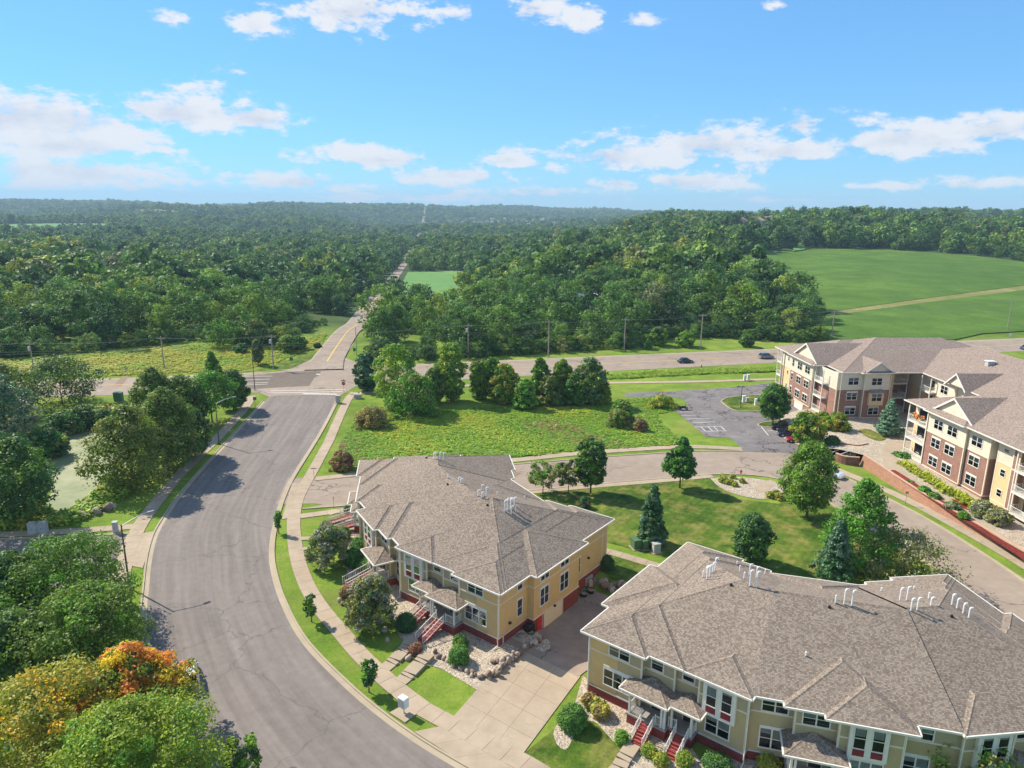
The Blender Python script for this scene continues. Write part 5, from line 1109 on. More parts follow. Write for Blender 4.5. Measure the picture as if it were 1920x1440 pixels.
def put_tree(name, label, cat, proto, loc, rz=0.0, s=1.0, group=None, sz=None, trunk=True):
    r = thing(name, label, cat, loc, rz, group); r.scale = (s, s, sz or s)
    c = bpy.data.objects.new('crown', proto[0]); COL.objects.link(c); c.parent = r
    if trunk: t = bpy.data.objects.new('trunk', proto[1]); COL.objects.link(t); t.parent = r
    return r
def px_tree(name, label, cat, base, top, halfw, proto_f, z0=0.0, **k):
    """tree standing at a surveyed base; height and spread from the photograph"""
    x, y = G(base[0], base[1], z0); h = top_z(base[0], base[1], base[0], top, z0) - z0; dist = math.sqrt(x * x + y * y + (CAM_H - h / 2) ** 2); R = halfw * dist / FPX
    if k.get('trunk') is False: h = min(h, R * 1.55)
    pr = proto_f(R, h); return put_tree(name, label, cat, pr, (x, y, z0), random.uniform(0, 6), **k)
def px_tree_c(name, label, cat, centre, halfw, halfh, zc, proto_f, **k):
    """tree whose foot is hidden: crown centre seen at a pixel, at height zc"""
    x, y = G(centre[0], centre[1], zc); dist = math.sqrt(x * x + y * y + (CAM_H - zc) ** 2); R = halfw * dist / FPX; el = math.asin((CAM_H - zc) / dist)
    Hc = min(max(2 * halfh * dist / FPX / max(.5, math.cos(el)) - R * .6, R * 1.1), zc * 2 * .95); h = zc + Hc / 2; pr = proto_f(R, h); return put_tree(name, label, cat, pr, (x, y, 0), random.uniform(0, 6), **k)
_pk = [0]
def P(shape, mats, dens=1.0, leaf=.3, hb=.18, rc=.17, bark='bark', weights=None, limbs=7, nl=34, squash=.8):
    if nl < 60 and leaf > .24: nl, leaf = int(nl * 1.75), leaf * .72
    def f(R, h):
        _pk[0] += 1; hbz = h * hb; Hc = h - hbz; vol = R * R * Hc; n = int(np.clip(dens * 5.5 * (R * R * 2 + R * Hc * 2) / max(.3, (R * rc * 2.4) ** 2), 26, 420))
        return tree_proto(('u', _pk[0]), shape, R * .93, Hc, hbz, mats, n, nl, leaf, max(.35, R * rc * 1.25), _pk[0], bark, weights, limbs, squash, tr=max(.07, h * .016))
    return f
MAPLE = P('maple', ['leaf_maple', 'leaf_green'], 1.0, .34, weights=[.75, .25]); DARK = P('round', ['leaf_dark', 'leaf_blue'], 1.0, .32, weights=[.7, .3])
# trees left of the street, round the pond
MP = P('maple', ['leaf_maple', 'leaf_olive'], 1.3, .42, .10, weights=[.7, .3]); RD = P('round', ['leaf_maple', 'leaf_dark'], 1.25, .42, .12, weights=[.6, .4])
px_tree('maple_tree', 'broad dark maple standing alone at the left edge beside the pond', 'tree', (28, 980), 822, 68, RD)
px_tree('maple_tree', 'tall broad maple between the green pond and the street sidewalk, nearest of its row', 'tree', (250, 917), 762, 74, MP)
px_tree('maple_tree', 'dense maple just behind the tallest one of the sidewalk row', 'tree', (318, 880), 728, 64, MP)
px_tree('maple_tree', 'narrow dark maple closest to the arched street lamp by the sidewalk', 'tree', (358, 858), 765, 36, RD)
px_tree('maple_tree', 'maple in the middle of the sidewalk row, its top in front of the highway', 'tree', (296, 815), 690, 50, MP)
px_tree('maple_tree', 'dark maple filling the gap behind the pond row', 'tree', (346, 806), 708, 42, RD)
px_tree('linden_tree', 'rounded street tree with a clear short trunk near the end of the sidewalk row', 'tree', (398, 792), 702, 50, P('round', ['leaf_green', 'leaf_maple'], 1, .4, .3, weights=[.5, .5]))
px_tree('linden_tree', 'small pointed tree behind the rounded one, farthest of the sidewalk row', 'tree', (402, 738), 660, 25, P('cone', ['leaf_maple', 'leaf_green'], 1, .42, .1, weights=[.6, .4]))
px_tree('linden_tree', 'rounded tree at the highway corner end of the sidewalk row', 'tree', (438, 768), 696, 27, RD)
px_tree('oak_tree', 'wide low dark tree across the pond, in front of the highway', 'tree', (117, 758), 676, 62, P('round', ['leaf_dark', 'leaf_maple'], 1, .45, .12, weights=[.6, .4]))
px_tree('oak_tree', 'dark tree cut by the left edge, level with the highway', 'tree', (8, 790), 686, 52, RD)
px_tree('willow_tree', 'greyish silver tree at the left edge above the pond', 'tree', (18, 850), 706, 46, P('round', ['leaf_silver', 'leaf_blue', 'leaf_dark'], 1, .4, .1, weights=[.4, .4, .2]))
for b, t, w, l in [((90, 856), 796, 30, 'spreading dark willow scrub on the near left bank of the pond'), ((122, 812), 775, 30, 'dark willow bush at the pond inlet'), ((160, 800), 765, 34, 'tawny topped reedy bush on the far bank of the pond'), ((40, 868), 815, 26, 'dark scrub at the corner of the pond by the left edge'), ((192, 798), 770, 24, 'shaded bush on the far bank, right of the reedy one')]:
    px_tree('willow_bush', l, 'bush', b, t, w, P('dome', ['leaf_dark', 'leaf_shrub', 'leaf_olive'], .9, .38, .02, weights=[.5, .3, .2], limbs=3), trunk=False)
# lower left: big crowns seen from above
NP = lambda sh, mt, w=None: P(sh, mt, 1.2, .19, .2, .14, weights=w, nl=100)
px_tree_c('maple_tree', 'large green maple at the left, its crown against the left side road', 'tree', (118, 1085), 105, 80, 5.5, NP('round', ['leaf_maple', 'leaf_green'], [.7, .3]))
px_tree_c('maple_tree', 'large green maple whose crown touches the grass verge by the near street lamp', 'tree', (158, 1195), 96, 88, 5.0, NP('round', ['leaf_maple', 'leaf_green'], [.6, .4]))
px_tree_c('maple_tree', 'dark maple cut by the left edge below the side road', 'tree', (18, 1110), 55, 80, 4.5, NP('round', ['leaf_dark', 'leaf_maple'], [.5, .5]))
px_tree_c('maple_tree', 'shaded green maple at the left edge above the yellow tree', 'tree', (20, 1225), 62, 70, 4.0, NP('round', ['leaf_maple', 'leaf_dark'], [.6, .4]))
def autumn(x, y, z): r = random.random(); return 0 if r < .38 else (1 if r < .66 else (2 if r < .86 else 3))
px_tree_c('maple_tree', 'maple turning orange and yellow above the parked car', 'tree', (243, 1283), 96, 78, 5.2, NP('maple', ['leaf_gold', 'leaf_orange', 'leaf_yellow', 'leaf_maple'], [.32, .34, .18, .16]))
px_tree_c('maple_tree', 'yellow green maple in the bottom left corner', 'tree', (85, 1365), 125, 90, 5.0, NP('round', ['leaf_gold', 'leaf_yellow', 'leaf_maple'], [.55, .15, .3]))
px_tree_c('locust_tree', 'bright light green tree at the bottom edge left of the street', 'tree', (252, 1416), 132, 78, 5.5, P('round', ['leaf_lime', 'leaf_green'], 1.25, .17, .2, .13, weights=[.75, .25], nl=100))
px_tree_c('young_tree', 'thin leafy young tree at the bottom edge beside the kerb', 'tree', (452, 1420), 30, 28, 2.6, P('vase', ['leaf_green', 'leaf_dark'], .35, .28, .3, .2, weights=[.5, .5]))
# lawn and street trees in the middle
px_tree('maple_tree', 'slender dark maple on the lawn, closest to the left townhouse roof', 'tree', (1107, 925), 824, 29, P('column', ['leaf_dark', 'leaf_green'], 1, .34, .2, weights=[.6, .4]))
px_tree('maple_tree', 'rounded maple by the walk left of the oval gravel bed', 'tree', (1274, 915), 820, 29, P('maple', ['leaf_green', 'leaf_dark'], 1, .34, .24, weights=[.6, .4]))
px_tree('spruce_tree', 'dark pointed evergreen behind the green utility boxes', 'tree', (1221, 1020), 911, 31, P('cone', ['leaf_dark', 'leaf_blue'], .9, .34, .05, .16, weights=[.7, .3]))
px_tree('oak_tree', 'small dark tree on the lawn right behind the near townhouse roof', 'tree', (1407, 1055), 965, 33, P('round', ['leaf_dark', 'leaf_shrub'], 1.1, .28, .1, weights=[.7, .3]))
px_tree('maple_tree', 'tall maple at the right tip of the lawn beside the curve of the side street', 'tree', (1512, 970), 830, 46, P('round', ['leaf_green', 'leaf_maple'], 1.1, .34, .14, weights=[.7, .3]))
px_tree('maple_tree', 'big light green maple nearest the bottom of the side street curve', 'tree', (1606, 1072), 898, 64, P('maple', ['leaf_green', 'leaf_maple'], 1.1, .32, .1, weights=[.75, .25]))
px_tree('pin_oak_tree', 'bluish dark tree in front of the big light green maple', 'tree', (1562, 1090), 975, 38, P('cone', ['leaf_blue', 'leaf_dark'], 1.1, .28, .05, weights=[.5, .5]))
px_tree('crab_apple_tree', 'spreading olive brown crab apple behind the near townhouse roof by the side street', 'tree', (1690, 1092), 1000, 82, P('dome', ['leaf_olive', 'leaf_silver', 'leaf_dark'], 1, .26, .12, weights=[.6, .25, .15]))
px_tree('crab_apple_tree', 'small airy tree beside the left townhouse roof, left one of two', 'tree', (1018, 926), 870, 33, P('vase', ['leaf_olive', 'leaf_green'], .42, .28, .3, weights=[.6, .4]))
px_tree('crab_apple_tree', 'small airy tree on the lawn, right one of two beside the roof', 'tree', (1066, 925), 868, 25, P('vase', ['leaf_olive', 'leaf_dark'], .4, .28, .3, weights=[.6, .4]))
px_tree('purple_bush', 'dark purple bush under the slender lawn maple', 'bush', (1095, 952), 922, 12, P('dome', ['leaf_dark', 'leaf_brown'], .8, .25, .02, weights=[.6, .4]), trunk=False)
# by the apartments
px_tree('pear_tree', 'round dark green tree on the car park island by the apartment garage', 'tree', (1449, 796), 722, 28, P('round', ['leaf_green', 'leaf_dark'], 1, .4, .22, weights=[.5, .5]))
px_tree('pear_tree', 'yellow green tree behind the parked cars', 'tree', (1512, 838), 775, 27, P('column', ['leaf_gold', 'leaf_green', 'leaf_maple'], 1, .36, .12, weights=[.4, .3, .3]))
px_tree('round_shrub', 'large rounded yellow green shrub on the terrace', 'bush', (1566, 812), 773, 22, P('round', ['leaf_green', 'leaf_gold'], 1, .34, .03, weights=[.6, .4]), z0=1.0, trunk=False)
px_tree('round_shrub', 'loose green shrub left of the large rounded one on the terrace', 'bush', (1540, 800), 774, 18, P('dome', ['leaf_green', 'leaf_lime'], 1, .34, .03, weights=[.6, .4]), z0=.8, trunk=False)
px_tree('blue_spruce', 'blue spruce in the apartment courtyard', 'tree', (1664, 816), 746, 25, P('cone', ['leaf_spruce', 'leaf_blue'], 2.0, .34, .02, .11, weights=[.8, .2], squash=.45), z0=1.8)
px_tree('globe_shrub', 'dark clipped globe shrub by the terrace steps', 'bush', (1560, 840), 817, 13, P('round', ['leaf_dark'], 1.5, .22, .0, .2), z0=.6, trunk=False)
# hedgerow of trees along the highway path
for nm, b, t, w, sh, mt, ws, l in [
    ('cedar_tree', (688, 733), 664, 22, 'column', ['leaf_dark', 'leaf_blue'], [.7, .3], 'dark cedar at the corner of the crossing, behind the stop sign'),
    ('ash_tree', (745, 762), 647, 44, 'round', ['leaf_lime', 'leaf_green'], [.65, .35], 'bright green ash with a wide crown next to the corner cedar'),
    ('box_elder', (775, 778), 700, 48, 'dome', ['leaf_green', 'leaf_olive'], [.6, .4], 'bushy box elder in front of the bright wide ash'),
    ('ash_tree', (845, 752), 644, 28, 'column', ['leaf_lime', 'leaf_green'], [.7, .3], 'tall narrow bright green ash in the middle of the highway hedgerow'),
    ('box_elder', (815, 756), 690, 22, 'round', ['leaf_maple', 'leaf_olive'], [.6, .4], 'dark thin tree in the gap between the two bright ashes'),
    ('dogwood_tree', (900, 748), 678, 20, 'vase', ['leaf_green', 'leaf_maple'], [.5, .5], 'spindly tree right of the tall narrow ash'),
    ('elm_tree', (944, 755), 684, 29, 'round', ['leaf_gold', 'leaf_green'], [.35, .65], 'yellowish green elm in the highway hedgerow'),
    ('elm_tree', (924, 742), 672, 20, 'round', ['leaf_green', 'leaf_maple'], [.6, .4], 'green elm behind the yellowish one'),
    ('sumac_bush', (985, 766), 714, 24, 'dome', ['leaf_green', 'leaf_lime'], [.6, .4], 'low leafy bush at the front of the hedgerow'),
    ('birch_tree', (1012, 752), 672, 19, 'round', ['leaf_green', 'leaf_maple'], [.6, .4], 'small upright tree, left one of two in the hedgerow'),
    ('birch_tree', (1052, 752), 676, 23, 'round', ['leaf_green', 'leaf_maple'], [.6, .4], 'small upright tree, right one of two in the hedgerow'),
    ('sumac_bush', (1030, 758), 705, 26, 'dome', ['leaf_maple', 'leaf_olive'], [.6, .4], 'dark bush between the two small upright trees'),
    ('oak_tree', (1103, 757), 673, 34, 'round', ['leaf_maple', 'leaf_blue'], [.6, .4], 'dark bluish oak at the right end of the hedgerow'),
    ('sumac_bush', (1075, 758), 700, 24, 'dome', ['leaf_maple', 'leaf_green'], [.6, .4], 'dark undergrowth left of the bluish oak'),
    ('sapling', (1130, 757), 722, 16, 'round', ['leaf_lime', 'leaf_green'], [.7, .3], 'small bright green sapling right of the bluish oak'),
    ('sumac_bush', (1165, 790), 752, 22, 'dome', ['leaf_green', 'leaf_olive'], [.6, .4], 'rank green bush at the edge of the meadow by the car park lane')]:
    px_tree(nm, l, 'bush' if 'bush' in nm else 'tree', b, t, w, P(sh, mt, .8, .46, .05, weights=ws, nl=30))
for b, t, w, mt, l in [((700, 800), 765, 32, ['blade_rust', 'leaf_olive'], 'russet brush at the street end of the meadow'), ((641, 880), 843, 21, ['leaf_brown', 'blade_rust'], 'round rusty brown bush beside the sidewalk and side street'), ((1160, 800), 770, 24, ['leaf_olive', 'leaf_green'], 'olive thicket left of the mown strip'), ((1200, 808), 788, 15, ['leaf_brown', 'leaf_olive'], 'small russet thicket in the meadow by the mown strip'), ((1240, 762), 745, 30, ['leaf_green', 'blade_gold'], 'tall weeds along the car park lane')]:
    px_tree('thicket', l, 'bush', b, t, w, P('dome', mt, 1, .3, .0, .16, weights=[.6, .4]), trunk=False)
# front gardens
CR = P('dome', ['leaf_olive', 'leaf_silver', 'leaf_dark'], 1.0, .17, .18, .14, weights=[.45, .4, .15], nl=60)
px_tree('crab_apple_tree', 'silvery olive crab apple between the sidewalk and the far red stairs', 'tree', (618, 1062), 990, 40, CR)
px_tree('crab_apple_tree', 'silvery olive crab apple left of the middle red stairs, the nearer one', 'tree', (697, 1176), 1084, 46, CR)
for nm, b, t, w, mt, z, l in [('globe_shrub', (666, 1060), 1024, 19, ['leaf_shrub', 'leaf_dark'], 0, 'dark round shrub right of the far crab apple'), ('globe_shrub', (612, 998), 976, 11, ['leaf_silver', 'leaf_dark'], 0, 'small grey green round shrub above the far crab apple'),
    ('globe_shrub', (762, 1180), 1150, 17, ['leaf_dark'], 0, 'dark round shrub against the left red stairs'), ('globe_shrub', (860, 1242), 1212, 17, ['leaf_shrub'], 0, 'clipped round boxwood in the gravel bed by the boulder edge'), ('globe_shrub', (863, 1212), 1196, 11, ['leaf_green', 'leaf_dark'], 0, 'loose small shrub below the corner porch'),
    ('globe_shrub', (1136, 1066), 1040, 14, ['leaf_dark'], 0, 'dark clipped globe at the rear corner of the gold wall'), ('globe_shrub', (1073, 1363), 1330, 24, ['leaf_shrub'], 0, 'large clipped boxwood mound beside the drive'), ('globe_shrub', (1166, 1392), 1374, 10, ['leaf_green'], 0, 'small green ball shrub in the pale gravel'),
    ('globe_shrub', (1216, 1414), 1402, 11, ['leaf_gold', 'leaf_green'], 0, 'yellow green low shrub between the two walks'), ('globe_shrub', (1240, 1432), 1420, 12, ['leaf_gold', 'leaf_green'], 0, 'second yellow green low shrub at the bottom edge'), ('globe_shrub', (1282, 1432), 1417, 12, ['leaf_lime'], 0, 'bright green hosta by the porch pier'),
    ('globe_shrub', (1345, 1442), 1424, 22, ['leaf_shrub', 'leaf_dark'], 0, 'dark low shrub in the shade below the bay window'), ('globe_shrub', (1442, 1440), 1422, 18, ['leaf_gold', 'leaf_lime'], 0, 'yellow green shrub under the recessed window'),
    ('globe_shrub', (642, 1012), 992, 14, ['leaf_shrub'], 0, 'spreading juniper below the far porch'), ('globe_shrub', (690, 1075), 1052, 18, ['leaf_shrub', 'leaf_green'], 0, 'low juniper beside the middle porch stairs'), ('globe_shrub', (674, 1032), 1012, 16, ['leaf_shrub'], 0, 'low green shrub behind the dark round one'), ('dry_shrub', (780, 1226), 1208, 10, ['leaf_brown'], 0, 'brown grass clump between the two stepped walks'), ('dry_shrub', (648, 1118), 1104, 9, ['leaf_brown'], 0, 'brown grass clump at the rocks left of the near crab apple'), ('globe_shrub', (655, 962), 950, 8, ['leaf_dark'], 0, 'small dark shrub at the north end of the first townhouse'),
    ('globe_shrub', (1625, 905 - 3), 885, 12, ['leaf_shrub'], 0, 'unused'), ]:
    if l == 'unused': continue
    px_tree(nm, l, 'bush', b, t, w, P('ball', mt, 2.6, .10, .0, .17, weights=[1 / len(mt)] * len(mt), squash=1.0, nl=62), trunk=False)
for b, t, w, l in [((584, 1166), 1118, 11, 'young tree in the verge left of the near crab apple'), ((692, 1298), 1238, 13, 'young tree in the verge nearest the mailbox'), ((523, 1000), 960, 5, 'thin sapling in the verge where the side street meets the bend')]:
    px_tree('young_tree', l, 'tree', b, t, w, P('column', ['leaf_green', 'leaf_dark'], .22, .2, .28, .28, weights=[.5, .5]))
px_tree_c('young_tree', 'leafy tree top at the bottom edge before the last window bay', 'tree', (1822, 1432), 58, 34, 3.4, P('vase', ['leaf_green', 'leaf_olive'], .8, .2, .2, .16, weights=[.6, .4]))
# small trees in the field across the highway
for b, t, w, mt, l in [((484, 684), 637, 10, ['leaf_olive', 'leaf_dark'], 'thin small tree standing alone in the yellow field'), ((452, 662), 645, 12, ['leaf_green', 'leaf_dark'], 'small bush in the yellow field left of the thin tree'), ((540, 660), 630, 18, ['leaf_green', 'leaf_olive'], 'small tree behind the right hand pole of the field'), ((560, 655), 632, 16, ['leaf_green', 'leaf_dark'], 'bushy tree at the far edge of the field by the road'), ((596, 652), 644, 6, ['leaf_dark'], 'lone bush on the road bank'), ((420, 650), 600, 34, ['leaf_green', 'leaf_dark'], 'clump at the front of the wood across the highway'), ((480, 650), 600, 24, ['leaf_dark', 'leaf_olive'], 'dark tree right of the front clump of the wood')]:
    px_tree('field_tree', l, 'tree', b, t, w, P('round', mt, .7, .5, .12, weights=[1 / len(mt)] * len(mt), nl=26))
for i, (x, y, w) in enumerate([(1232, 648, 20), (1286, 650, 18), (1400, 650, 14), (1215, 655, 8)]):
    px_tree('field_tree', ['round dark tree between the wood and the highway', 'light green young tree by the highway pole', 'green bush at the foot of the oak wood', 'low bush by the gravel lane mouth'][i], 'tree', (x, y), [615, 622, 628, 640][i], w, P('round', [['leaf_green', 'leaf_dark'], ['leaf_lime', 'leaf_green'], ['leaf_green', 'leaf_dark'], ['leaf_green', 'leaf_dark']][i], .8, .5, .12, weights=[.6, .4], nl=26))

# ------------------------------------------------------------------ the woods
def vproto(seed, shape, R, H, n, nl, leaf, rc, hb=1.5, bark='bark'):
    return tree_proto(('wood', seed), shape, R, H, hb, ['leaf_forest'], n, nl, leaf, rc, seed, bark, None, 4, .8, .25)
WOODP = [vproto(900 + i, sh, R, H, 52, 50, .52, 1.75) for i, (sh, R, H) in enumerate([('round', 6.2, 11.5), ('round', 7.2, 12.5), ('maple', 6.0, 13), ('dome', 7.6, 11.0), ('round', 5.6, 13.5), ('column', 5.0, 14.5), ('dome', 6.8, 12.5)])]
FARP = []
for i in range(5):
    rng_ = np.random.default_rng(50 + i); c, rad = crown_clumps(rng_, ['round', 'dome', 'round', 'maple', 'dome'][i], 7.6, 12.0, 34, 2.5); c[:, 2] += 1.5
    FARP.append(leaf_mesh('far_crown_%d' % i, c, rad, rng_.uniform(0, 1, 34), 24, 1.15, ['leaf_forest'], rng_))
def poly_in(px, pts):
    x, y = pts; r = np.zeros(x.shape, bool); n = len(px)
    for i in range(n):
        x1, y1 = px[i]; x2, y2 = px[(i + 1) % n]; c = ((y1 > y) != (y2 > y)) & (x < (x2 - x1) * (y - y1) / (y2 - y1 + 1e-12) + x1); r ^= c
    return r
# clearings (surveyed on the ground)
CLR = [TP(q) for q in [
    [(1318, 494), (1340, 486), (1420, 474), (1500, 466), (1600, 467), (1700, 470), (1820, 478), (1920, 490), (2500, 530), (2500, 700), (1560, 660), (1556, 600), (1540, 560), (1500, 520), (1440, 500)],
    [(742, 570), (752, 535), (765, 511), (885, 508), (893, 500), (878, 556), (862, 572)],
    [(-400, 424), (0, 423), (120, 420), (202, 420), (202, 432), (0, 437), (-400, 441)], [(1486, 474), (1512, 470), (1506, 446), (1490, 443)],
    [(1180, 665), (1192, 648), (1300, 640), (1420, 640), (1560, 640), (1560, 670)], [(225, 399), (330, 397), (330, 402), (225, 404)], [(1350, 424), (1480, 424), (1480, 414), (1350, 414)], [(1740, 428), (2000, 432), (2000, 416), (1740, 412)], [(1088, 556), (1128, 556), (1128, 546), (1088, 546)], [(100, 404), (330, 396), (330, 404), (100, 412)]]]
TOWN = TP([(815, 424), (1130, 424), (1130, 410), (815, 410)])
EDGE = GP([(-900, 700), (-300, 676), (0, 671), (130, 664), (280, 648), (390, 636), (480, 648), (560, 640), (592, 616), (628, 600)])
EDGE2 = GP([(664, 668), (690, 668), (760, 676), (870, 672), (1000, 664), (1100, 657), (1190, 654), (1240, 634), (1345, 632), (1440, 640), (1555, 642)])
def wooded(x, y):
    e1 = np.interp(x, [p[0] for p in EDGE], [p[1] for p in EDGE]); e2 = np.interp(x, [p[0] for p in EDGE2], [p[1] for p in EDGE2])
    ratio = x / y; roadx = np.interp(y, nc[:, 1], nc[:, 0]); left = x < roadx
    ok = np.where(left, y > e1 + 3, y > e2 + 3)
    clear = np.interp(y, [200, 300, 700, 1200, 2500, 4500], [12, 10, 8.5, 8, 11, 14]); ok &= np.abs(x - roadx) > clear
    ok &= ~(left & (y < 330) & (x > roadx - 26)) & ~((x > 110) & (y < 262))
    for c in CLR: ok &= ~poly_in(c, (x, y))
    return ok
def proj(x, y, z):
    d = np.stack([x, y, z - CAM_H], 1) @ VM; return d[:, 0] / d[:, 2] * FPX + CX, d[:, 1] / d[:, 2] * FPX + CY
# open ground that the photograph sees over the treetops: nothing tall stands in front of it
OPEN = [([(1338, 492), (1370, 481), (1500, 469), (1920, 495), (1920, 620), (1600, 620), (1562, 590), (1546, 550), (1505, 520), (1430, 500)], 560), ([(744, 562), (760, 511), (890, 509), (872, 555), (800, 545)], 400), ([(696, 548), (722, 552), (762, 500), (750, 490)], 380), ([(1088, 556), (1116, 556), (1116, 546), (1088, 546)], 330), ([(480, 424), (518, 424), (518, 417), (480, 417)], 1350), ([(0, 424), (200, 421), (200, 432), (0, 434)], 1500), ([(1370, 424), (1450, 424), (1450, 414), (1370, 414)], 890), ([(1755, 426), (1920, 428), (1920, 408), (1800, 404), (1755, 414)], 715), ([(820, 424), (1060, 424), (1060, 410), (820, 410)], 2400), ([(60, 409), (335, 402), (330, 394), (60, 400)], 2300)]
def sees(x, y, top, r=5.0):
    ok = np.ones(len(x), bool); z = hgt(x, y)
    for f, dx in ((1.0, 0), (.82, -.6), (.82, .6), (.5, -.8), (.5, .8)):
        px, py = proj(x + dx * r, y, z + top * f)
        for pl, Y in OPEN: ok &= ~(poly_in(pl, (px, py)) & (y < Y))
    return ok
def scatter(y0, y1, sp, rng, half=.80):
    pts = []; y = y0
    while y < y1:
        s = sp(y); w = half * y + 20; n = int(2 * w / s); xs = np.linspace(-w, w, n) + rng.uniform(-.42, .42, n) * s; ys = y + rng.uniform(-.42, .42, n) * s; pts.append(np.stack([xs, ys], 1)); y += s
    p = np.concatenate(pts); return p[wooded(p[:, 0], p[:, 1])]
rng = np.random.default_rng(5)
near = scatter(205, 520, lambda y: 10.8, rng, .78); near = near[sees(near[:, 0], near[:, 1], 12.5)]
def in_view(p): return (np.abs(p[:, 0] / p[:, 1] - .0) < .76)
d = np.hypot(near[:, 0], near[:, 1]); order = np.argsort(d + np.where(in_view(near), 0, 900)); near = near[order]
indiv = near[:297]; rest_near = near[297:]
SC_ = (1.0, 1.25)
hz = hgt(indiv[:, 0], indiv[:, 1])
for i, (x, y) in enumerate(indiv):
    left = x < np.interp(y, nc[:, 1], nc[:, 0]); big = (x > 50 and x < 112 and y < 330)
    pr = WOODP[int(rng.integers(0, len(WOODP)))]; s = rng.uniform(.72, 1.28) * (1.12 if big else 1.0); edge_ = (y - (np.interp(x, [p[0] for p in EDGE], [p[1] for p in EDGE]) if left else np.interp(x, [p[0] for p in EDGE2], [p[1] for p in EDGE2])))
    if edge_ < 9: s *= .62
    elif edge_ < 18: s *= .85
    nm, lb, gr = ('wood_tree', 'leafy tree of the mixed wood across the highway, left of the road into the valley', 'trees of the left wood') if left else (('oak_tree', 'tall dark oak of the domed grove beside the soybean field', 'oaks of the domed grove') if x > 50 else ('wood_tree', 'leafy tree of the wood behind the highway poles, right of the valley road', 'trees of the middle wood'))
    put_tree(nm, lb, 'tree', pr, (float(x), float(y), float(hz[i]) - .3), float(rng.uniform(0, 6.28)), float(s), gr, float(s * rng.uniform(.85, 1.05)), trunk=edge_ < 20)
# everything deeper in: one mass per wood, grown on points
far = np.concatenate([rest_near, scatter(520, 1300, lambda y: 12.5 + (y - 520) * .004, rng, .80), scatter(1300, 5200, lambda y: 14.5 + (y - 1300) * .0042, rng, .80)])
far = far[sees(far[:, 0], far[:, 1], 12.0)]
ft = poly_in(TOWN, (far[:, 0], far[:, 1])); far = far[~ft | (rng.uniform(size=len(far)) < .3)]
far = np.concatenate([far, ])
def gn_scatter(name, pts, rots, scales, sources, kind='stuff', tilt=None):
    me = bpy.data.meshes.new(name); me.vertices.add(len(pts)); me.vertices.foreach_set('co', pts.astype(np.float32).ravel())
    a = me.attributes.new('rot', 'FLOAT', 'POINT'); a.data.foreach_set('value', rots.astype(np.float32)); b = me.attributes.new('scl', 'FLOAT_VECTOR', 'POINT'); b.data.foreach_set('vector', scales.astype(np.float32).ravel())
    me.update(); o = obj(name, me, kind=kind)
    src = bpy.data.collections.new(name + '_sources')
    for i, s in enumerate(sources): src.objects.link(bpy.data.objects.new('%s_source_%02d' % (name, i), s))
    ng = bpy.data.node_groups.new(name + '_grow', 'GeometryNodeTree'); ng.interface.new_socket('Geometry', in_out='INPUT', socket_type='NodeSocketGeometry'); ng.interface.new_socket('Geometry', in_out='OUTPUT', socket_type='NodeSocketGeometry')
    N, L = ng.nodes, ng.links; gi = N.new('NodeGroupInput'); go = N.new('NodeGroupOutput'); ci = N.new('GeometryNodeCollectionInfo'); ci.inputs['Collection'].default_value = src; ci.inputs['Separate Children'].default_value = True; ci.inputs['Reset Children'].default_value = True
    ip = N.new('GeometryNodeInstanceOnPoints'); ip.inputs['Pick Instance'].default_value = True; r = N.new('GeometryNodeInputNamedAttribute'); r.data_type = 'FLOAT'; r.inputs['Name'].default_value = 'rot'; cx = N.new('ShaderNodeCombineXYZ'); s = N.new('GeometryNodeInputNamedAttribute'); s.data_type = 'FLOAT_VECTOR'; s.inputs['Name'].default_value = 'scl'
    rd = N.new('FunctionNodeRandomValue'); rd.data_type = 'INT'; rd.inputs[4].default_value = 0; rd.inputs[5].default_value = len(sources) - 1
    L.new(r.outputs[0], cx.inputs[2]); L.new(gi.outputs[0], ip.inputs['Points']); L.new(ci.outputs[0], ip.inputs['Instance']); L.new(cx.outputs[0], ip.inputs['Rotation']); L.new(s.outputs[0], ip.inputs['Scale']); L.new(rd.outputs[2], ip.inputs['Instance Index']); L.new(ip.outputs[0], go.inputs[0])
    md = o.modifiers.new('grow', 'NODES'); md.node_group = ng; return o
def grow_far(name, p):
    z = hgt(p[:, 0], p[:, 1]); k = 1 + np.clip((p[:, 1] - 1300) / 3000, 0, 1) * .5; patch = 1 + .16 * np.sin(p[:, 0] / 47) * np.cos(p[:, 1] / 61)
    s = np.clip(rng.normal(1.05, .24, len(p)), .5, 1.6) * patch; sc_ = np.stack([s * k, s * k, s * rng.uniform(.9, 1.15, len(p))], 1)
    o = gn_scatter(name, np.stack([p[:, 0], p[:, 1], z - .4], 1), rng.uniform(0, 6.28, len(p)), sc_, FARP); tag(o, {'valley_wood': 'mass of treetops filling the valley and the far hills left of the road', 'ridge_wood': 'mass of treetops on the ridge and hills right of the road'}[name], 'wood')
lm = far[:, 0] < np.interp(far[:, 1], nc[:, 1], nc[:, 0]); grow_far('valley_wood', far[lm]); grow_far('ridge_wood', far[~lm])
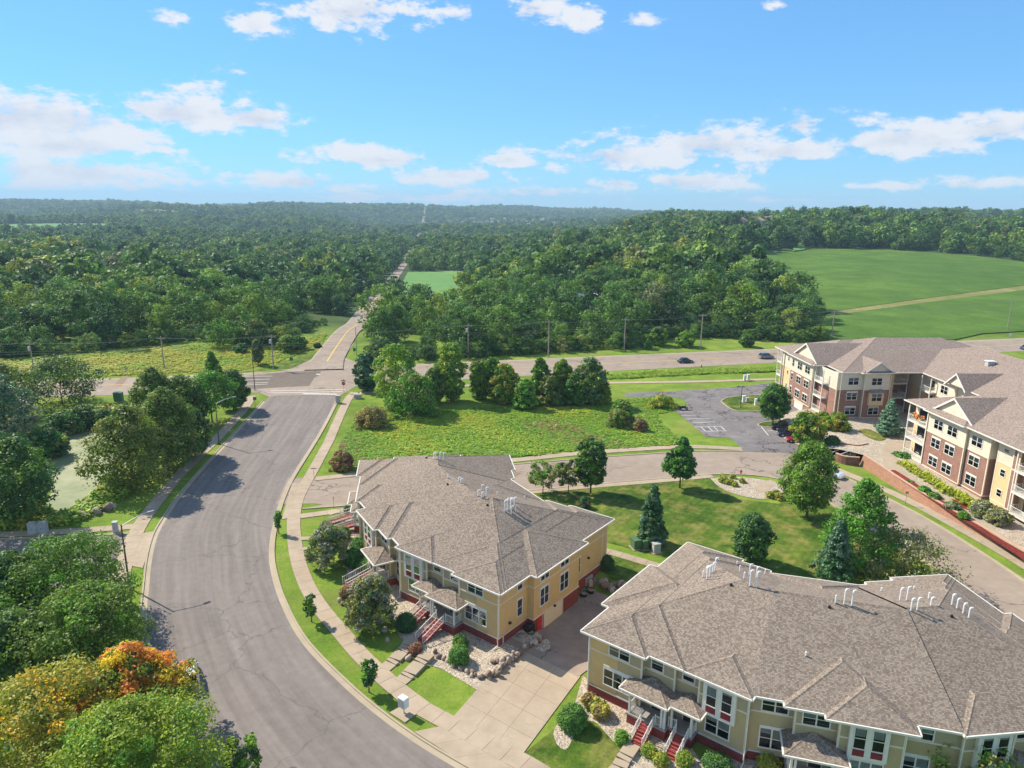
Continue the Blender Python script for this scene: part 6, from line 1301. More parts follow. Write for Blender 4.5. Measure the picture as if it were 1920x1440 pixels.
# undergrowth along the wood edges
under = []
for E_ in (EDGE, EDGE2):
    e = resample(E_, 3.2); n_ = normals2(e); 
    for k in (1.0, 4.5): under.append(e + n_ * k + rng.uniform(-1.5, 1.5, e.shape))
under = np.concatenate(under); under = under[(under[:, 0] > -200) & ~((under[:, 0] > -75) & (under[:, 0] < -45))]
uz = hgt(under[:, 0], under[:, 1]); us = rng.uniform(.16, .42, len(under))
tag(gn_scatter('undergrowth', np.stack([under[:, 0], under[:, 1], uz - .4], 1), rng.uniform(0, 6, len(under)), np.stack([us * 1.2, us * 1.2, us], 1), [p[0] for p in WOODP[:4]]), 'tangled bushes and undergrowth along the edge of the woods', 'undergrowth')

# ------------------------------------------------------------------ meadow and long grass
def tuft_mesh(name, n, h, spread, w, mat, rng):
    a = rng.uniform(0, 6.28, n); r = spread * np.sqrt(rng.uniform(0, 1, n)); b = np.stack([r * np.cos(a), r * np.sin(a), np.zeros(n)], 1); ln = rng.uniform(.6, 1.15, n) * h
    dirn = np.stack([np.cos(a) * .4 + rng.normal(size=n) * .25, np.sin(a) * .4 + rng.normal(size=n) * .25, np.ones(n)], 1); tip = b + dirn * ln[:, None]; t = rng.uniform(0, 6.28, n); s = np.stack([np.cos(t), np.sin(t), np.zeros(n)], 1) * w
    v = np.stack([b - s, b + s, tip + s * .2, tip - s * .2], 1).reshape(-1, 3); me = bpy.data.meshes.new(name); me.from_pydata(v.tolist(), [], np.arange(4 * n).reshape(-1, 4).tolist()); me.materials.append(MATS[mat]); at = me.attributes.new('tone', 'FLOAT', 'POINT'); at.data.foreach_set('value', np.repeat(rng.uniform(0, 1, n), 4).astype(np.float32)); return me
def dome_tuft(m, h, k):
    n = 7; a = rng.uniform(0, 6.28, n); r = .5 * np.sqrt(rng.uniform(0, 1, n)); c = np.stack([r * np.cos(a), r * np.sin(a), h * rng.uniform(.2, .9, n)], 1); return leaf_mesh('tuft', c, np.full(n, .22), rng.uniform(0, 1, n), 5, .2, [m], rng, updir=1.6, aspect=1.9)
TUF = {m: [dome_tuft(m, h, i) for i, h in enumerate((.3, .5, .75))] for m in ('blade_meadow', 'blade_lush', 'blade_gold', 'blade_rust')}
TUF['blade_hedge'] = [dome_tuft('blade_hedge', h, 0) for h in (.6, .9)]
def rnd_in(poly, n):
    p = np.array(poly); lo, hi = p.min(0), p.max(0); q = rng.uniform(lo, hi, (int(n * 2.6), 2)); q = q[poly_in(poly, (q[:, 0], q[:, 1]))]; return q[:n]
def vnoise(x, y, s, seed=0): return .5 + .28 * (np.sin(x / s + seed + np.sin(y / s * .7)) * np.cos(y / s * 1.3 + seed * 2) + np.sin(x / s * 2.3 + y / s * 1.7 + seed) * .6 + np.sin(y / s * 3.1 - x / s * 1.1) * .4)
def meadow(name, poly, n, mats, label, sc=(.7, 1.6), src_h=1.0):
    q = rnd_in(poly, n); z = hgt(q[:, 0], q[:, 1]); v = vnoise(q[:, 0], q[:, 1], 9.0, 1.0) + rng.uniform(-.25, .25, len(q)); s = rng.uniform(*sc, len(q)) * (.6 + .8 * vnoise(q[:, 0], q[:, 1], 4.0, 3.0)); lo = 0.0; edges = np.linspace(0, 1, len(mats) + 1) if len(mats) < 4 else [0, .12, .5, .82, 1]; root = None
    for i, m in enumerate(mats):
        k = (v >= edges[i] if i else v > -9) & (v < edges[i + 1] if i < len(mats) - 1 else v < 9)
        if k.sum() == 0: continue
        o = gn_scatter(name, np.stack([q[k, 0], q[k, 1], z[k]], 1), rng.uniform(0, 6, k.sum()), np.stack([s[k] * 1.2, s[k] * 1.2, s[k] * src_h], 1), TUF[m])
        tag(o, label[i] if isinstance(label, list) else label, 'grass')
MEADOW = GP([(660, 795), (690, 760), (760, 775), (900, 765), (1060, 765), (1170, 748), (1225, 748), (1262, 770), (1230, 778), (1238, 795), (1290, 835), (1240, 836), (1084, 846), (962, 858), (820, 870), (670, 884), (620, 880), (632, 850), (645, 820)])
meadow('meadow_grass', MEADOW, 15000, ['blade_rust', 'blade_lush', 'blade_meadow', 'blade_gold'], ['patches of russet seed heads in the meadow before the highway', 'lush green growth in the meadow before the highway', 'mid green weeds in the meadow before the highway', 'yellow goldenrod patches in the meadow before the highway'], (.35, .9), .5)
meadow('field_grass', GP([(-40, 705), (-40, 676), (130, 668), (280, 654), (390, 644), (480, 655), (560, 645), (592, 628), (612, 622), (606, 638), (570, 660), (520, 680), (440, 697), (170, 706)]), 9000, ['blade_meadow', 'blade_gold', 'blade_gold'], ['green tall grass in the field across the highway', 'yellow goldenrod drifts in the field across the highway', 'pale yellow growth at the edge of the wood across the highway'], (.5, 1.1), .6)
meadow('ditch_grass', GP([(1140, 712), (1140, 703), (1300, 694), (1455, 688), (1455, 697), (1300, 703)]), 1800, ['blade_meadow'], 'rank dark grass in the ditch beside the highway', (.6, 1.1), .7)
meadow('bank_grass', GP([(75, 950), (105, 965), (150, 955), (190, 920), (225, 880), (260, 850), (262, 880), (235, 930), (180, 965), (120, 985), (0, 990), (-40, 960), (-20, 925), (40, 940)]), 2600, ['blade_meadow', 'blade_gold'], ['reedy green growth on the near bank of the pond', 'yellowing reeds on the near bank of the pond'], (.6, 1.6), 1.1)
meadow('bank_grass', GP([(60, 900), (30, 900), (10, 860), (60, 830), (100, 790), (200, 765), (225, 775), (215, 786), (143, 791), (120, 826), (72, 862)]), 1800, ['blade_meadow', 'blade_rust'], ['dark rushes on the far bank of the pond', 'tawny rushes on the far bank of the pond'], (.7, 1.7), 1.1)
# hedge of bright ornamental grass before the apartment
def apt_line(px, z): return [G(x, y, z) for x, y in px]
hl = resample(apt_line([zt(950, 895), zt(1060, 960), zt(1200, 1045), zt(1395, 1150)], 1.4), .22); hl = hl + rng.uniform(-.5, .5, hl.shape)
hl = np.concatenate([hl, hl + rng.uniform(-.6, .6, hl.shape)])
tag(gn_scatter('grass_hedge', np.stack([hl[:, 0], hl[:, 1], np.full(len(hl), 1.35)], 1), rng.uniform(0, 6, len(hl)), np.stack([np.full(len(hl), 1.1)] * 2 + [rng.uniform(1.3, 1.9, len(hl))], 1), TUF['blade_hedge']), 'long bright yellow green grass hedge along the apartment wall', 'hedge')
for b, t, w, l, mt in [(zt(1000, 998), 904, 6, 'small dark shrub at the upper end of the red mulch', ['leaf_shrub']), (zt(1090, 1052), 914, 9, 'green low shrub second along the red mulch', ['leaf_green']), (zt(1150, 1090), 926, 9, 'green low shrub in the middle of the red mulch', ['leaf_shrub']), (zt(1262, 1150), 943, 11, 'grey green spiky shrub in the red mulch', ['leaf_silver', 'leaf_shrub']), (zt(1330, 1208), 962, 8, 'low shrub near the lower end of the red mulch', ['leaf_green']), (zt(950, 850), 850, 16, 'dark round shrub at the foot of the corner balconies', ['leaf_shrub']), (zt(1450, 1190), 942, 22, 'grey lavender like shrub bed by the apartment wall, upper', ['leaf_silver', 'leaf_olive']), (zt(1540, 1235), 956, 20, 'grey lavender like shrub bed by the apartment wall, lower', ['leaf_silver', 'leaf_olive'])]:
    px_tree('low_shrub', l, 'bush', b, t, w, P('dome', mt, 1.2, .22, .0, .16, weights=[1 / len(mt)] * len(mt)), z0=1.4, trunk=False)
for x, y in [(1352, 904), (1358, 901), (1363, 908), (1374, 897), (1371, 907), (1378, 912), (1391, 905), (1356, 896)]:
    px_tree('grass_clump', 'olive grass clump, one of many at the left end of the oval gravel bed', 'grass', (x, y), y - 6, 4, P('dome', ['blade_gold', 'leaf_olive'], 1, .2, 0, .2, weights=[.5, .5]), trunk=False, group='clumps in the oval gravel bed')
for x, y in [(1443, 933), (1455, 931), (1460, 936)]: px_tree('grass_clump', 'olive grass clump, one of three at the right end of the oval gravel bed', 'grass', (x, y), y - 9, 7, P('dome', ['blade_gold', 'leaf_olive'], 1, .2, 0, .2, weights=[.5, .5]), trunk=False, group='three clumps in the oval gravel bed')
for x, y, t, l in [(1104, 1322, 1300, 'tawny ornamental grass nearest the drive'), (1118, 1334, 1310, 'middle tawny ornamental grass at the brick base'), (1128, 1345, 1318, 'greenish ornamental grass, the nearest of three at the brick base')]: px_tree('ornamental_grass', l, 'grass', (x, y), t, 12, P('vase', ['blade_gold', 'blade_rust'], 1.2, .25, 0, .2, weights=[.5, .5]), trunk=False)
# ------------------------------------------------------------------ boulders
def boulder_mesh(seed):
    r = np.random.default_rng(seed); bm = bmesh.new(); bmesh.ops.create_icosphere(bm, subdivisions=2, radius=.5)
    k = r.normal(size=(3, 3)); 
    for v in bm.verts:
        p = np.array(v.co); f = 1 + .16 * math.sin(p @ k[0] * 4) + .12 * math.sin(p @ k[1] * 7 + 1); v.co = Vector(p * f * np.array([1.1, .85, .72]))
    me = bpy.data.meshes.new('boulder'); bm.to_mesh(me); bm.free(); me.polygons.foreach_set('use_smooth', [True] * len(me.polygons)); return me
BO = [boulder_mesh(i) for i in range(6)]
for i, b in enumerate(BO): b.materials.append(MATS['boulder_stone' if i % 2 else 'boulder_pale'])
def boulders(label, line, n, size, rows=1, z0=0.05, spread=.25, name='boulder_edge', drape=True):
    p = resample(line, n=n); r = thing(name, label, 'rocks', (float(p[0][0]), float(p[0][1]), 0))
    for k in range(rows):
        for q in p:
            x, y = q + rng.uniform(-spread, spread, 2) * (1 + .5 * k); s = size * rng.uniform(.7, 1.35); o = bpy.data.objects.new('boulder', BO[int(rng.integers(0, 6))]); COL.objects.link(o); o.parent = r
            h = float(hgt(x, y)) if drape else 0; o.location = (x - r.location[0], y - r.location[1], h + z0 + k * size * .55 + s * .2); o.scale = (s, s, s); o.rotation_euler = rng.uniform(0, 6.28, 3)
    return r
boulders('curved row of rounded boulders edging the gravel bed below the corner porch', GP([zL(1040, 150), zL(1110, 200), zL(1170, 240), zL(1240, 275), zL(1290, 315), zL(1350, 355), zL(1430, 385), zL(1490, 420), zL(1570, 430), zL(1660, 440)]), 26, .5, 1)
def zE(x, y): return (820 + x / 6.4, 1040 + y / 6.4)
boulders('stacked dark boulders holding the bed above the drive', GP([zL(1660, 430), zL(1740, 400), zE(800, 1340), zE(870, 1290), zE(960, 1220), zE(1040, 1150), zE(1100, 1110), zE(1170, 1070), zE(1240, 1020)]), 24, .58, 2)
boulders('pile of pale boulders at the corner of the bed by the drive', GP([zL(1700, 270), zL(1780, 250), zL(1840, 270), zL(1760, 330)]), 8, .55, 1, .1)
boulders('rock bank behind the drive at the rear corner of the gold wall', [qv(13.6, 18.6), qv(16, 18.8), qv(19, 18.9), qv(22.5, 19)], 14, 1.0, 2, 0, .5)
boulders('pale rocks scattered round the near crab apple', GP([(635, 1128), (648, 1140), (662, 1108), (680, 1090), (668, 1120), (735, 1205), (755, 1215), (765, 1235)]), 13, .7, 1, 0, .5)
boulders('two rocks on the bare patch by the pond', GP([(206, 952), (212, 955), (158, 968)]), 4, 1.3, 1, 0, .3)
# ------------------------------------------------------------------ street lamps
def street_lamp(label, base, top, head, group=None):
    x, y = G(*base); h = top_z(*base, *top); r = thing('street_lamp', label, 'street lamp', (x, y, 0)); hx, hy = GXZ = None, None
    v = ray(*head); hh = h + .55; hx, hy = G(head[0], head[1], hh); d = np.array([hx - x, hy - y]); L = min(3.4, float(np.linalg.norm(d))); d = d / np.linalg.norm(d)
    m = MB(); m.tube((x, y, 0), (x, y, h), .13, .075, 10, 'metal_pole'); m.build('pole', r); m = MB(); m.box(x - .22, y - .22, 0, x + .22, y + .22, .25, 'metal_pole'); m.build('base', r)
    m = MB(); pts = [(x + d[0] * L * f, y + d[1] * L * f, h - .25 + .85 * math.sin(f * 1.5)) for f in (0, .2, .4, .6, .8, 1)]; m.path(pts, .055, 7, 'metal_grey'); m.build('arm', r)
    e = pts[-1]; n_ = np.array([-d[1], d[0]]); m = MB(); c = [np.array(e[:2]) + n_ * a + d * b for a, b in ((-.15, -.1), (.15, -.1), (.11, .65), (-.11, .65))]; m.hexa([(*q, e[2] - .1) for q in c] + [(*q, e[2] + .06) for q in c], 'metal_grey'); m.build('lamp_head', r)
street_lamp('tall arched street lamp in the lower verge, its shadow across the street', (243, 1103), (228.5, 983), (278, 961)); street_lamp('arched street lamp by the sidewalk trees farther up the street', (411, 833), (405, 755), (436, 745))
x, y = G(478, 732); r = thing('street_lamp', 'thin bare pole at the far left corner of the crossing', 'pole', (x, y, 0)); m = MB(); h = top_z(478, 732, 474, 668); m.tube((x, y, 0), (x, y, h), .12, .07, 8, 'metal_pole'); m.build('pole', r); m = MB(); m.path([(x, y, h), (x + 1.2, y + 1.0, h + .3)], .05, 6, 'metal_pole'); m.build('arm', r)
x, y = G(1388, 765); h = top_z(1388, 765, 1391, 725); r = thing('car_park_lamp', 'two headed car park lamp on the grass island', 'street lamp', (x, y, 0)); m = MB(); m.tube((x, y, 0), (x, y, .7), .22, .2, 10, 'concrete'); m.build('footing', r); m = MB(); m.tube((x, y, .6), (x, y, h), .09, .07, 8, 'metal_pole'); m.build('pole', r)
for s in (-1, 1): m = MB(); m.box(x + s * .25 - .3, y - .18, h - .05, x + s * .25 + .3, y + .18, h + .12, 'metal_pole') if s > 0 else m.box(x - 1.15, y - .2, h - .05, x - .5, y + .2, h + .12, 'metal_pole'); m.build('lamp_head', r)
m = MB(); m.tube((x - .6, y, h + .02), (x, y, h + .02), .04, .04, 6, 'metal_pole'); m.build('arm', r)
# ------------------------------------------------------------------ utility poles and wires
POLES = [((64, 698), 640, 'utility pole with a transformer can at the left edge of the field'), ((308, 690), 630, 'utility pole in the middle of the field across the highway'), ((513, 692), 627, 'utility pole with a transformer at the field corner near the crossing'), ((878, 672), 607, 'brown utility pole against the wood, right of the crossing'),
         ((1028, 670), 600, 'grey utility pole second to the right of the crossing'), ((1170, 658), 596, 'pale utility pole by the mouth of the gravel lane'), ((1313, 655), 588, 'utility pole in front of the domed oak grove'), ((1559, 632), 581, 'utility pole at the corner of the soybean field'), ((1888, 621), 562, 'utility pole at the right edge of the field')]
tops = []
for i, (b, t, l) in enumerate(POLES):
    x, y = G(*b); h = top_z(*b, b[0], t); r = thing('utility_pole', l, 'utility pole', (x, y, 0), 0, 'utility poles along the highway'); m = MB(); m.tube((x, y, -.2), (x, y, h), .2, .13, 9, 'wood_pole'); m.build('pole', r)
    m = MB(); m.box(x - 1.25, y - .06, h - .75, x + 1.25, y + .06, h - .6, 'wood_pole'); ca = m.build('crossarm', r)
    for k in (-1.1, -.4, .4, 1.1): m = MB(); m.tube((x + k, y, h - .6), (x + k, y, h - .4), .06, .04, 6, 'ledge_grey'); m.build('insulator', ca)
    if i in (0, 2, 3): m = MB(); m.tube((x - .4, y, h - 2.5), (x - .4, y, h - 1.4), .3, .3, 12, 'ledge_grey'); m.build('transformer', r)
    tops.append((x, y, h))
ext = [(-240, 165, tops[0][2])] + tops + [(330, 320, tops[-1][2])]
for k, (dz, w) in enumerate([(-.35, -1.1), (-.35, 1.1), (-2.6, 0), (-3.2, 0)]):
    m = MB()
    for a, b in zip(ext[:-1], ext[1:]):
        pts = [(a[0] + (b[0] - a[0]) * f + w, a[1] + (b[1] - a[1]) * f, a[2] + (b[2] - a[2]) * f + dz - 4 * .75 * f * (1 - f)) for f in np.linspace(0, 1, 9)]; m.path(pts, .022, 4, 'metal_grey')
    tag(m.build('power_line'), ['front upper wire strung between the highway poles', 'rear upper wire strung between the highway poles', 'thick lower cable strung between the highway poles', 'lowest cable strung between the highway poles'][k], 'wire')
x, y = G(669, 668); m = MB(); r = thing('utility_pole', 'thin pole at the wood edge just right of the valley road', 'pole', (x, y, 0)); m.tube((x, y, -.2), (x, y, 9), .13, .1, 8, 'wood_pole'); m.build('pole', r)
for px_, py_, Y in [(700, 555, 440), (747, 545, 470), (755, 520, 560)]:
    x, yy_, z = GY(px_ + 4, py_, Y); z = float(hgt(x, Y)); r = thing('utility_pole', 'thin pole beside the valley road, number of the row seen past the wood' if False else 'thin distant pole of the row beside the valley road', 'utility pole', (x, Y, z), 0, 'poles beside the valley road'); m = MB(); m.tube((x, Y, z), (x, Y, z + 11), .16, .12, 6, 'wood_pole'); m.box(x - 1, Y - .06, z + 10.2, x + 1, Y + .06, z + 10.4, 'wood_pole'); m.build('pole', r)
# ------------------------------------------------------------------ signs, boxes, hydrants
def post_sign(label, base, h, w, hh, mat, post='metal_grey', rz=0, octagon=False, face_off=-.04, cat='sign'):
    x, y = G(*base); r = thing('road_sign', label, cat, (x, y, 0), rz); m = MB(); m.tube((0, 0, 0), (0, 0, h), .035, .035, 6, post); p = obj('post', m.mesh('post'), r); m = MB()
    if octagon:
        pts = [(w / 2 * math.cos(a), h - hh / 2 + w / 2 * math.sin(a)) for a in [math.pi / 8 + k * math.pi / 4 for k in range(8)]]
        m.face([(a, face_off, b) for a, b in pts], mat); m.face([(a, face_off + .02, b) for a, b in pts][::-1], 'metal_grey'); 
        for i in range(8): a, b = pts[i], pts[(i + 1) % 8]; m.face([(a[0], face_off, a[1]), (b[0], face_off, b[1]), (b[0], face_off + .02, b[1]), (a[0], face_off + .02, a[1])], 'paint_white')
    else: m.box(-w / 2, face_off, h - hh, w / 2, face_off + .03, h, mat)
    f = obj('sign_face', m.mesh('sign_face'), r); return r, f
r, f = post_sign('red stop sign on its post at the right corner of the street end', (645, 737), 2.9, .95, .95, 'sign_red', octagon=True)
def text(parent, s, size, loc, mat, rot=(math.pi / 2, 0, 0), name='lettering'):
    c = bpy.data.curves.new(name, 'FONT'); c.body = s; c.size = size; c.align_x = 'CENTER'; c.align_y = 'CENTER'; c.extrude = .003; o = bpy.data.objects.new(name, c); COL.objects.link(o); o.parent = parent; o.location = loc; o.rotation_euler = rot; c.materials.append(MATS[mat])
    bpy.context.view_layer.update(); me = bpy.data.meshes.new_from_object(o.evaluated_get(bpy.context.evaluated_depsgraph_get())); bpy.data.objects.remove(o); me.materials.clear(); me.materials.append(MATS[mat]); q = obj(name, me, parent, loc); q.rotation_euler = rot; return q
text(r, 'STOP', .30, (0, -.06, 2.42), 'paint_white')
m = MB(); m.box(-.6, -.02, 3.0, .6, .02, 3.2, 'sign_green'); obj('street_name_plate', m.mesh('street_name_plate'), r); m = MB(); m.box(-.02, -.5, 3.22, .02, .5, 3.42, 'sign_green'); obj('street_name_plate', m.mesh('street_name_plate'), r)
post_sign('back of a grey square sign in the verge at the top of the street', (479, 765), 2.6, .75, .75, 'metal_grey', rz=.2); post_sign('small green sign on the far side of the highway, left of the valley road', (547, 687), 2.6, .9, .9, 'sign_green'); post_sign('small green sign at the right edge of the valley road mouth', (665, 667), 2.4, .8, 1.0, 'sign_green')
post_sign('small sign on the highway verge beyond the pond trees', (239, 705), 2.3, .7, .5, 'metal_grey'); post_sign('white route sign beside the highway at the right edge', (1893, 638), 2.6, 1.0, 1.2, 'paint_white'); post_sign('thin sign post in the grass strip below the retaining wall', (1697, 947), 2.3, .5, .4, 'metal_grey'); post_sign('lone post by the pale side street mouth at the bend', (626, 953), 1.9, .12, .5, 'wood_pole', cat='post'); post_sign('T topped post in the sidewalk verge at the side street', (589, 901), 2.2, .9, .12, 'metal_pole', cat='post')
def cabinet(name, label, cat, base, w, d, h, mat, rz=0, group=None, pad=True, z0=0):
    x, y = G(*base, z0); r = thing(name, label, cat, (x, y, z0), rz, group); bm = bmesh.new(); bmesh.ops.create_cube(bm, size=1); bmesh.ops.scale(bm, vec=(w, d, h), verts=bm.verts); bmesh.ops.translate(bm, vec=(0, 0, h / 2 + .05), verts=bm.verts); bmesh.ops.bevel(bm, geom=bm.edges[:], offset=.04, segments=2, affect='EDGES')
    me = bpy.data.meshes.new('cabinet_body'); bm.to_mesh(me); bm.free(); me.materials.append(MATS[mat]); obj('cabinet_body', me, r)
    m = MB(); m.box(-w / 2 - .05, -d / 2 - .05, h + .02, w / 2 + .05, d / 2 + .05, h + .1, mat); obj('lid', m.mesh('lid'), r); m = MB(); m.box(-.02, -d / 2 - .03, h * .45, .02, -d / 2, h * .6, 'metal_pole'); obj('handle', m.mesh('handle'), r)
    if pad: m = MB(); m.box(-w / 2 - .2, -d / 2 - .2, -.02, w / 2 + .2, d / 2 + .2, .1, 'concrete'); obj('pad', m.mesh('pad'), r)
    return r
cabinet('utility_cabinet', 'wide green transformer box on the lawn, left one of three', 'utility box', (1195, 1027), 1.5, 1.2, 1.3, 'cabinet_green', .3); cabinet('utility_cabinet', 'narrow green box in the middle of the three on the lawn', 'utility box', (1209, 1030), .8, .7, 1.3, 'cabinet_green', .3); cabinet('utility_cabinet', 'grey box on the lawn, right one of three', 'utility box', (1230, 1036), 1.0, .7, 1.3, 'cabinet_grey', .3)
cabinet('utility_cabinet', 'grey cabinet by the junction of the left side road', 'utility box', (217.5, 999), .6, .6, 1.6, 'cabinet_grey', .1); cabinet('utility_cabinet', 'grey cabinet beside the left side road, left one of two', 'utility box', (64, 1000), 1.2, .8, 1.5, 'cabinet_grey', .1); cabinet('utility_cabinet', 'grey cabinet beside the left side road, right one of two', 'utility box', (81, 999), 1.2, .8, 1.5, 'cabinet_grey', .1)
cabinet('utility_cabinet', 'pale cabinet in the verge near the stop sign', 'utility box', (634, 756), .9, .9, 1.8, 'cabinet_grey'); cabinet('utility_cabinet', 'low wide box behind the sidewalk at the crossing corner', 'utility box', (671, 747), 1.6, 1.0, 1.0, 'cabinet_grey'); cabinet('utility_cabinet', 'green box beyond the pond near the highway walk', 'utility box', (223, 752), 1.8, 1.2, 2.0, 'cabinet_green')
for b, l in [((1396, 714), 'white utility pedestal on the footpath, left one of two'), ((1402.5, 713), 'white utility pedestal on the footpath, right one of two'), ((1394, 754), 'white pedestal box on the car park island'), ((1401, 753), 'low grey pedestal on the car park island'), ((1417, 760), 'tall pale cabinet at the right end of the car park island')]: cabinet('pedestal', l, 'utility box', b, .6, .6, 1.5 if 'low' not in l else .9, 'cabinet_grey' if 'low' in l else 'box_white')
# cluster mailbox
x, y = G(757, 1338); r = thing('mailbox', 'white cluster mailbox on a single post in the street verge', 'mailbox', (x, y, 0), math.radians(-38)); s_ = MB(); s_.box(-1.0, -.8, .02, 1.0, .8, .1, 'path_concrete'); obj('pad', s_.mesh('pad'), r)
m = MB(); m.tube((0, 0, .08), (0, 0, .75), .09, .09, 8, 'box_white'); obj('post', m.mesh('post'), r); bm = bmesh.new(); bmesh.ops.create_cube(bm, size=1); bmesh.ops.scale(bm, vec=(.85, .62, 1.0), verts=bm.verts); bmesh.ops.translate(bm, vec=(0, 0, 1.25), verts=bm.verts); bmesh.ops.bevel(bm, geom=bm.edges[:], offset=.03, segments=2, affect='EDGES'); me = bpy.data.meshes.new('box'); bm.to_mesh(me); bm.free(); me.materials.append(MATS['box_white']); b_ = obj('box', me, r)
for i in range(2):
    for j in range(4): m = MB(); m.box(-.38 + i * .39, -.33, .82 + j * .22, -.02 + i * .39, -.305, 1.01 + j * .22, 'cabinet_grey'); obj('mail_door', m.mesh('mail_door'), b_)
def hydrant(label, base, mat='hydrant_red'):
    x, y = G(*base); r = thing('fire_hydrant', label, 'hydrant', (x, y, 0)); m = MB(); m.tube((0, 0, 0), (0, 0, .7), .13, .12, 10, mat); m.tube((0, 0, .7), (0, 0, .88), .15, .05, 10, mat); m.tube((0, 0, 0), (0, 0, .06), .2, .2, 10, mat); obj('barrel', m.mesh('barrel'), r); 
    for a in (-1, 1): m = MB(); m.tube((0, 0, .5), (.24 * a, 0, .5), .06, .07, 8, mat); obj('nozzle', m.mesh('nozzle'), r)
hydrant('red fire hydrant between the oval gravel bed and the side street', (1389, 889)); hydrant('dark red fire hydrant at the highway edge right of the blue car', (1315, 689)); hydrant('small red hydrant under the crossing corner cedar', (673, 741))
x, y = G(1241, 739); r = thing('traffic_cone', 'orange cone at the end of the car park lane', 'cone', (x, y, 0)); m = MB(); m.tube((0, 0, .04), (0, 0, .95), .26, .04, 10, 'flower_orange'); obj('cone_body', m.mesh('cone_body'), r); m = MB(); m.box(-.34, -.34, 0, .34, .34, .05, 'flower_orange'); obj('base', m.mesh('base'), r)
# tubs and barrels at the gold wall
def tub(label, loc, rad, h, mat, rim='ledge_grey'):
    r = thing('plant_tub', label, 'tub', (loc[0], loc[1], float(hgt(*loc)))); m = MB(); m.tube((0, 0, 0), (0, 0, h), rad * .8, rad, 14, mat, False); obj('tub_wall', m.mesh('tub_wall'), r); m = MB(); n = 14
    m.tube((0, 0, h - .05), (0, 0, h + .02), rad * 1.05, rad * 1.05, 14, rim, False); obj('rim', m.mesh('rim'), r); m = MB(); m.tube((0, 0, 0), (0, 0, h * .85), rad * .7, rad * .9, 14, 'dirt'); obj('soil', m.mesh('soil'), r)
tub('pale rimmed tub on the gravel by the gold wall', qv(13.7, 3.1), .45, .5, 'cabinet_grey'); tub('dark tub right of the pale rimmed one', qv(14.1, 4.2), .45, .55, 'black_plastic', 'black_plastic'); tub('dark barrel planter beyond the garage, left one', qv(13.7, 15.6), .45, .6, 'black_plastic'); tub('dark barrel planter beyond the garage, right one', qv(14.0, 16.8), .45, .6, 'black_plastic')
x, y = qv(13.6, 4.6); z = float(hgt(x, y)); r = thing('grill', 'black covered grill against the brick base', 'grill', (x, y, z), math.radians(52)); bm = bmesh.new(); bmesh.ops.create_cube(bm, size=1); bmesh.ops.scale(bm, vec=(1.4, .7, .7), verts=bm.verts); bmesh.ops.translate(bm, vec=(0, 0, .75), verts=bm.verts); bmesh.ops.bevel(bm, geom=bm.edges[:], offset=.15, segments=3, affect='EDGES'); me = bpy.data.meshes.new('cover'); bm.to_mesh(me); bm.free(); me.materials.append(MATS['black_plastic']); obj('cover', me, r)
for a, b in ((-.55, -.25), (.55, -.25), (-.55, .25), (.55, .25)): m = MB(); m.tube((a, b, 0), (a, b, .5), .04, .04, 6, 'black_plastic'); obj('leg', m.mesh('leg'), r)
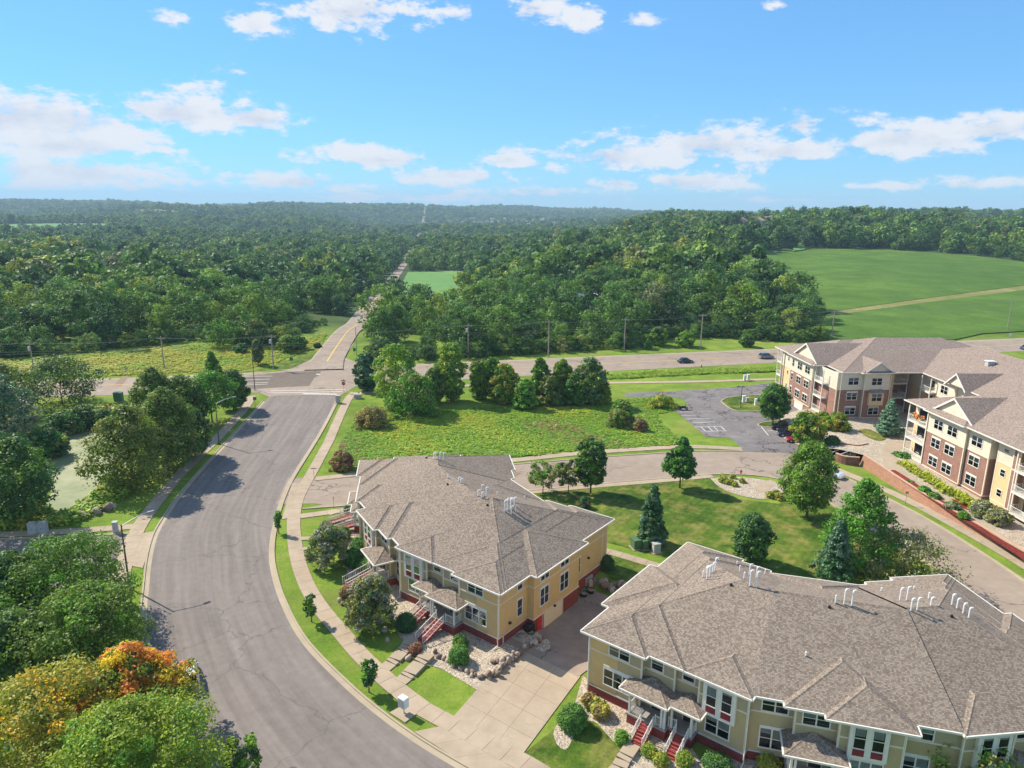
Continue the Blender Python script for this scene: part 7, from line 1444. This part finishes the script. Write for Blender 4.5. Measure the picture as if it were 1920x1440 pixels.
# ------------------------------------------------------------------ vehicles
def car(label, loc, heading, paint, kind='sedan', name='car', cat='car', group=None):
    L, Wd = {'sedan': (4.7, 1.82), 'suv': (4.75, 1.9), 'pickup': (5.6, 1.98), 'hatch': (4.2, 1.76)}[kind]
    prof = {'sedan': [(-1, .38, .86), (-.97, .62, .92), (-.7, .78, .97), (-.38, .84, 1), (.42, .86, 1), (.8, .74, .97), (.97, .58, .9), (1, .36, .84)],
            'suv': [(-1, .42, .88), (-.98, .85, .93), (-.9, .98, .97), (-.5, 1.0, 1), (.45, .98, 1), (.82, .88, .97), (.97, .7, .9), (1, .4, .85)],
            'pickup': [(-1, .5, .94), (-.99, 1.0, .97), (-.9, 1.02, .99), (-.4, 1.02, 1), (.45, 1.02, 1), (.85, .94, .97), (.98, .78, .92), (1, .45, .88)],
            'hatch': [(-1, .38, .86), (-.98, .8, .92), (-.85, .88, .97), (-.4, .88, 1), (.45, .86, 1), (.82, .74, .96), (.97, .58, .9), (1, .36, .84)]}[kind]
    cab = {'sedan': (-.74, -.42, .16, .5, 1.42), 'suv': (-.93, -.74, .2, .52, 1.70), 'pickup': (-.18, -.06, .36, .56, 1.78), 'hatch': (-.9, -.66, .18, .5, 1.46)}[kind]
    r = thing(name, label, cat, loc, heading, group); hl, hw = L / 2, Wd / 2; m = MB(); zb = .24
    rings = []
    for f, z, w in prof: y = hw * w; rings.append([(f * hl, -y * .96, zb), (f * hl, -y, zb + (z - zb) * .45), (f * hl, -y * .97, zb + (z - zb) * .8), (f * hl, -y * .82, z), (f * hl, y * .82, z), (f * hl, y * .97, zb + (z - zb) * .8), (f * hl, y, zb + (z - zb) * .45), (f * hl, y * .96, zb)])
    for a, b in zip(rings[:-1], rings[1:]):
        for i in range(8): m.face([a[i], a[(i + 1) % 8], b[(i + 1) % 8], b[i]], paint)
    m.face(rings[0], paint); m.face(rings[-1][::-1], paint)
    if kind == 'pickup': m.box(-hl + .12, -hw * .8, .98, -.2 * hl - .1, hw * .8, 1.035, 'black_plastic')
    obj('body', m.mesh('body', smooth=False), r); c = MB(); a0, a1, b1, b0, zt_ = cab; zs = np.interp([a0, b0], [p[0] for p in prof], [p[1] for p in prof]) - .03; yb, yt = hw * .86, hw * .68
    B_ = [(a0 * hl, -yb, zs[0]), (b0 * hl, -yb, zs[1]), (b0 * hl, yb, zs[1]), (a0 * hl, yb, zs[0])]; T_ = [(a1 * hl, -yt, zt_), (b1 * hl, -yt, zt_), (b1 * hl, yt, zt_), (a1 * hl, yt, zt_)]
    g = MB(); g.hexa(B_ + T_, 'car_glass'); obj('glasshouse', g.mesh('glasshouse'), r); o = .012
    c.hexa([(p[0], p[1] * 1.02, p[2] - .03) for p in T_] + [(p[0] * .97 + .0, p[1] * .93, p[2] + .045) for p in T_], paint)
    for i in range(4): c.tube((B_[i][0], B_[i][1] * 1.005, B_[i][2]), (T_[i][0], T_[i][1] * 1.005, T_[i][2]), .045, .045, 5, paint)
    mx = (a1 + b1) / 2 * hl
    for s in (-1, 1): c.tube((mx, s * yb * 1.0, (zs[0] + zs[1]) / 2), (mx, s * yt * 1.01, zt_), .04, .04, 5, 'black_plastic')
    obj('roof', c.mesh('roof'), r)
    for fx in (-.60, .62):
        for s in (-1, 1):
            w = MB(); w.tube((fx * hl, s * (hw - .2), .33), (fx * hl, s * (hw + .015), .33), .335, .335, 18, 'rubber'); wo = obj('wheel', w.mesh('wheel'), r); w = MB(); w.tube((fx * hl, s * (hw + .01), .33), (fx * hl, s * (hw + .03), .33), .21, .19, 12, 'rim'); obj('rim', w.mesh('rim'), wo)
    for s in (-1, 1):
        w = MB(); w.box(hl * .955, s * hw * .62 - .16, .55, hl * .992, s * hw * .62 + .16, .68, 'box_white'); obj('headlight', w.mesh('headlight'), r); w = MB(); w.box(-hl * 1.003, s * hw * .66 - .14, .66, -hl * .96, s * hw * .66 + .14, .82, 'sign_red'); obj('tail_light', w.mesh('tail_light'), r); w = MB(); w.box(b0 * hl - .25, s * (hw + .02) - .08, .92, b0 * hl - .1, s * (hw + .02) + .08, 1.05, paint); obj('mirror', w.mesh('mirror'), r)
    return r
ha = math.atan2(13.7, 52.8)
def cl(px, z=.06): x, y = G(*px); return (x, y, float(hgt(x, y)) + z)
car('dark blue sedan driving on the highway', cl((1285, 680)), ha, 'car_blue', 'sedan'); car('silver grey sport utility car driving on the highway, near the apartments', cl((1436, 672)), ha, 'car_silver', 'suv')
car('black pickup truck parked by the tree island, farthest of the parked row', cl((1472, 806)), math.radians(168), 'car_black', 'pickup', 'pickup_truck', 'truck'); car('dark navy sport utility car parked between the pickup and the red car', cl((1480, 818)), math.radians(170), 'car_navy', 'suv'); car('red hatchback parked nearest in the row by the pale wall', cl((1494, 829)), math.radians(172), 'car_red', 'hatch')
car('white car on the side street half hidden by the tall lawn maple', cl((1556, 892)), math.radians(-52), 'car_white', 'suv'); car('silver white car parked at the kerb under the orange maple', cl((354, 1278)), math.radians(118), 'car_white', 'suv'); 
x, y, z = cl((1925, 655)); car('green car at the right edge of the highway', (x, y, z), ha + math.pi, 'car_blue', 'suv')
# motorcycle
x, y, z = cl((1281, 769)); r = thing('motorcycle', 'black touring motorcycle parked alone on the car park', 'motorcycle', (x, y, z), math.radians(5))
for fx in (-.75, .8): m = MB(); m.tube((fx, -.08, .32), (fx, .08, .32), .33, .33, 16, 'rubber'); w = obj('wheel', m.mesh('wheel'), r); m = MB(); m.tube((fx, -.09, .32), (fx, .09, .32), .18, .18, 10, 'rim'); obj('rim', m.mesh('rim'), w)
m = MB(); m.hexa([(-.6, -.14, .45), (.5, -.14, .4), (.5, .14, .4), (-.6, .14, .45), (-.5, -.16, .75), (.45, -.18, .95), (.45, .18, .95), (-.5, .16, .75)], 'black_plastic'); obj('tank', m.mesh('tank'), r); m = MB(); m.box(-.7, -.2, .75, .05, .2, .88, 'black_plastic'); obj('seat', m.mesh('seat'), r); m = MB(); m.path([(.8, -.1, .32), (.5, -.12, 1.05)], .04, 6, 'rim'); m.path([(.8, .1, .32), (.5, .12, 1.05)], .04, 6, 'rim'); obj('fork', m.mesh('fork'), r); m = MB(); m.path([(.35, -.42, 1.1), (.5, -.1, 1.08), (.5, .1, 1.08), (.35, .42, 1.1)], .03, 6, 'metal_pole'); obj('handlebar', m.mesh('handlebar'), r)
for s in (-1, 1): m = MB(); m.box(-1.0, s * .32 - .13, .4, -.45, s * .32 + .13, .8, 'black_plastic'); obj('pannier', m.mesh('pannier'), r)
m = MB(); m.hexa([(.5, -.2, 1.05), (.6, -.2, 1.05), (.6, .2, 1.05), (.5, .2, 1.05), (.35, -.17, 1.45), (.4, -.17, 1.45), (.4, .17, 1.45), (.35, .17, 1.45)], 'car_glass'); obj('windscreen', m.mesh('windscreen'), r)
# manholes and drains
for px_, l in [((548, 1445), 'round iron manhole cover in the street near the bottom edge'), ((22, 1065), 'iron cover in the left side road')]:
    x, y = G(*px_); m = MB(); m.tube((x, y, .02), (x, y, .05), .42, .42, 16, 'metal_pole'); tag(m.build('manhole_cover'), l, 'manhole')
# ------------------------------------------------------------------ far houses, barn, town
def house(label, cx, cy, w, d, h, rh, wall, roof, rz=0, name='house', group=None, z=None, wins=3, cat='house', hip=False):
    z = float(hgt(cx, cy)) if z is None else z; r = thing(name, label, cat, (cx, cy, z), rz, group); m = MB(); m.box(-w / 2, -d / 2, -1.5, w / 2, d / 2, h, wall)
    if not hip: m.face([(-w / 2, -d / 2, h), (-w / 2, d / 2, h), (-w / 2, 0, h + rh)], wall); m.face([(w / 2, -d / 2, h), (w / 2, d / 2, h), (w / 2, 0, h + rh)], wall)
    obj('wall', m.mesh('wall'), r); m = MB(); e = .5; i = w * .3 if hip else 0; f = rh / (d / 2)
    A_, B_ = (-w / 2 - e, -d / 2 - e, h - e * f), (w / 2 + e, -d / 2 - e, h - e * f); C_, D_ = (w / 2 + e, d / 2 + e, h - e * f), (-w / 2 - e, d / 2 + e, h - e * f); R0, R1 = (-w / 2 - e + i, 0, h + rh), (w / 2 + e - i, 0, h + rh)
    m.face([A_, B_, R1, R0], roof); m.face([C_, D_, R0, R1], roof)
    if hip: m.face([B_, C_, R1], roof); m.face([D_, A_, R0], roof)
    obj('roof', m.mesh('roof'), r)
    for k in range(wins): x = -w / 2 + w * (k + 1) / (wins + 1); m = MB(); m.box(x - .6, -d / 2 - .06, h * .4, x + .6, -d / 2 + .02, h * .4 + 1.4, 'dark_interior'); obj('window', m.mesh('window'), r)
    return r
def at(px, py, Y): x, y, z = GY(px, py, Y); return x, Y
for px_, Y, w, d, wall, roof, l in [(1104, 330, 16, 10, 'wall_pale', 'roof_white', 'white roofed barn half hidden in the middle wood')]:
    x, y = at(px_, 555, Y); house(l, x, y, 13, 9, 5.2, 1.9, wall, roof, .1, 'barn', cat='barn')
x, y = at(498, 421, 1350); house('long white farm building in the far left wood', x, y, 22, 12, 9, 4, 'wall_pale', 'roof_white', .05, 'farm_building', cat='barn')
for px_, py_, Y, w, wall, roof, l in [(1385, 418, 900, 24, 'wall_pale', 'roof_tan', 'tan roofed house on the ridge above the field, left one'), (1412, 416, 915, 30, 'siding_cream', 'roof_tan', 'wide tan roofed house on the ridge above the field'), (1440, 418, 930, 22, 'wall_pale', 'roof_tan', 'tan house on the ridge right of the wide one'), (1475, 424, 905, 14, 'roof_white', 'roof_grey', 'small white house with a grey roof on the ridge'), (1775, 418, 720, 16, 'roof_white', 'roof_grey', 'white house with a grey roof at the top of the right wood'), (1826, 412, 730, 22, 'siding_cream', 'roof_tan', 'large tan roofed house on the right ridge'), (1862, 412, 790, 26, 'wall_pale', 'roof_tan', 'tan roofed house just right of the large one'), (1905, 419, 740, 16, 'wall_pale', 'roof_grey', 'grey roofed house at the right edge of the ridge')]:
    x, y = at(px_, py_, Y); house(l, x, y, w, 13, 9 if Y < 850 else 8.5, 4.5, wall, roof, rng.uniform(-.2, .2), 'ridge_house', hip=True)
tw = 0
for row in range(7):
    for k in range(27):
        if rng.uniform() < .4: continue
        Y = 2450 + row * 110 + rng.uniform(-25, 25); px_ = 822 + k * 11.4 + rng.uniform(-3, 3) + row * 2; x = GY(px_, 410, Y)[0]
        house('small pale house in the distant valley town', x, Y, rng.uniform(10, 18), 10, rng.uniform(6, 9), 4.5, ['wall_pale', 'wall_pale', 'siding_cream'][int(rng.integers(0, 3))], ['roof_grey', 'roof_tan', 'roof_grey'][int(rng.integers(0, 3))], rng.uniform(-.5, .5), 'town_house', 'houses of the distant valley town', wins=0)
# ------------------------------------------------------------------ the air
def haze():
    n = NT('haze_air'); n.N.remove(n.b); v = n.new('ShaderNodeVolumePrincipled'); v.inputs['Color'].default_value = (.55, .78, 1.0, 1); v.inputs['Density'].default_value = .000125; v.inputs['Anisotropy'].default_value = .0
    n.link(v.outputs[0], n.out.inputs['Volume']); mb = MB(); mb.box(-9800, -9800, -70, 9800, 9800, 150, 'haze_air'); o = mb.build('haze', kind='stuff')
haze()
